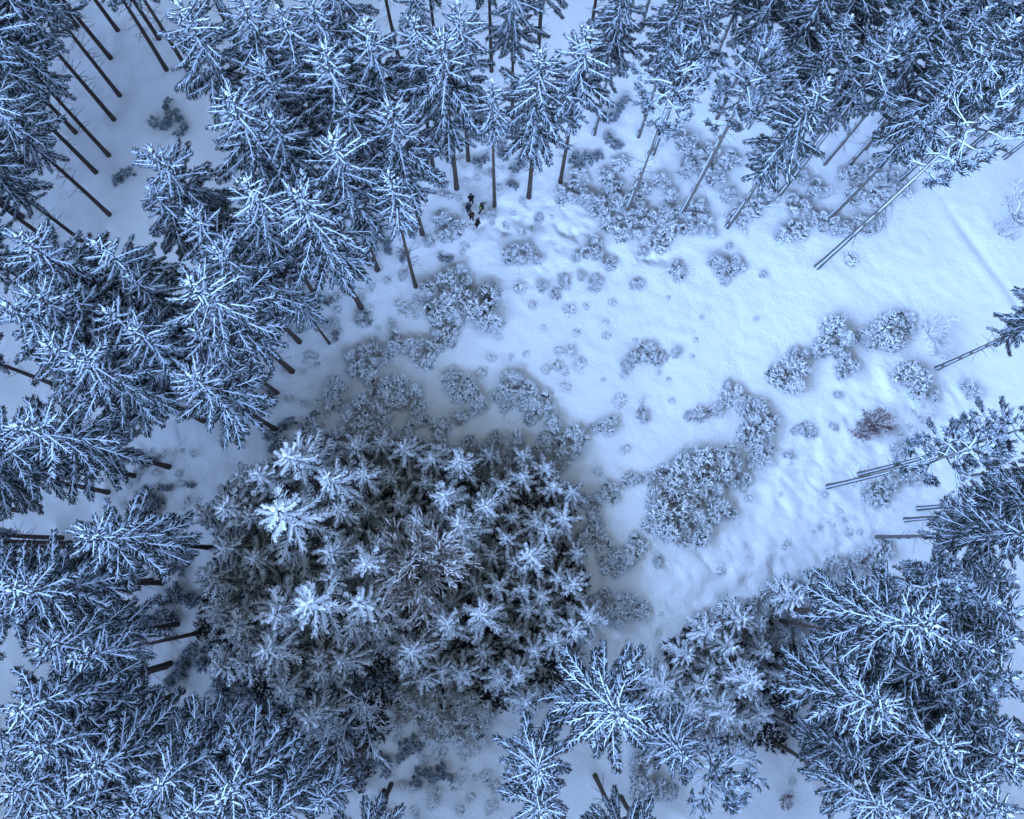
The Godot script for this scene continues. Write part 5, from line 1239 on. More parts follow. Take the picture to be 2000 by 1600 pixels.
	put("small", "young_fir", 18.14, 8.46, 1.265, 1.68, "little white fir, ninth from the left beside the lower right path", "young fir", "young firs between the path and the lower right stand", -0.047)
	put("fir", "young_fir", 17.58, 10.82, 1.114, 1.05, "young white fir, tenth from the left beside the lower right path", "young fir", "young firs between the path and the lower right stand", 0.095)
	put("small", "young_fir", 18.97, 6.41, 1.612, 1.41, "little white fir, eleventh from the left beside the lower right path", "young fir", "young firs between the path and the lower right stand", 0.064)
	put("small", "young_fir", 20.51, 3.63, 0.874, 5.21, "little white fir, twelfth from the left beside the lower right path", "young fir", "young firs between the path and the lower right stand", 0.016)
	put("small", "young_fir", 20.25, 4.54, 1.492, 2.62, "little white fir, thirteenth from the left beside the lower right path", "young fir", "young firs between the path and the lower right stand", 0.055)
	put("small", "young_fir", 19.77, 12.28, 1.507, 5.68, "little white fir, fourteenth from the left beside the lower right path", "young fir", "young firs between the path and the lower right stand", 0.007)
	put("small", "young_fir", 20.49, 8.39, 1.444, 3.80, "little white fir, fifteenth from the left beside the lower right path", "young fir", "young firs between the path and the lower right stand", -0.053)
	put("fir", "young_fir", 19.78, 9.58, 1.230, 0.19, "young white fir, sixteenth from the left beside the lower right path", "young fir", "young firs between the path and the lower right stand", -0.075)
	put("small", "young_fir", 22.44, 5.07, 1.024, 3.79, "little white fir, seventeenth from the left beside the lower right path", "young fir", "young firs between the path and the lower right stand", 0.015)
	put("small", "young_fir", 22.57, 6.88, 1.185, 3.73, "little white fir, eighteenth from the left beside the lower right path", "young fir", "young firs between the path and the lower right stand", -0.074)
	put("small", "young_fir", 22.00, 11.97, 1.390, 4.58, "little white fir, nineteenth from the left beside the lower right path", "young fir", "young firs between the path and the lower right stand", 0.046)
	put("small", "young_fir", 23.78, 8.93, 1.130, 5.24, "little white fir, twentieth from the left beside the lower right path", "young fir", "young firs between the path and the lower right stand", -0.004)
	put("small", "young_fir", 25.02, 2.70, 1.526, 5.34, "little white fir, twenty-first from the left beside the lower right path", "young fir", "young firs between the path and the lower right stand", -0.044)
	put("small", "young_fir", 27.19, 1.90, 1.235, 1.44, "little white fir, twenty-second from the left beside the lower right path", "young fir", "young firs between the path and the lower right stand", 0.102)
	put("bush", "frosted_shrub", -19.54, -25.95, 0.507, 4.38, "round frosted shrub, first from the left west of the open snow", "shrub", "shrubs west of the open snow")
	put("bush", "frosted_shrub", -18.35, -21.90, 0.423, 5.28, "round frosted shrub, second from the left west of the open snow", "shrub", "shrubs west of the open snow")
	put("bush", "frosted_shrub", -17.38, -12.63, 0.677, 2.99, "round frosted shrub, third from the left west of the open snow", "shrub", "shrubs west of the open snow")
	put("bush", "frosted_shrub", -16.40, -11.68, 0.930, 0.63, "round frosted shrub, fourth from the left west of the open snow", "shrub", "shrubs west of the open snow")
	put("big_bush", "frosted_shrub", -14.96, -10.74, 0.634, 1.22, "round frosted shrub, fifth from the left west of the open snow", "shrub", "shrubs west of the open snow")
	put("bush", "frosted_shrub", -15.26, -22.43, 0.507, 0.98, "round frosted shrub, sixth from the left west of the open snow", "shrub", "shrubs west of the open snow")
	put("bush", "frosted_shrub", -14.93, -15.03, 1.015, 0.58, "round frosted shrub, seventh from the left west of the open snow", "shrub", "shrubs west of the open snow")
	put("bush", "frosted_shrub", -14.76, -16.59, 0.846, 0.95, "round frosted shrub, eighth from the left west of the open snow", "shrub", "shrubs west of the open snow")
	put("big_bush", "frosted_shrub", -14.42, -9.10, 0.634, 3.87, "round frosted shrub, ninth from the left west of the open snow", "shrub", "shrubs west of the open snow")
	put("bush", "frosted_shrub", -13.49, -17.86, 0.846, 0.66, "round frosted shrub, tenth from the left west of the open snow", "shrub", "shrubs west of the open snow")
	put("big_bush", "frosted_shrub", -13.16, -12.16, 0.761, 4.76, "round frosted shrub, eleventh from the left west of the open snow", "shrub", "shrubs west of the open snow")
	put("big_bush", "frosted_shrub", -12.96, -18.95, 0.634, 4.62, "round frosted shrub, twelfth from the left west of the open snow", "shrub", "shrubs west of the open snow")
	put("big_bush", "frosted_shrub", -12.77, -14.08, 0.761, 5.13, "round frosted shrub, thirteenth from the left west of the open snow", "shrub", "shrubs west of the open snow")
	put("big_bush", "frosted_shrub", -12.62, -10.27, 0.719, 5.05, "round frosted shrub, fourteenth from the left west of the open snow", "shrub", "shrubs west of the open snow")
	put("bush", "frosted_shrub", -12.63, -22.69, 0.677, 4.48, "round frosted shrub, fifteenth from the left west of the open snow", "shrub", "shrubs west of the open snow")
	put("bush", "frosted_shrub", -11.95, -17.23, 1.057, 5.80, "round frosted shrub, sixteenth from the left west of the open snow", "shrub", "shrubs west of the open snow")
	put("big_bush", "frosted_shrub", -11.27, -11.46, 0.846, 6.01, "round frosted shrub, seventeenth from the left west of the open snow", "shrub", "shrubs west of the open snow")
	put("big_bush", "frosted_shrub", -11.10, -13.36, 0.761, 3.93, "round frosted shrub, eighteenth from the left west of the open snow", "shrub", "shrubs west of the open snow")
	put("big_bush", "frosted_shrub", -11.08, -19.45, 0.592, 6.06, "round frosted shrub, nineteenth from the left west of the open snow", "shrub", "shrubs west of the open snow")
	put("bush", "frosted_shrub", -10.71, -15.54, 1.057, 0.65, "round frosted shrub, twentieth from the left west of the open snow", "shrub", "shrubs west of the open snow")
	put("big_bush", "frosted_shrub", -9.81, -9.58, 0.592, 0.65, "round frosted shrub, twenty-first from the left west of the open snow", "shrub", "shrubs west of the open snow")
	put("big_bush", "frosted_shrub", -9.54, -16.03, 0.846, 0.40, "round frosted shrub, twenty-second from the left west of the open snow", "shrub", "shrubs west of the open snow")
	put("big_bush", "frosted_shrub", -9.20, -20.46, 0.634, 1.30, "round frosted shrub, twenty-third from the left west of the open snow", "shrub", "shrubs west of the open snow")
	put("big_bush", "frosted_shrub", -8.94, -11.70, 0.634, 2.35, "round frosted shrub, twenty-fourth from the left west of the open snow", "shrub", "shrubs west of the open snow")
	put("big_bush", "frosted_shrub", -8.10, -15.06, 0.761, 2.88, "round frosted shrub, twenty-fifth from the left west of the open snow", "shrub", "shrubs west of the open snow")
	put("big_bush", "frosted_shrub", -7.92, -8.18, 0.634, 4.27, "round frosted shrub, twenty-sixth from the left west of the open snow", "shrub", "shrubs west of the open snow")
	put("bush", "frosted_shrub", -7.58, -13.14, 1.015, 4.67, "round frosted shrub, twenty-seventh from the left west of the open snow", "shrub", "shrubs west of the open snow")
	put("big_bush", "frosted_shrub", -7.51, -19.97, 0.592, 0.53, "round frosted shrub, twenty-eighth from the left west of the open snow", "shrub", "shrubs west of the open snow")
	put("bush", "frosted_shrub", -6.53, -18.74, 1.057, 2.53, "round frosted shrub, twenty-ninth from the left west of the open snow", "shrub", "shrubs west of the open snow")
	put("big_bush", "frosted_shrub", -6.17, -24.51, 0.634, 3.41, "round frosted shrub, thirtieth from the left west of the open snow", "shrub", "shrubs west of the open snow")
	put("big_bush", "frosted_shrub", -5.89, -10.77, 0.719, 2.36, "round frosted shrub, thirty-first from the left west of the open snow", "shrub", "shrubs west of the open snow")
	put("big_bush", "frosted_shrub", -5.47, -26.06, 0.846, 0.74, "round frosted shrub, thirty-second from the left west of the open snow", "shrub", "shrubs west of the open snow")
	put("big_bush", "frosted_shrub", -5.37, -20.58, 0.634, 3.75, "round frosted shrub, thirty-third from the left west of the open snow", "shrub", "shrubs west of the open snow")
	put("big_bush", "frosted_shrub", -4.92, -22.49, 0.846, 2.35, "round frosted shrub, thirty-fourth from the left west of the open snow", "shrub", "shrubs west of the open snow")
	put("big_bush", "frosted_shrub", -3.76, -9.36, 0.719, 4.29, "round frosted shrub, thirty-fifth from the left west of the open snow", "shrub", "shrubs west of the open snow")
	put("big_bush", "frosted_shrub", -3.78, -27.10, 0.634, 3.11, "round frosted shrub, thirty-sixth from the left west of the open snow", "shrub", "shrubs west of the open snow")
	put("big_bush", "frosted_shrub", -3.50, -24.53, 0.973, 6.05, "round frosted shrub, thirty-seventh from the left west of the open snow", "shrub", "shrubs west of the open snow")
	put("big_bush", "frosted_shrub", -1.91, -10.31, 0.719, 5.93, "round frosted shrub, thirty-eighth from the left west of the open snow", "shrub", "shrubs west of the open snow")
	put("big_bush", "frosted_shrub", -1.31, -23.53, 0.973, 0.45, "round frosted shrub, thirty-ninth from the left west of the open snow", "shrub", "shrubs west of the open snow")
	put("big_bush", "frosted_shrub", -0.69, -25.47, 0.634, 4.77, "round frosted shrub, fortieth from the left west of the open snow", "shrub", "shrubs west of the open snow")
	put("big_bush", "frosted_shrub", -0.50, -8.43, 0.592, 4.53, "round frosted shrub, forty-first from the left west of the open snow", "shrub", "shrubs west of the open snow")
	put("big_bush", "frosted_shrub", -0.04, -10.78, 0.634, 1.86, "round frosted shrub, forty-second from the left west of the open snow", "shrub", "shrubs west of the open snow")
	put("big_bush", "frosted_shrub", 1.36, -9.84, 0.634, 0.73, "round frosted shrub, forty-third from the left west of the open snow", "shrub", "shrubs west of the open snow")
	put("bush", "frosted_shrub", 1.83, -11.26, 1.015, 3.01, "round frosted shrub, forty-fourth from the left west of the open snow", "shrub", "shrubs west of the open snow")
	put("big_bush", "frosted_shrub", 3.23, -9.38, 0.550, 2.22, "round frosted shrub, forty-fifth from the left west of the open snow", "shrub", "shrubs west of the open snow")
	put("bush", "frosted_shrub", -5.22, -12.67, 1.057, 4.63, "round frosted shrub, first from the left in the middle clearing", "shrub", "shrubs in the middle of the clearing")
	put("bush", "frosted_shrub", -4.25, -16.93, 0.930, 5.77, "round frosted shrub, second from the left in the middle clearing", "shrub", "shrubs in the middle of the clearing")
	put("big_bush", "frosted_shrub", -3.39, -16.05, 0.740, 2.40, "round frosted shrub, third from the left in the middle clearing", "shrub", "shrubs in the middle of the clearing")
	put("bush", "frosted_shrub", -3.35, -13.39, 0.846, 1.82, "round frosted shrub, fourth from the left in the middle clearing", "shrub", "shrubs in the middle of the clearing")
	put("bush", "frosted_shrub", -1.71, -14.60, 1.057, 3.13, "round frosted shrub, fifth from the left in the middle clearing", "shrub", "shrubs in the middle of the clearing")
	put("big_bush", "frosted_shrub", 0.65, -15.00, 0.634, 4.38, "round frosted shrub, sixth from the left in the middle clearing", "shrub", "shrubs in the middle of the clearing")
	put("bush", "frosted_shrub", 1.36, -17.05, 0.846, 4.95, "round frosted shrub, seventh from the left in the middle clearing", "shrub", "shrubs in the middle of the clearing")
	put("big_bush", "frosted_shrub", 1.84, -16.08, 0.761, 3.62, "round frosted shrub, eighth from the left in the middle clearing", "shrub", "shrubs in the middle of the clearing")
	put("bush", "frosted_shrub", 2.79, -15.59, 1.015, 1.86, "round frosted shrub, ninth from the left in the middle clearing", "shrub", "shrubs in the middle of the clearing")
	put("big_bush", "frosted_shrub", 3.02, -14.14, 0.634, 2.12, "round frosted shrub, tenth from the left in the middle clearing", "shrub", "shrubs in the middle of the clearing")
	put("bush", "frosted_shrub", 4.21, -14.63, 1.057, 5.33, "round frosted shrub, eleventh from the left in the middle clearing", "shrub", "shrubs in the middle of the clearing")
	put("big_bush", "frosted_shrub", 4.18, -10.80, 0.592, 3.26, "round frosted shrub, twelfth from the left in the middle clearing", "shrub", "shrubs in the middle of the clearing")
	put("bush", "frosted_shrub", 5.13, -12.71, 1.057, 0.32, "round frosted shrub, thirteenth from the left in the middle clearing", "shrub", "shrubs in the middle of the clearing")
	put("bush", "frosted_shrub", 5.57, -9.29, 0.930, 2.64, "round frosted shrub, fourteenth from the left in the middle clearing", "shrub", "shrubs in the middle of the clearing")
	put("big_bush", "frosted_shrub", 6.28, -10.33, 0.634, 1.49, "round frosted shrub, fifteenth from the left in the middle clearing", "shrub", "shrubs in the middle of the clearing")
	put("bush", "frosted_shrub", 7.01, -11.52, 1.057, 4.18, "round frosted shrub, sixteenth from the left in the middle clearing", "shrub", "shrubs in the middle of the clearing")
	put("bush", "frosted_shrub", 8.91, -12.48, 0.465, 0.46, "round frosted shrub, seventeenth from the left in the middle clearing", "shrub", "shrubs in the middle of the clearing")
	put("bush", "frosted_shrub", 10.34, -12.72, 1.015, 1.70, "round frosted shrub, eighteenth from the left in the middle clearing", "shrub", "shrubs in the middle of the clearing")
	put("bush", "frosted_shrub", 12.16, -18.34, 0.550, 0.60, "round frosted shrub, nineteenth from the left in the middle clearing", "shrub", "shrubs in the middle of the clearing")
	put("bush", "frosted_shrub", 12.67, -19.09, 0.846, 3.00, "round frosted shrub, twentieth from the left in the middle clearing", "shrub", "shrubs in the middle of the clearing")
	put("bush", "frosted_shrub", 13.44, -13.46, 0.719, 6.18, "round frosted shrub, twenty-first from the left in the middle clearing", "shrub", "shrubs in the middle of the clearing")
	put("bush", "frosted_shrub", 14.13, -19.44, 0.930, 3.40, "round frosted shrub, twenty-second from the left in the middle clearing", "shrub", "shrubs in the middle of the clearing")
	put("bush", "frosted_shrub", 15.08, -19.10, 0.677, 2.43, "round frosted shrub, twenty-third from the left in the middle clearing", "shrub", "shrubs in the middle of the clearing")
	put("bush", "frosted_shrub", 16.70, -19.61, 0.592, 5.86, "round frosted shrub, twenty-fourth from the left in the middle clearing", "shrub", "shrubs in the middle of the clearing")
	put("bush", "frosted_shrub", -6.54, -30.74, 0.592, 0.58, "round frosted shrub, first from the left below the walkers", "shrub", "shrubs in the snow below the walkers")
	put("bush", "frosted_shrub", -5.60, -33.14, 0.761, 2.23, "round frosted shrub, second from the left below the walkers", "shrub", "shrubs in the snow below the walkers")
	put("bush", "frosted_shrub", -5.07, -31.28, 0.930, 5.09, "round frosted shrub, third from the left below the walkers", "shrub", "shrubs in the snow below the walkers")
	put("bush", "frosted_shrub", -4.10, -32.35, 0.930, 0.03, "round frosted shrub, fourth from the left below the walkers", "shrub", "shrubs in the snow below the walkers")
	put("bush", "frosted_shrub", -0.63, -33.72, 0.592, 4.81, "round frosted shrub, fifth from the left below the walkers", "shrub", "shrubs in the snow below the walkers")
	put("bush", "frosted_shrub", 1.12, -29.33, 0.846, 2.27, "round frosted shrub, sixth from the left below the walkers", "shrub", "shrubs in the snow below the walkers")
	put("big_bush", "frosted_shrub", 2.35, -29.76, 0.592, 0.10, "round frosted shrub, seventh from the left below the walkers", "shrub", "shrubs in the snow below the walkers")
	put("bush", "frosted_shrub", 3.83, -28.83, 0.677, 1.58, "round frosted shrub, eighth from the left below the walkers", "shrub", "shrubs in the snow below the walkers")
	put("bush", "frosted_shrub", 4.11, -33.49, 0.592, 2.88, "round frosted shrub, ninth from the left below the walkers", "shrub", "shrubs in the snow below the walkers")
	put("bush", "frosted_shrub", 4.20, -26.13, 0.507, 2.40, "round frosted shrub, tenth from the left below the walkers", "shrub", "shrubs in the snow below the walkers")
	put("bush", "frosted_shrub", 5.51, -25.36, 0.507, 3.25, "round frosted shrub, eleventh from the left below the walkers", "shrub", "shrubs in the snow below the walkers")
	put("bush", "frosted_shrub", 6.51, -26.66, 0.677, 0.33, "round frosted shrub, twelfth from the left below the walkers", "shrub", "shrubs in the snow below the walkers")
	put("bush", "frosted_shrub", 7.78, -29.28, 0.634, 1.37, "round frosted shrub, thirteenth from the left below the walkers", "shrub", "shrubs in the snow below the walkers")
	put("bush", "frosted_shrub", 7.99, -27.19, 0.465, 6.12, "round frosted shrub, fourteenth from the left below the walkers", "shrub", "shrubs in the snow below the walkers")
	put("big_bush", "frosted_shrub", 9.29, -30.08, 0.592, 2.78, "round frosted shrub, fifteenth from the left below the walkers", "shrub", "shrubs in the snow below the walkers")
	put("bush", "frosted_shrub", 9.21, -26.68, 0.761, 2.96, "round frosted shrub, sixteenth from the left below the walkers", "shrub", "shrubs in the snow below the walkers")
	put("bush", "frosted_shrub", 10.74, -28.78, 0.634, 0.54, "round frosted shrub, seventeenth from the left below the walkers", "shrub", "shrubs in the snow below the walkers")
	put("bush", "frosted_shrub", 13.39, -26.61, 0.634, 1.75, "round frosted shrub, eighteenth from the left below the walkers", "shrub", "shrubs in the snow below the walkers")
	put("bush", "frosted_shrub", 17.23, -27.52, 0.973, 6.00, "round frosted shrub, nineteenth from the left below the walkers", "shrub", "shrubs in the snow below the walkers")
	put("big_bush", "frosted_shrub", 21.39, -28.34, 0.592, 4.31, "round frosted shrub, twentieth from the left below the walkers", "shrub", "shrubs in the snow below the walkers")
	put("bush", "frosted_shrub", 21.81, -27.04, 0.507, 3.19, "round frosted shrub, twenty-first from the left below the walkers", "shrub", "shrubs in the snow below the walkers")
	put("bush", "frosted_shrub", 22.50, -30.46, 0.381, 0.33, "round frosted shrub, twenty-second from the left below the walkers", "shrub", "shrubs in the snow below the walkers")
	put("bush", "frosted_shrub", 23.14, -28.62, 0.930, 2.47, "round frosted shrub, twenty-third from the left below the walkers", "shrub", "shrubs in the snow below the walkers")
	put("bush", "frosted_shrub", 25.57, -27.59, 0.423, 4.89, "round frosted shrub, twenty-fourth from the left below the walkers", "shrub", "shrubs in the snow below the walkers")
	put("bush", "frosted_shrub", 6.39, -35.95, 0.930, 2.73, "round frosted shrub, first from the left under the upper right trunks", "shrub", "shrubs at the foot of the upper right trunks")
	put("bush", "frosted_shrub", 7.93, -37.88, 0.930, 3.73, "round frosted shrub, second from the left under the upper right trunks", "shrub", "shrubs at the foot of the upper right trunks")
	put("big_bush", "frosted_shrub", 7.90, -36.24, 0.634, 5.67, "round frosted shrub, third from the left under the upper right trunks", "shrub", "shrubs at the foot of the upper right trunks")
	put("big_bush", "frosted_shrub", 9.39, -35.06, 0.634, 4.05, "round frosted shrub, fourth from the left under the upper right trunks", "shrub", "shrubs at the foot of the upper right trunks")
	put("bush", "frosted_shrub", 10.37, -34.09, 0.846, 3.99, "round frosted shrub, fifth from the left under the upper right trunks", "shrub", "shrubs at the foot of the upper right trunks")
	put("bush", "frosted_shrub", 10.97, -37.64, 0.930, 0.23, "round frosted shrub, sixth from the left under the upper right trunks", "shrub", "shrubs at the foot of the upper right trunks")
	put("big_bush", "frosted_shrub", 11.44, -36.27, 0.550, 0.15, "round frosted shrub, seventh from the left under the upper right trunks", "shrub", "shrubs at the foot of the upper right trunks")
	put("bush", "frosted_shrub", 11.34, -32.76, 0.930, 4.83, "round frosted shrub, eighth from the left under the upper right trunks", "shrub", "shrubs at the foot of the upper right trunks")
	put("bush", "frosted_shrub", 11.90, -34.92, 1.015, 2.60, "round frosted shrub, ninth from the left under the upper right trunks", "shrub", "shrubs at the foot of the upper right trunks")
	put("bush", "frosted_shrub", 12.27, -39.03, 0.930, 5.49, "round frosted shrub, tenth from the left under the upper right trunks", "shrub", "shrubs at the foot of the upper right trunks")
	put("bush", "frosted_shrub", 12.30, -31.43, 0.930, 5.19, "round frosted shrub, eleventh from the left under the upper right trunks", "shrub", "shrubs at the foot of the upper right trunks")
	put("big_bush", "frosted_shrub", 13.41, -34.66, 0.634, 5.75, "round frosted shrub, twelfth from the left under the upper right trunks", "shrub", "shrubs at the foot of the upper right trunks")
	put("bush", "frosted_shrub", 13.96, -36.30, 0.930, 2.38, "round frosted shrub, thirteenth from the left under the upper right trunks", "shrub", "shrubs at the foot of the upper right trunks")
	put("big_bush", "frosted_shrub", 13.84, -32.51, 0.634, 6.27, "round frosted shrub, fourteenth from the left under the upper right trunks", "shrub", "shrubs at the foot of the upper right trunks")
	put("bush", "frosted_shrub", 14.00, -29.86, 0.634, 4.75, "round frosted shrub, fifteenth from the left under the upper right trunks", "shrub", "shrubs at the foot of the upper right trunks")
	put("bush", "frosted_shrub", 14.83, -32.25, 0.846, 5.60, "round frosted shrub, sixteenth from the left under the upper right trunks", "shrub", "shrubs at the foot of the upper right trunks")
	put("bush", "frosted_shrub", 15.52, -30.66, 0.846, 0.93, "round frosted shrub, seventeenth from the left under the upper right trunks", "shrub", "shrubs at the foot of the upper right trunks")
	put("bush", "frosted_shrub", 16.03, -37.42, 1.015, 4.90, "round frosted shrub, eighteenth from the left under the upper right trunks", "shrub", "shrubs at the foot of the upper right trunks")
	put("big_bush", "frosted_shrub", 15.88, -33.61, 0.634, 2.65, "round frosted shrub, nineteenth from the left under the upper right trunks", "shrub", "shrubs at the foot of the upper right trunks")
	put("bush", "frosted_shrub", 16.98, -35.78, 0.846, 6.10, "round frosted shrub, twentieth from the left under the upper right trunks", "shrub", "shrubs at the foot of the upper right trunks")
	put("bush", "frosted_shrub", 16.82, -32.00, 1.015, 6.24, "round frosted shrub, twenty-first from the left under the upper right trunks", "shrub", "shrubs at the foot of the upper right trunks")
	put("big_bush", "frosted_shrub", 18.77, -41.90, 0.550, 1.36, "round frosted shrub, twenty-second from the left under the upper right trunks", "shrub", "shrubs at the foot of the upper right trunks")
	put("bush", "frosted_shrub", 18.63, -38.82, 0.930, 2.65, "round frosted shrub, twenty-third from the left under the upper right trunks", "shrub", "shrubs at the foot of the upper right trunks")
	put("bush", "frosted_shrub", 18.43, -34.28, 1.015, 1.70, "round frosted shrub, twenty-fourth from the left under the upper right trunks", "shrub", "shrubs at the foot of the upper right trunks")
	put("big_bush", "frosted_shrub", 18.60, -32.56, 0.550, 2.95, "round frosted shrub, twenty-fifth from the left under the upper right trunks", "shrub", "shrubs at the foot of the upper right trunks")
	put("big_bush", "frosted_shrub", 19.21, -40.22, 0.634, 1.80, "round frosted shrub, twenty-sixth from the left under the upper right trunks", "shrub", "shrubs at the foot of the upper right trunks")
	put("bush", "frosted_shrub", 19.71, -34.72, 0.761, 4.19, "round frosted shrub, twenty-seventh from the left under the upper right trunks", "shrub", "shrubs at the foot of the upper right trunks")
	put("bush", "frosted_shrub", 20.41, -38.57, 1.015, 0.77, "round frosted shrub, twenty-eighth from the left under the upper right trunks", "shrub", "shrubs at the foot of the upper right trunks")
	put("bush", "frosted_shrub", 20.13, -33.11, 1.015, 1.06, "round frosted shrub, twenty-ninth from the left under the upper right trunks", "shrub", "shrubs at the foot of the upper right trunks")
	put("bush", "frosted_shrub", 21.29, -40.80, 0.930, 2.87, "round frosted shrub, thirtieth from the left under the upper right trunks", "shrub", "shrubs at the foot of the upper right trunks")
	put("bush", "frosted_shrub", 20.82, -31.77, 0.634, 0.46, "round frosted shrub, thirty-first from the left under the upper right trunks", "shrub", "shrubs at the foot of the upper right trunks")
	put("bush", "frosted_shrub", 21.66, -38.03, 1.015, 2.39, "round frosted shrub, thirty-second from the left under the upper right trunks", "shrub", "shrubs at the foot of the upper right trunks")
	put("bush", "frosted_shrub", 22.55, -35.84, 0.930, 5.64, "round frosted shrub, thirty-third from the left under the upper right trunks", "shrub", "shrubs at the foot of the upper right trunks")
	put("bush", "frosted_shrub", 23.28, -39.71, 0.930, 5.56, "round frosted shrub, thirty-fourth from the left under the upper right trunks", "shrub", "shrubs at the foot of the upper right trunks")
	put("bush", "frosted_shrub", 23.44, -33.68, 0.930, 1.23, "round frosted shrub, thirty-fifth from the left under the upper right trunks", "shrub", "shrubs at the foot of the upper right trunks")
	put("bush", "frosted_shrub", 25.02, -34.77, 1.015, 0.12, "round frosted shrub, thirty-sixth from the left under the upper right trunks", "shrub", "shrubs at the foot of the upper right trunks")
	put("bush", "frosted_shrub", 25.88, -40.29, 1.015, 5.20, "round frosted shrub, thirty-seventh from the left under the upper right trunks", "shrub", "shrubs at the foot of the upper right trunks")
	put("big_bush", "frosted_shrub", 26.77, -38.08, 0.550, 6.03, "round frosted shrub, thirty-eighth from the left under the upper right trunks", "shrub", "shrubs at the foot of the upper right trunks")
	put("bush", "frosted_shrub", 26.62, -35.88, 0.930, 3.76, "round frosted shrub, thirty-ninth from the left under the upper right trunks", "shrub", "shrubs at the foot of the upper right trunks")
	put("bush", "frosted_shrub", 27.84, -31.57, 1.015, 0.86, "round frosted shrub, fortieth from the left under the upper right trunks", "shrub", "shrubs at the foot of the upper right trunks")
	put("bush", "frosted_shrub", 28.97, -40.33, 0.930, 1.49, "round frosted shrub, forty-first from the left under the upper right trunks", "shrub", "shrubs at the foot of the upper right trunks")
	put("big_bush", "frosted_shrub", 29.84, -38.11, 0.550, 5.78, "round frosted shrub, forty-second from the left under the upper right trunks", "shrub", "shrubs at the foot of the upper right trunks")
	put("big_bush", "frosted_shrub", 29.59, -34.82, 0.634, 5.89, "round frosted shrub, forty-third from the left under the upper right trunks", "shrub", "shrubs at the foot of the upper right trunks")
	put("bush", "frosted_shrub", 29.41, -32.39, 0.930, 0.20, "round frosted shrub, forty-fourth from the left under the upper right trunks", "shrub", "shrubs at the foot of the upper right trunks")
	put("big_bush", "frosted_shrub", 31.76, -36.48, 0.550, 1.16, "round frosted shrub, forty-fifth from the left under the upper right trunks", "shrub", "shrubs at the foot of the upper right trunks")
	put("big_bush", "frosted_shrub", 31.49, -33.21, 0.550, 2.69, "round frosted shrub, forty-sixth from the left under the upper right trunks", "shrub", "shrubs at the foot of the upper right trunks")
	put("big_bush", "frosted_shrub", 33.48, -32.69, 0.634, 1.67, "round frosted shrub, forty-seventh from the left under the upper right trunks", "shrub", "shrubs at the foot of the upper right trunks")
	put("big_bush", "frosted_shrub", 34.97, -38.17, 0.550, 4.73, "round frosted shrub, forty-eighth from the left under the upper right trunks", "shrub", "shrubs at the foot of the upper right trunks")
	put("bush", "frosted_shrub", 35.29, -35.97, 0.930, 2.34, "round frosted shrub, forty-ninth from the left under the upper right trunks", "shrub", "shrubs at the foot of the upper right trunks")
	put("big_bush", "frosted_shrub", 36.01, -32.72, 0.634, 4.87, "round frosted shrub, fiftieth from the left under the upper right trunks", "shrub", "shrubs at the foot of the upper right trunks")
	put("bush", "frosted_shrub", 37.08, -38.75, 0.930, 0.95, "round frosted shrub, fifty-first from the left under the upper right trunks", "shrub", "shrubs at the foot of the upper right trunks")
	put("bush", "frosted_shrub", 37.79, -35.44, 1.015, 3.26, "round frosted shrub, fifty-second from the left under the upper right trunks", "shrub", "shrubs at the foot of the upper right trunks")
	put("bush", "frosted_shrub", 37.56, -33.00, 0.761, 6.12, "round frosted shrub, fifty-third from the left under the upper right trunks", "shrub", "shrubs at the foot of the upper right trunks")
	put("big_bush", "frosted_shrub", 39.03, -37.66, 0.550, 4.41, "round frosted shrub, fifty-fourth from the left under the upper right trunks", "shrub", "shrubs at the foot of the upper right trunks")
	put("bush", "frosted_shrub", 40.46, -36.57, 0.930, 0.57, "round frosted shrub, fifty-fifth from the left under the upper right trunks", "shrub", "shrubs at the foot of the upper right trunks")
	put("big_bush", "frosted_shrub", 27.34, -17.67, 0.930, 0.70, "big round frosted shrub, lowest left of the diagonal row at the right", "shrub", "shrubs at the right end of the clearing")
	put("bush", "frosted_shrub", 26.78, -10.01, 0.465, 4.04, "round frosted shrub, second from the left at the right end", "shrub", "shrubs at the right end of the clearing")
	put("bush", "frosted_shrub", 27.67, -12.40, 0.423, 2.35, "round frosted shrub, third from the left at the right end", "shrub", "shrubs at the right end of the clearing")
	put("big_bush", "frosted_shrub", 28.43, -19.27, 0.550, 2.32, "round frosted shrub, fourth from the left at the right end", "shrub", "shrubs at the right end of the clearing")
	put("bush", "frosted_shrub", 28.62, -12.31, 0.634, 3.00, "round frosted shrub, fifth from the left at the right end", "shrub", "shrubs at the right end of the clearing")
	put("bush", "frosted_shrub", 29.33, -12.21, 0.423, 3.65, "round frosted shrub, sixth from the left at the right end", "shrub", "shrubs at the right end of the clearing")
	put("big_bush", "frosted_shrub", 30.69, -20.19, 0.550, 6.07, "round frosted shrub, seventh from the left at the right end", "shrub", "shrubs at the right end of the clearing")
	put("big_bush", "frosted_shrub", 31.78, -21.45, 0.888, 1.51, "big frosted shrub in the middle of the diagonal row at the right", "shrub", "shrubs at the right end of the clearing")
	put("bush", "frosted_shrub", 31.29, -12.80, 0.381, 3.57, "round frosted shrub, ninth from the left at the right end", "shrub", "shrubs at the right end of the clearing")
	put("bush", "frosted_shrub", 32.02, -15.72, 0.465, 1.65, "round frosted shrub, tenth from the left at the right end", "shrub", "shrubs at the right end of the clearing")
	put("big_bush", "frosted_shrub", 32.76, -18.70, 0.677, 3.42, "round frosted shrub, eleventh from the left at the right end", "shrub", "shrubs at the right end of the clearing")
	put("big_bush", "frosted_shrub", 35.17, -20.97, 0.592, 4.59, "round frosted shrub, twelfth from the left at the right end", "shrub", "shrubs at the right end of the clearing")
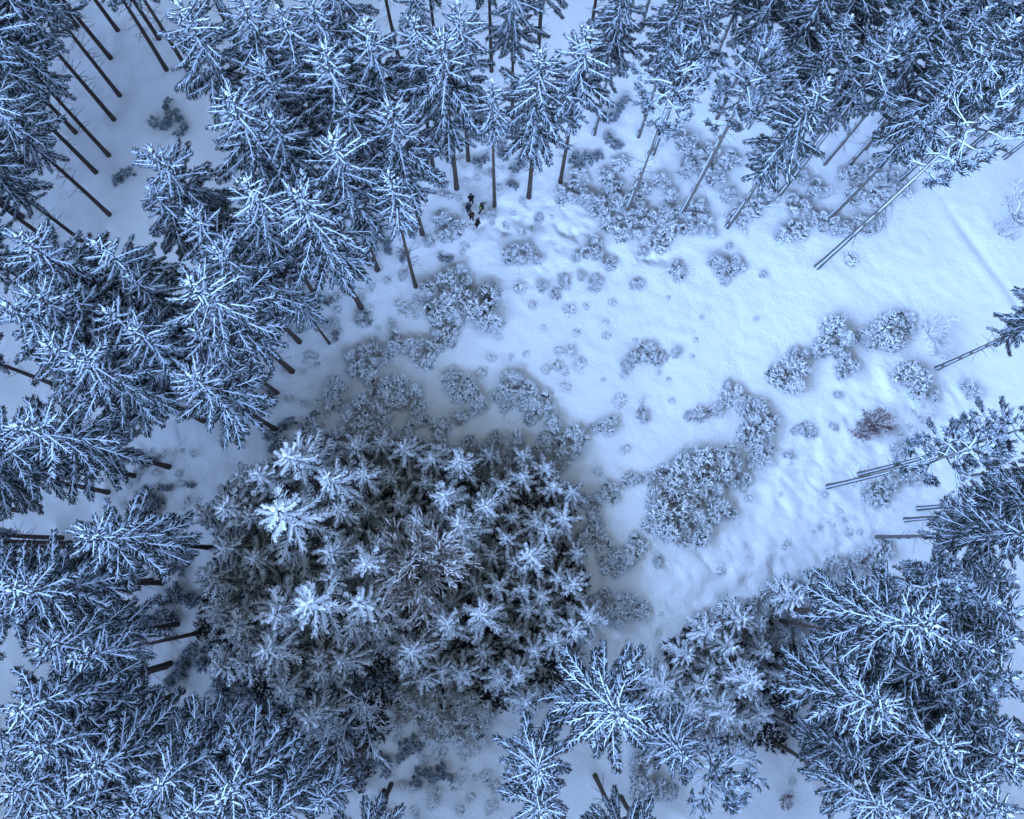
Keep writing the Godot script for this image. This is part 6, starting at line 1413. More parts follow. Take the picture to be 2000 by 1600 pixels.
	put("big_bush", "frosted_shrub", 37.23, -22.00, 0.973, 0.84, "spiky frosted shrub at the upper right end of the diagonal row", "shrub", "shrubs at the right end of the clearing")
	put("bush", "frosted_shrub", 39.04, -22.77, 0.930, 3.02, "round frosted shrub, fourteenth from the left at the right end", "shrub", "shrubs at the right end of the clearing")
	put("big_bush", "frosted_shrub", 39.17, -16.99, 0.973, 4.43, "spiky round shrub beside the foot of the leaning right trunk", "shrub", "shrubs at the right end of the clearing")
	put("bush", "frosted_shrub", 7.78, -2.47, 0.930, 0.05, "round frosted shrub, first from the left between hollow and path", "shrub", "shrubs between the snow hollow and the path")
	put("bush", "frosted_shrub", 8.12, 3.31, 1.015, 4.84, "round frosted shrub, second from the left between hollow and path", "shrub", "shrubs between the snow hollow and the path")
	put("big_bush", "frosted_shrub", 8.53, -5.44, 0.550, 2.63, "round frosted shrub, third from the left between hollow and path", "shrub", "shrubs between the snow hollow and the path")
	put("big_bush", "frosted_shrub", 8.72, -3.61, 0.550, 3.17, "round frosted shrub, fourth from the left between hollow and path", "shrub", "shrubs between the snow hollow and the path")
	put("bush", "frosted_shrub", 9.38, -2.02, 0.846, 3.83, "round frosted shrub, fifth from the left between hollow and path", "shrub", "shrubs between the snow hollow and the path")
	put("big_bush", "frosted_shrub", 9.48, 3.09, 0.550, 4.98, "round frosted shrub, sixth from the left between hollow and path", "shrub", "shrubs between the snow hollow and the path")
	put("bush", "frosted_shrub", 9.79, -0.22, 0.761, 0.35, "round frosted shrub, seventh from the left between hollow and path", "shrub", "shrubs between the snow hollow and the path")
	put("bush", "frosted_shrub", 10.17, -6.36, 0.846, 3.14, "round frosted shrub, eighth from the left between hollow and path", "shrub", "shrubs between the snow hollow and the path")
	put("big_bush", "frosted_shrub", 10.36, 4.19, 0.550, 0.24, "round frosted shrub, ninth from the left between hollow and path", "shrub", "shrubs between the snow hollow and the path")
	put("bush", "frosted_shrub", 10.69, 0.45, 0.592, 2.42, "round frosted shrub, tenth from the left between hollow and path", "shrub", "shrubs between the snow hollow and the path")
	put("big_bush", "frosted_shrub", 10.94, -0.45, 0.550, 2.17, "round frosted shrub, eleventh from the left between hollow and path", "shrub", "shrubs between the snow hollow and the path")
	put("big_bush", "frosted_shrub", 11.29, 3.31, 0.634, 0.13, "round frosted shrub, twelfth from the left between hollow and path", "shrub", "shrubs between the snow hollow and the path")
	put("bush", "frosted_shrub", 11.84, -7.62, 0.634, 1.87, "round frosted shrub, thirteenth from the left between hollow and path", "shrub", "shrubs between the snow hollow and the path")
	put("bush", "frosted_shrub", 11.85, -0.45, 0.846, 2.83, "round frosted shrub, fourteenth from the left between hollow and path", "shrub", "shrubs between the snow hollow and the path")
	put("bush", "frosted_shrub", 12.78, -7.76, 0.507, 4.11, "round frosted shrub, fifteenth from the left between hollow and path", "shrub", "shrubs between the snow hollow and the path")
	put("bush", "frosted_shrub", 12.58, -1.80, 0.930, 5.81, "round frosted shrub, sixteenth from the left between hollow and path", "shrub", "shrubs between the snow hollow and the path")
	put("bush", "frosted_shrub", 12.63, 3.75, 0.846, 2.33, "round frosted shrub, seventeenth from the left between hollow and path", "shrub", "shrubs between the snow hollow and the path")
	put("bush", "frosted_shrub", 13.71, -7.76, 0.634, 3.33, "round frosted shrub, eighteenth from the left between hollow and path", "shrub", "shrubs between the snow hollow and the path")
	put("bush", "frosted_shrub", 14.02, -3.38, 1.015, 4.48, "round frosted shrub, nineteenth from the left between hollow and path", "shrub", "shrubs between the snow hollow and the path")
	put("big_bush", "frosted_shrub", 14.58, -5.91, 0.592, 5.89, "round frosted shrub, twentieth from the left between hollow and path", "shrub", "shrubs between the snow hollow and the path")
	put("bush", "frosted_shrub", 14.36, -0.22, 0.550, 5.96, "lone small round tussocky shrub right below the snow hollow", "shrub", "shrubs between the snow hollow and the path")
	put("big_bush", "frosted_shrub", 15.21, -4.30, 0.973, 6.20, "round frosted shrub, twenty-second from the left between hollow and path", "shrub", "shrubs between the snow hollow and the path")
	put("big_bush", "frosted_shrub", 16.29, -7.77, 0.888, 1.90, "round frosted shrub, twenty-third from the left between hollow and path", "shrub", "shrubs between the snow hollow and the path")
	put("bush", "frosted_shrub", 16.99, -2.48, 1.015, 1.05, "round frosted shrub, twenty-fourth from the left between hollow and path", "shrub", "shrubs between the snow hollow and the path")
	put("bush", "frosted_shrub", 17.72, -13.47, 0.465, 5.85, "round frosted shrub, twenty-fifth from the left between hollow and path", "shrub", "shrubs between the snow hollow and the path")
	put("big_bush", "frosted_shrub", 17.38, -6.14, 0.761, 0.49, "round frosted shrub, twenty-sixth from the left between hollow and path", "shrub", "shrubs between the snow hollow and the path")
	put("big_bush", "frosted_shrub", 17.49, -3.39, 0.846, 2.82, "round frosted shrub, twenty-seventh from the left between hollow and path", "shrub", "shrubs between the snow hollow and the path")
	put("big_bush", "frosted_shrub", 17.98, -8.95, 0.973, 4.62, "round frosted shrub, twenty-eighth from the left between hollow and path", "shrub", "shrubs between the snow hollow and the path")
	put("bush", "frosted_shrub", 18.69, -13.72, 0.846, 3.32, "round frosted shrub, twenty-ninth from the left between hollow and path", "shrub", "shrubs between the snow hollow and the path")
	put("big_bush", "frosted_shrub", 19.26, -6.38, 0.677, 2.44, "round frosted shrub, thirtieth from the left between hollow and path", "shrub", "shrubs between the snow hollow and the path")
	put("big_bush", "frosted_shrub", 19.15, -4.07, 0.550, 5.81, "round frosted shrub, thirty-first from the left between hollow and path", "shrub", "shrubs between the snow hollow and the path")
	put("bush", "frosted_shrub", 20.38, -14.21, 0.761, 1.88, "round frosted shrub, thirty-second from the left between hollow and path", "shrub", "shrubs between the snow hollow and the path")
	put("big_bush", "frosted_shrub", 20.09, -8.72, 0.888, 3.46, "round frosted shrub, thirty-third from the left between hollow and path", "shrub", "shrubs between the snow hollow and the path")
	put("big_bush", "frosted_shrub", 20.34, -4.76, 0.592, 5.21, "round frosted shrub, thirty-fourth from the left between hollow and path", "shrub", "shrubs between the snow hollow and the path")
	put("bush", "frosted_shrub", 21.46, -16.41, 0.634, 0.87, "round frosted shrub, thirty-fifth from the left between hollow and path", "shrub", "shrubs between the snow hollow and the path")
	put("bush", "frosted_shrub", 21.90, -15.68, 1.057, 2.20, "round frosted shrub, thirty-sixth from the left between hollow and path", "shrub", "shrubs between the snow hollow and the path")
	put("big_bush", "frosted_shrub", 21.56, -9.66, 0.550, 3.10, "round frosted shrub, thirty-seventh from the left between hollow and path", "shrub", "shrubs between the snow hollow and the path")
	put("big_bush", "frosted_shrub", 21.92, -7.78, 0.592, 3.55, "round frosted shrub, thirty-eighth from the left between hollow and path", "shrub", "shrubs between the snow hollow and the path")
	put("bush", "frosted_shrub", 22.82, -14.95, 0.930, 1.30, "round frosted shrub, thirty-ninth from the left between hollow and path", "shrub", "shrubs between the snow hollow and the path")
	put("bush", "frosted_shrub", 22.87, -11.81, 0.846, 2.85, "round frosted shrub, fortieth from the left between hollow and path", "shrub", "shrubs between the snow hollow and the path")
	put("big_bush", "frosted_shrub", 23.73, -14.22, 0.677, 0.38, "round frosted shrub, forty-first from the left between hollow and path", "shrub", "shrubs between the snow hollow and the path")
	put("bush", "frosted_shrub", 23.64, -9.05, 0.634, 0.55, "round frosted shrub, forty-second from the left between hollow and path", "shrub", "shrubs between the snow hollow and the path")
	put("big_bush", "frosted_shrub", 24.06, -11.81, 0.761, 2.15, "round frosted shrub, forty-third from the left between hollow and path", "shrub", "shrubs between the snow hollow and the path")
	put("bush", "frosted_shrub", 24.41, -9.91, 0.930, 0.90, "round frosted shrub, forty-fourth from the left between hollow and path", "shrub", "shrubs between the snow hollow and the path")
	put("bush", "frosted_shrub", 24.95, -10.86, 0.846, 6.08, "round frosted shrub, forty-fifth from the left between hollow and path", "shrub", "shrubs between the snow hollow and the path")
	put("bush", "frosted_shrub", 25.34, -13.26, 0.930, 1.65, "round frosted shrub, forty-sixth from the left between hollow and path", "shrub", "shrubs between the snow hollow and the path")
	put("big_bush", "frosted_shrub", 12.20, 16.77, 0.592, 1.73, "round frosted shrub, first from the left at the lower right", "shrub", "shrubs along the lower right rim")
	put("big_bush", "frosted_shrub", 12.56, 18.78, 0.634, 4.92, "round frosted shrub, second from the left at the lower right", "shrub", "shrubs along the lower right rim")
	put("bush", "frosted_shrub", 14.03, 14.34, 0.930, 4.65, "round frosted shrub, third from the left at the lower right", "shrub", "shrubs along the lower right rim")
	put("big_bush", "frosted_shrub", 14.31, 18.39, 0.550, 1.65, "round frosted shrub, fourth from the left at the lower right", "shrub", "shrubs along the lower right rim")
	put("bush", "frosted_shrub", 16.02, 8.92, 1.015, 5.21, "round frosted shrub, fifth from the left at the lower right", "shrub", "shrubs along the lower right rim")
	put("bush", "frosted_shrub", 17.12, 13.94, 1.015, 3.93, "round frosted shrub, sixth from the left at the lower right", "shrub", "shrubs along the lower right rim")
	put("big_bush", "frosted_shrub", 18.90, 13.53, 0.550, 2.44, "round frosted shrub, seventh from the left at the lower right", "shrub", "shrubs along the lower right rim")
	put("big_bush", "frosted_shrub", 21.06, 14.36, 0.592, 3.95, "round frosted shrub, eighth from the left at the lower right", "shrub", "shrubs along the lower right rim")
	put("big_bush", "frosted_shrub", 23.06, 3.76, 0.634, 1.54, "round frosted shrub, ninth from the left at the lower right", "shrub", "shrubs along the lower right rim")
	put("big_bush", "frosted_shrub", 22.78, 8.09, 0.550, 1.65, "round frosted shrub, tenth from the left at the lower right", "shrub", "shrubs along the lower right rim")
	put("bush", "frosted_shrub", 24.03, 2.89, 1.015, 5.50, "round frosted shrub, eleventh from the left at the lower right", "shrub", "shrubs along the lower right rim")
	put("big_bush", "frosted_shrub", 24.70, 6.37, 0.592, 2.75, "round frosted shrub, twelfth from the left at the lower right", "shrub", "shrubs along the lower right rim")
	put("big_bush", "frosted_shrub", 25.88, 2.45, 0.592, 5.63, "round frosted shrub, thirteenth from the left at the lower right", "shrub", "shrubs along the lower right rim")
	put("big_bush", "frosted_shrub", 26.12, 5.51, 0.550, 1.11, "round frosted shrub, fourteenth from the left at the lower right", "shrub", "shrubs along the lower right rim")
	put("bush", "frosted_shrub", 27.38, 6.81, 1.015, 0.86, "round frosted shrub, fifteenth from the left at the lower right", "shrub", "shrubs along the lower right rim")
	put("big_bush", "frosted_shrub", 28.28, 1.12, 0.550, 0.33, "round frosted shrub, sixteenth from the left at the lower right", "shrub", "shrubs along the lower right rim")
	put("big_bush", "frosted_shrub", 30.65, 0.22, 0.592, 4.65, "round frosted shrub, seventeenth from the left at the lower right", "shrub", "shrubs along the lower right rim")
	put("big_bush", "frosted_shrub", 33.00, -0.22, 0.550, 3.52, "round frosted shrub, eighteenth from the left at the lower right", "shrub", "shrubs along the lower right rim")
	put("bush", "frosted_shrub", 34.02, -6.17, 0.761, 0.06, "round frosted shrub, nineteenth from the left at the lower right", "shrub", "shrubs along the lower right rim")
	put("bush", "frosted_shrub", 35.01, -6.64, 1.015, 0.27, "round frosted shrub, twentieth from the left at the lower right", "shrub", "shrubs along the lower right rim")
	put("bush", "frosted_shrub", 34.99, -1.58, 0.930, 5.18, "round frosted shrub, twenty-first from the left at the lower right", "shrub", "shrubs along the lower right rim")
	put("bush", "frosted_shrub", 36.05, -7.58, 0.846, 3.10, "round frosted shrub, twenty-second from the left at the lower right", "shrub", "shrubs along the lower right rim")
	put("bush", "frosted_shrub", 37.28, -10.42, 0.761, 5.47, "round frosted shrub, twenty-third from the left at the lower right", "shrub", "shrubs along the lower right rim")
	put("bush", "frosted_shrub", 37.97, -7.82, 0.930, 0.25, "round frosted shrub, twenty-fourth from the left at the lower right", "shrub", "shrubs along the lower right rim")
	put("bush", "frosted_shrub", 40.74, -15.76, 0.677, 3.70, "round frosted shrub, twenty-fifth from the left at the lower right", "shrub", "shrubs along the lower right rim")
	put("bush", "frosted_shrub", 44.69, -16.27, 0.930, 0.74, "round frosted shrub, twenty-sixth from the left at the lower right", "shrub", "shrubs along the lower right rim")
	put("big_bush", "frosted_shrub", -8.24, 12.61, 0.550, 4.53, "round frosted shrub, first from the left along the bottom", "shrub", "shrubs of the bottom snow patch")
	put("big_bush", "frosted_shrub", -7.42, 10.54, 0.592, 3.84, "round frosted shrub, second from the left along the bottom", "shrub", "shrubs of the bottom snow patch")
	put("big_bush", "frosted_shrub", -6.51, 12.00, 0.634, 3.84, "round frosted shrub, third from the left along the bottom", "shrub", "shrubs of the bottom snow patch")
	put("big_bush", "frosted_shrub", -5.51, 13.93, 0.592, 1.39, "round frosted shrub, fourth from the left along the bottom", "shrub", "shrubs of the bottom snow patch")
	put("big_bush", "frosted_shrub", -5.22, 10.96, 0.592, 5.96, "round frosted shrub, fifth from the left along the bottom", "shrub", "shrubs of the bottom snow patch")
	put("big_bush", "frosted_shrub", -4.75, 12.62, 0.634, 0.70, "round frosted shrub, sixth from the left along the bottom", "shrub", "shrubs of the bottom snow patch")
	put("big_bush", "frosted_shrub", -3.86, 13.53, 0.719, 0.40, "round frosted shrub, seventh from the left along the bottom", "shrub", "shrubs of the bottom snow patch")
	put("big_bush", "frosted_shrub", -3.48, 10.34, 0.550, 4.30, "round frosted shrub, eighth from the left along the bottom", "shrub", "shrubs of the bottom snow patch")
	put("bush", "frosted_shrub", -2.98, 14.68, 0.677, 0.58, "round frosted shrub, ninth from the left along the bottom", "shrub", "shrubs of the bottom snow patch")
	put("big_bush", "frosted_shrub", -2.58, 11.80, 0.719, 0.42, "round frosted shrub, tenth from the left along the bottom", "shrub", "shrubs of the bottom snow patch")
	put("bush", "frosted_shrub", -1.60, 13.66, 1.015, 2.89, "round frosted shrub, eleventh from the left along the bottom", "shrub", "shrubs of the bottom snow patch")
	put("bush", "frosted_shrub", -1.26, 12.22, 1.015, 4.07, "round frosted shrub, twelfth from the left along the bottom", "shrub", "shrubs of the bottom snow patch")
	put("scrub", "scrub", -36.54, -37.13, 1.099, 5.60, "dark bare scrub patch beside the upper left snow lane", "scrub", "dark scrub under the left trees")
	put("scrub", "scrub", -31.36, 5.85, 1.184, 4.53, "dark half-snowed scrub, second from the left in the left half", "scrub", "dark scrub under the left trees")
	put("scrub", "scrub", -32.43, -9.75, 0.507, 0.44, "dark half-snowed scrub, third from the left in the left half", "scrub", "dark scrub under the left trees")
	put("scrub", "scrub", -31.39, -6.06, 0.846, 4.04, "dark half-snowed scrub, fourth from the left in the left half", "scrub", "dark scrub under the left trees")
	put("scrub", "scrub", -31.44, -9.05, 0.761, 5.30, "dark half-snowed scrub, fifth from the left in the left half", "scrub", "dark scrub under the left trees")
	put("scrub", "scrub", -30.65, -5.38, 0.761, 0.76, "dark half-snowed scrub, sixth from the left in the left half", "scrub", "dark scrub under the left trees")
	put("scrub", "scrub", -29.65, 5.43, 1.438, 4.74, "dark half-snowed scrub, seventh from the left in the left half", "scrub", "dark scrub under the left trees")
	put("scrub", "scrub", -33.63, -43.23, 1.015, 1.62, "dark half-snowed scrub, eighth from the left in the left half", "scrub", "dark scrub under the left trees")
	put("scrub", "scrub", -29.88, -6.98, 0.592, 1.88, "dark half-snowed scrub, ninth from the left in the left half", "scrub", "dark scrub under the left trees")
	put("scrub", "scrub", -33.05, -45.21, 0.677, 0.01, "dark half-snowed scrub, tenth from the left in the left half", "scrub", "dark scrub under the left trees")
	put("scrub", "scrub", -28.48, 3.71, 1.522, 4.76, "dark half-snowed scrub, eleventh from the left in the left half", "scrub", "dark scrub under the left trees")
	put("scrub", "scrub", -32.43, -43.81, 0.846, 3.24, "dark half-snowed scrub, twelfth from the left in the left half", "scrub", "dark scrub under the left trees")
	put("scrub", "scrub", -27.53, 9.65, 1.015, 5.66, "dark half-snowed scrub, thirteenth from the left in the left half", "scrub", "dark scrub under the left trees")
	put("scrub", "scrub", -31.55, -42.42, 0.846, 2.92, "dark half-snowed scrub, fourteenth from the left in the left half", "scrub", "dark scrub under the left trees")
	put("scrub", "scrub", -27.94, -0.22, 1.015, 0.98, "dark half-snowed scrub, fifteenth from the left in the left half", "scrub", "dark scrub under the left trees")
	put("scrub", "scrub", -27.27, 2.41, 1.353, 1.36, "dark half-snowed scrub, sixteenth from the left in the left half", "scrub", "dark scrub under the left trees")
	put("scrub", "scrub", -27.62, -7.21, 0.507, 1.65, "dark half-snowed scrub, seventeenth from the left in the left half", "scrub", "dark scrub under the left trees")
	put("scrub", "scrub", -26.36, 7.98, 1.353, 5.95, "dark half-snowed scrub, eighteenth from the left in the left half", "scrub", "dark scrub under the left trees")
	put("scrub", "scrub", -24.65, 7.56, 1.269, 1.29, "dark half-snowed scrub, nineteenth from the left in the left half", "scrub", "dark scrub under the left trees")
	put("scrub", "scrub", -23.15, 10.08, 1.438, 0.55, "dark half-snowed scrub, twentieth from the left in the left half", "scrub", "dark scrub under the left trees")
	put("scrub", "scrub", -21.32, 11.33, 1.353, 2.22, "dark half-snowed scrub, twenty-first from the left in the left half", "scrub", "dark scrub under the left trees")
	put("scrub", "scrub", -18.62, 12.98, 1.269, 0.50, "dark half-snowed scrub, twenty-second from the left in the left half", "scrub", "dark scrub under the left trees")
	put("scrub", "scrub", -17.90, 10.51, 1.438, 2.67, "dark half-snowed scrub, twenty-third from the left in the left half", "scrub", "dark scrub under the left trees")
	put("scrub", "scrub", -16.53, 11.76, 1.269, 3.90, "dark half-snowed scrub, twenty-fourth from the left in the left half", "scrub", "dark scrub under the left trees")
	put("scrub", "scrub", -15.83, 16.64, 1.015, 4.09, "dark half-snowed scrub, twenty-fifth from the left in the left half", "scrub", "dark scrub under the left trees")
	put("scrub", "scrub", -15.08, 14.63, 1.269, 1.10, "dark half-snowed scrub, twenty-sixth from the left in the left half", "scrub", "dark scrub under the left trees")
	put("scrub", "scrub", -14.32, 12.59, 1.438, 0.87, "dark half-snowed scrub, twenty-seventh from the left in the left half", "scrub", "dark scrub under the left trees")
	put("scrub", "scrub", -13.73, 15.84, 1.691, 3.08, "dark half-snowed scrub, twenty-eighth from the left in the left half", "scrub", "dark scrub under the left trees")
	put("scrub", "scrub", -13.39, 13.82, 1.438, 4.32, "dark half-snowed scrub, twenty-ninth from the left in the left half", "scrub", "dark scrub under the left trees")
	put("scrub", "scrub", -13.12, 10.11, 1.438, 2.81, "dark half-snowed scrub, thirtieth from the left in the left half", "scrub", "dark scrub under the left trees")
	put("scrub", "scrub", -11.97, 16.86, 1.269, 3.60, "dark half-snowed scrub, thirty-first from the left in the left half", "scrub", "dark scrub under the left trees")
	put("scrub", "scrub", -11.63, 14.64, 1.691, 5.73, "dark half-snowed scrub, thirty-second from the left in the left half", "scrub", "dark scrub under the left trees")
	put("scrub", "scrub", -11.41, 9.27, 1.522, 0.91, "dark half-snowed scrub, thirty-third from the left in the left half", "scrub", "dark scrub under the left trees")
	put("scrub", "scrub", -10.72, 15.86, 1.099, 1.68, "dark half-snowed scrub, thirty-fourth from the left in the left half", "scrub", "dark scrub under the left trees")
	put("scrub", "scrub", -9.84, 10.12, 1.269, 3.10, "dark half-snowed scrub, thirty-fifth from the left in the left half", "scrub", "dark scrub under the left trees")
	put("scrub", "scrub", -9.41, 16.67, 0.846, 3.37, "dark half-snowed scrub, thirty-sixth from the left in the left half", "scrub", "dark scrub under the left trees")
	put("scrub", "scrub", -7.71, 15.87, 0.761, 5.65, "dark half-snowed scrub, thirty-seventh from the left in the left half", "scrub", "dark scrub under the left trees")
	put("scrub", "scrub", -7.30, 15.06, 0.930, 3.49, "dark half-snowed scrub, thirty-eighth from the left in the left half", "scrub", "dark scrub under the left trees")
	put("scrub", "scrub", -6.37, 17.68, 0.930, 4.16, "dark half-snowed scrub, thirty-ninth from the left in the left half", "scrub", "dark scrub under the left trees")
	put("scrub", "scrub", -5.10, 17.09, 0.930, 2.64, "dark half-snowed scrub, fortieth from the left in the left half", "scrub", "dark scrub under the left trees")
	put("scrub", "scrub", -4.23, 17.69, 0.592, 4.93, "dark half-snowed scrub, forty-first from the left in the left half", "scrub", "dark scrub under the left trees")
	put("scrub", "scrub", -23.26, -16.94, 0.507, 5.25, "pale low scrub, first from the left on the left forest floor", "scrub", "low scrub on the left forest floor")
	put("scrub", "scrub", -22.13, -14.04, 0.592, 1.84, "pale low scrub, second from the left on the left forest floor", "scrub", "low scrub on the left forest floor")
	put("scrub", "scrub", -21.87, -17.19, 0.507, 0.68, "pale low scrub, third from the left on the left forest floor", "scrub", "low scrub on the left forest floor")
	put("scrub", "scrub", -21.04, -15.25, 0.761, 1.63, "pale low scrub, fourth from the left on the left forest floor", "scrub", "low scrub on the left forest floor")
	put("scrub", "scrub", -20.55, -11.19, 1.015, 2.25, "pale low scrub, fifth from the left on the left forest floor", "scrub", "low scrub on the left forest floor")
	put("scrub", "scrub", -19.25, -12.62, 0.846, 5.59, "pale low scrub, sixth from the left on the left forest floor", "scrub", "low scrub on the left forest floor")
	put("scrub", "scrub", -19.18, -23.92, 0.507, 1.66, "pale low scrub, seventh from the left on the left forest floor", "scrub", "low scrub on the left forest floor")
	put("scrub", "scrub", -19.03, -25.44, 0.507, 3.95, "pale low scrub, eighth from the left on the left forest floor", "scrub", "low scrub on the left forest floor")
	put("scrub", "scrub", -17.77, -11.20, 1.015, 4.02, "pale low scrub, ninth from the left on the left forest floor", "scrub", "low scrub on the left forest floor")
	put("scrub", "scrub", -16.95, -13.34, 0.677, 6.01, "pale low scrub, tenth from the left on the left forest floor", "scrub", "low scrub on the left forest floor")
	put("scrub", "scrub", -16.09, -24.70, 0.507, 0.73, "pale low scrub, eleventh from the left on the left forest floor", "scrub", "low scrub on the left forest floor")
	put("scrub", "scrub", -15.21, -21.17, 0.423, 4.83, "pale low scrub, twelfth from the left on the left forest floor", "scrub", "low scrub on the left forest floor")
	put("scrub", "scrub", -15.23, -27.01, 0.592, 2.11, "pale low scrub, thirteenth from the left on the left forest floor", "scrub", "low scrub on the left forest floor")
	put("scrub", "scrub", -13.81, -28.06, 0.761, 0.65, "pale low scrub, fourteenth from the left on the left forest floor", "scrub", "low scrub on the left forest floor")
	put("scrub", "scrub", -12.64, -22.95, 0.761, 3.97, "pale low scrub, fifteenth from the left on the left forest floor", "scrub", "low scrub on the left forest floor")
	put("scrub", "scrub", -12.41, -29.64, 0.846, 5.30, "pale low scrub, sixteenth from the left on the left forest floor", "scrub", "low scrub on the left forest floor")
	put("scrub", "scrub", -11.74, -31.48, 0.930, 3.66, "pale low scrub, seventeenth from the left on the left forest floor", "scrub", "low scrub on the left forest floor")
	put("scrub", "scrub", -10.46, -30.18, 0.761, 0.31, "pale low scrub, eighteenth from the left on the left forest floor", "scrub", "low scrub on the left forest floor")
	put("scrub", "scrub", -8.96, -29.14, 0.592, 6.10, "pale low scrub, nineteenth from the left on the left forest floor", "scrub", "low scrub on the left forest floor")
	put("scrub", "scrub", -8.54, -31.78, 0.677, 2.41, "pale low scrub, twentieth from the left on the left forest floor", "scrub", "low scrub on the left forest floor")
	put("scrub", "scrub", -7.71, -38.26, 0.761, 4.00, "pale low scrub, twenty-first from the left on the left forest floor", "scrub", "low scrub on the left forest floor")
	put("scrub", "scrub", -6.23, -39.93, 0.846, 4.55, "pale low scrub, twenty-second from the left on the left forest floor", "scrub", "low scrub on the left forest floor")
	put("scrub", "scrub", -5.04, -29.17, 0.677, 1.64, "pale low scrub, twenty-third from the left on the left forest floor", "scrub", "low scrub on the left forest floor")
	put("scrub", "scrub", -3.23, -42.76, 1.099, 2.56, "pale low scrub, twenty-fourth from the left on the left forest floor", "scrub", "low scrub on the left forest floor")
	put("scrub", "scrub", -1.72, -44.47, 1.015, 2.07, "pale low scrub, twenty-fifth from the left on the left forest floor", "scrub", "low scrub on the left forest floor")
	put("scrub", "scrub", -1.68, -39.43, 0.761, 0.60, "pale low scrub, twenty-sixth from the left on the left forest floor", "scrub", "low scrub on the left forest floor")
	put("scrub", "scrub", 0.60, -40.57, 0.930, 0.40, "pale low scrub, twenty-seventh from the left on the left forest floor", "scrub", "low scrub on the left forest floor")
	put("scrub", "scrub", 1.36, -36.71, 0.592, 4.50, "pale low scrub, twenty-eighth from the left on the left forest floor", "scrub", "low scrub on the left forest floor")
	put("scrub", "scrub", 1.87, -38.92, 0.846, 2.58, "pale low scrub, twenty-ninth from the left on the left forest floor", "scrub", "low scrub on the left forest floor")
	put("scrub", "scrub", 7.96, -39.54, 0.846, 5.46, "pale low scrub, thirtieth from the left on the left forest floor", "scrub", "low scrub on the left forest floor")
	put("scrub", "scrub", 9.50, -40.11, 0.930, 0.39, "pale low scrub, thirty-first from the left on the left forest floor", "scrub", "low scrub on the left forest floor")
	put("scrub", "scrub", 11.14, -44.64, 1.015, 1.89, "pale low scrub, thirty-second from the left on the left forest floor", "scrub", "low scrub on the left forest floor")
	put("scrub", "scrub", 11.58, -41.81, 1.015, 1.13, "pale low scrub, thirty-third from the left on the left forest floor", "scrub", "low scrub on the left forest floor")
	put("scrub", "scrub", 12.73, -45.80, 0.930, 5.92, "pale low scrub, thirty-fourth from the left on the left forest floor", "scrub", "low scrub on the left forest floor")
	put("red", "red_bare_shrub", 35.39, -13.06, 1.250, 4.96, "larger bare reddish shrub on the snow at the right", "shrub", "")
	put("red", "red_bare_shrub", 33.92, -12.25, 0.900, 5.63, "small bare reddish shrub touching the larger one at the right", "shrub", "")
	put("red", "red_bare_shrub", 24.59, 19.62, 0.550, 3.18, "tiny dark red bush alone in the lower right snow gap", "shrub", "")
	put("brown", "brown_bare_tree", -6.14, 0.12, 2.500, 0.65, "round brown leafless crown rimmed with frost amid white firs", "bare tree", "")
	put("birch", "birch_tree", -11.71, 12.14, 1.300, 2.61, "bare frosted birch fanning pale twigs below the fir thicket", "birch", "")
	put("birch", "birch_tree", -11.26, -4.70, 0.800, 1.42, "thin bare white birch in the gap amid young firs", "birch", "")
	put("twiggy", "twiggy_sapling", 37.67, -11.86, 1.000, 0.17, "feathery pale sapling just right of the reddish shrub", "sapling", "")
	put("twiggy", "twiggy_sapling", 39.56, -13.80, 1.000, 3.55, "wispy twig sapling above right of the reddish shrub", "sapling", "")
	put("twiggy", "twiggy_sapling", 41.40, -21.77, 1.500, 1.82, "wispy snowy sapling right of the spiky diagonal row", "sapling", "")
	put("twiggy", "twiggy_sapling", 41.91, -19.75, 1.000, 0.68, "small twig sapling above the leaning right trunk", "sapling", "")
	put("twiggy", "twiggy_sapling", 51.17, -33.94, 2.000, 3.21, "grey twig thicket at the right edge beyond the ditch", "sapling", "")
	put("twiggy", "twiggy_sapling", 49.65, -32.03, 1.200, 5.86, "small twig sapling at the far side of the ditch", "sapling", "")
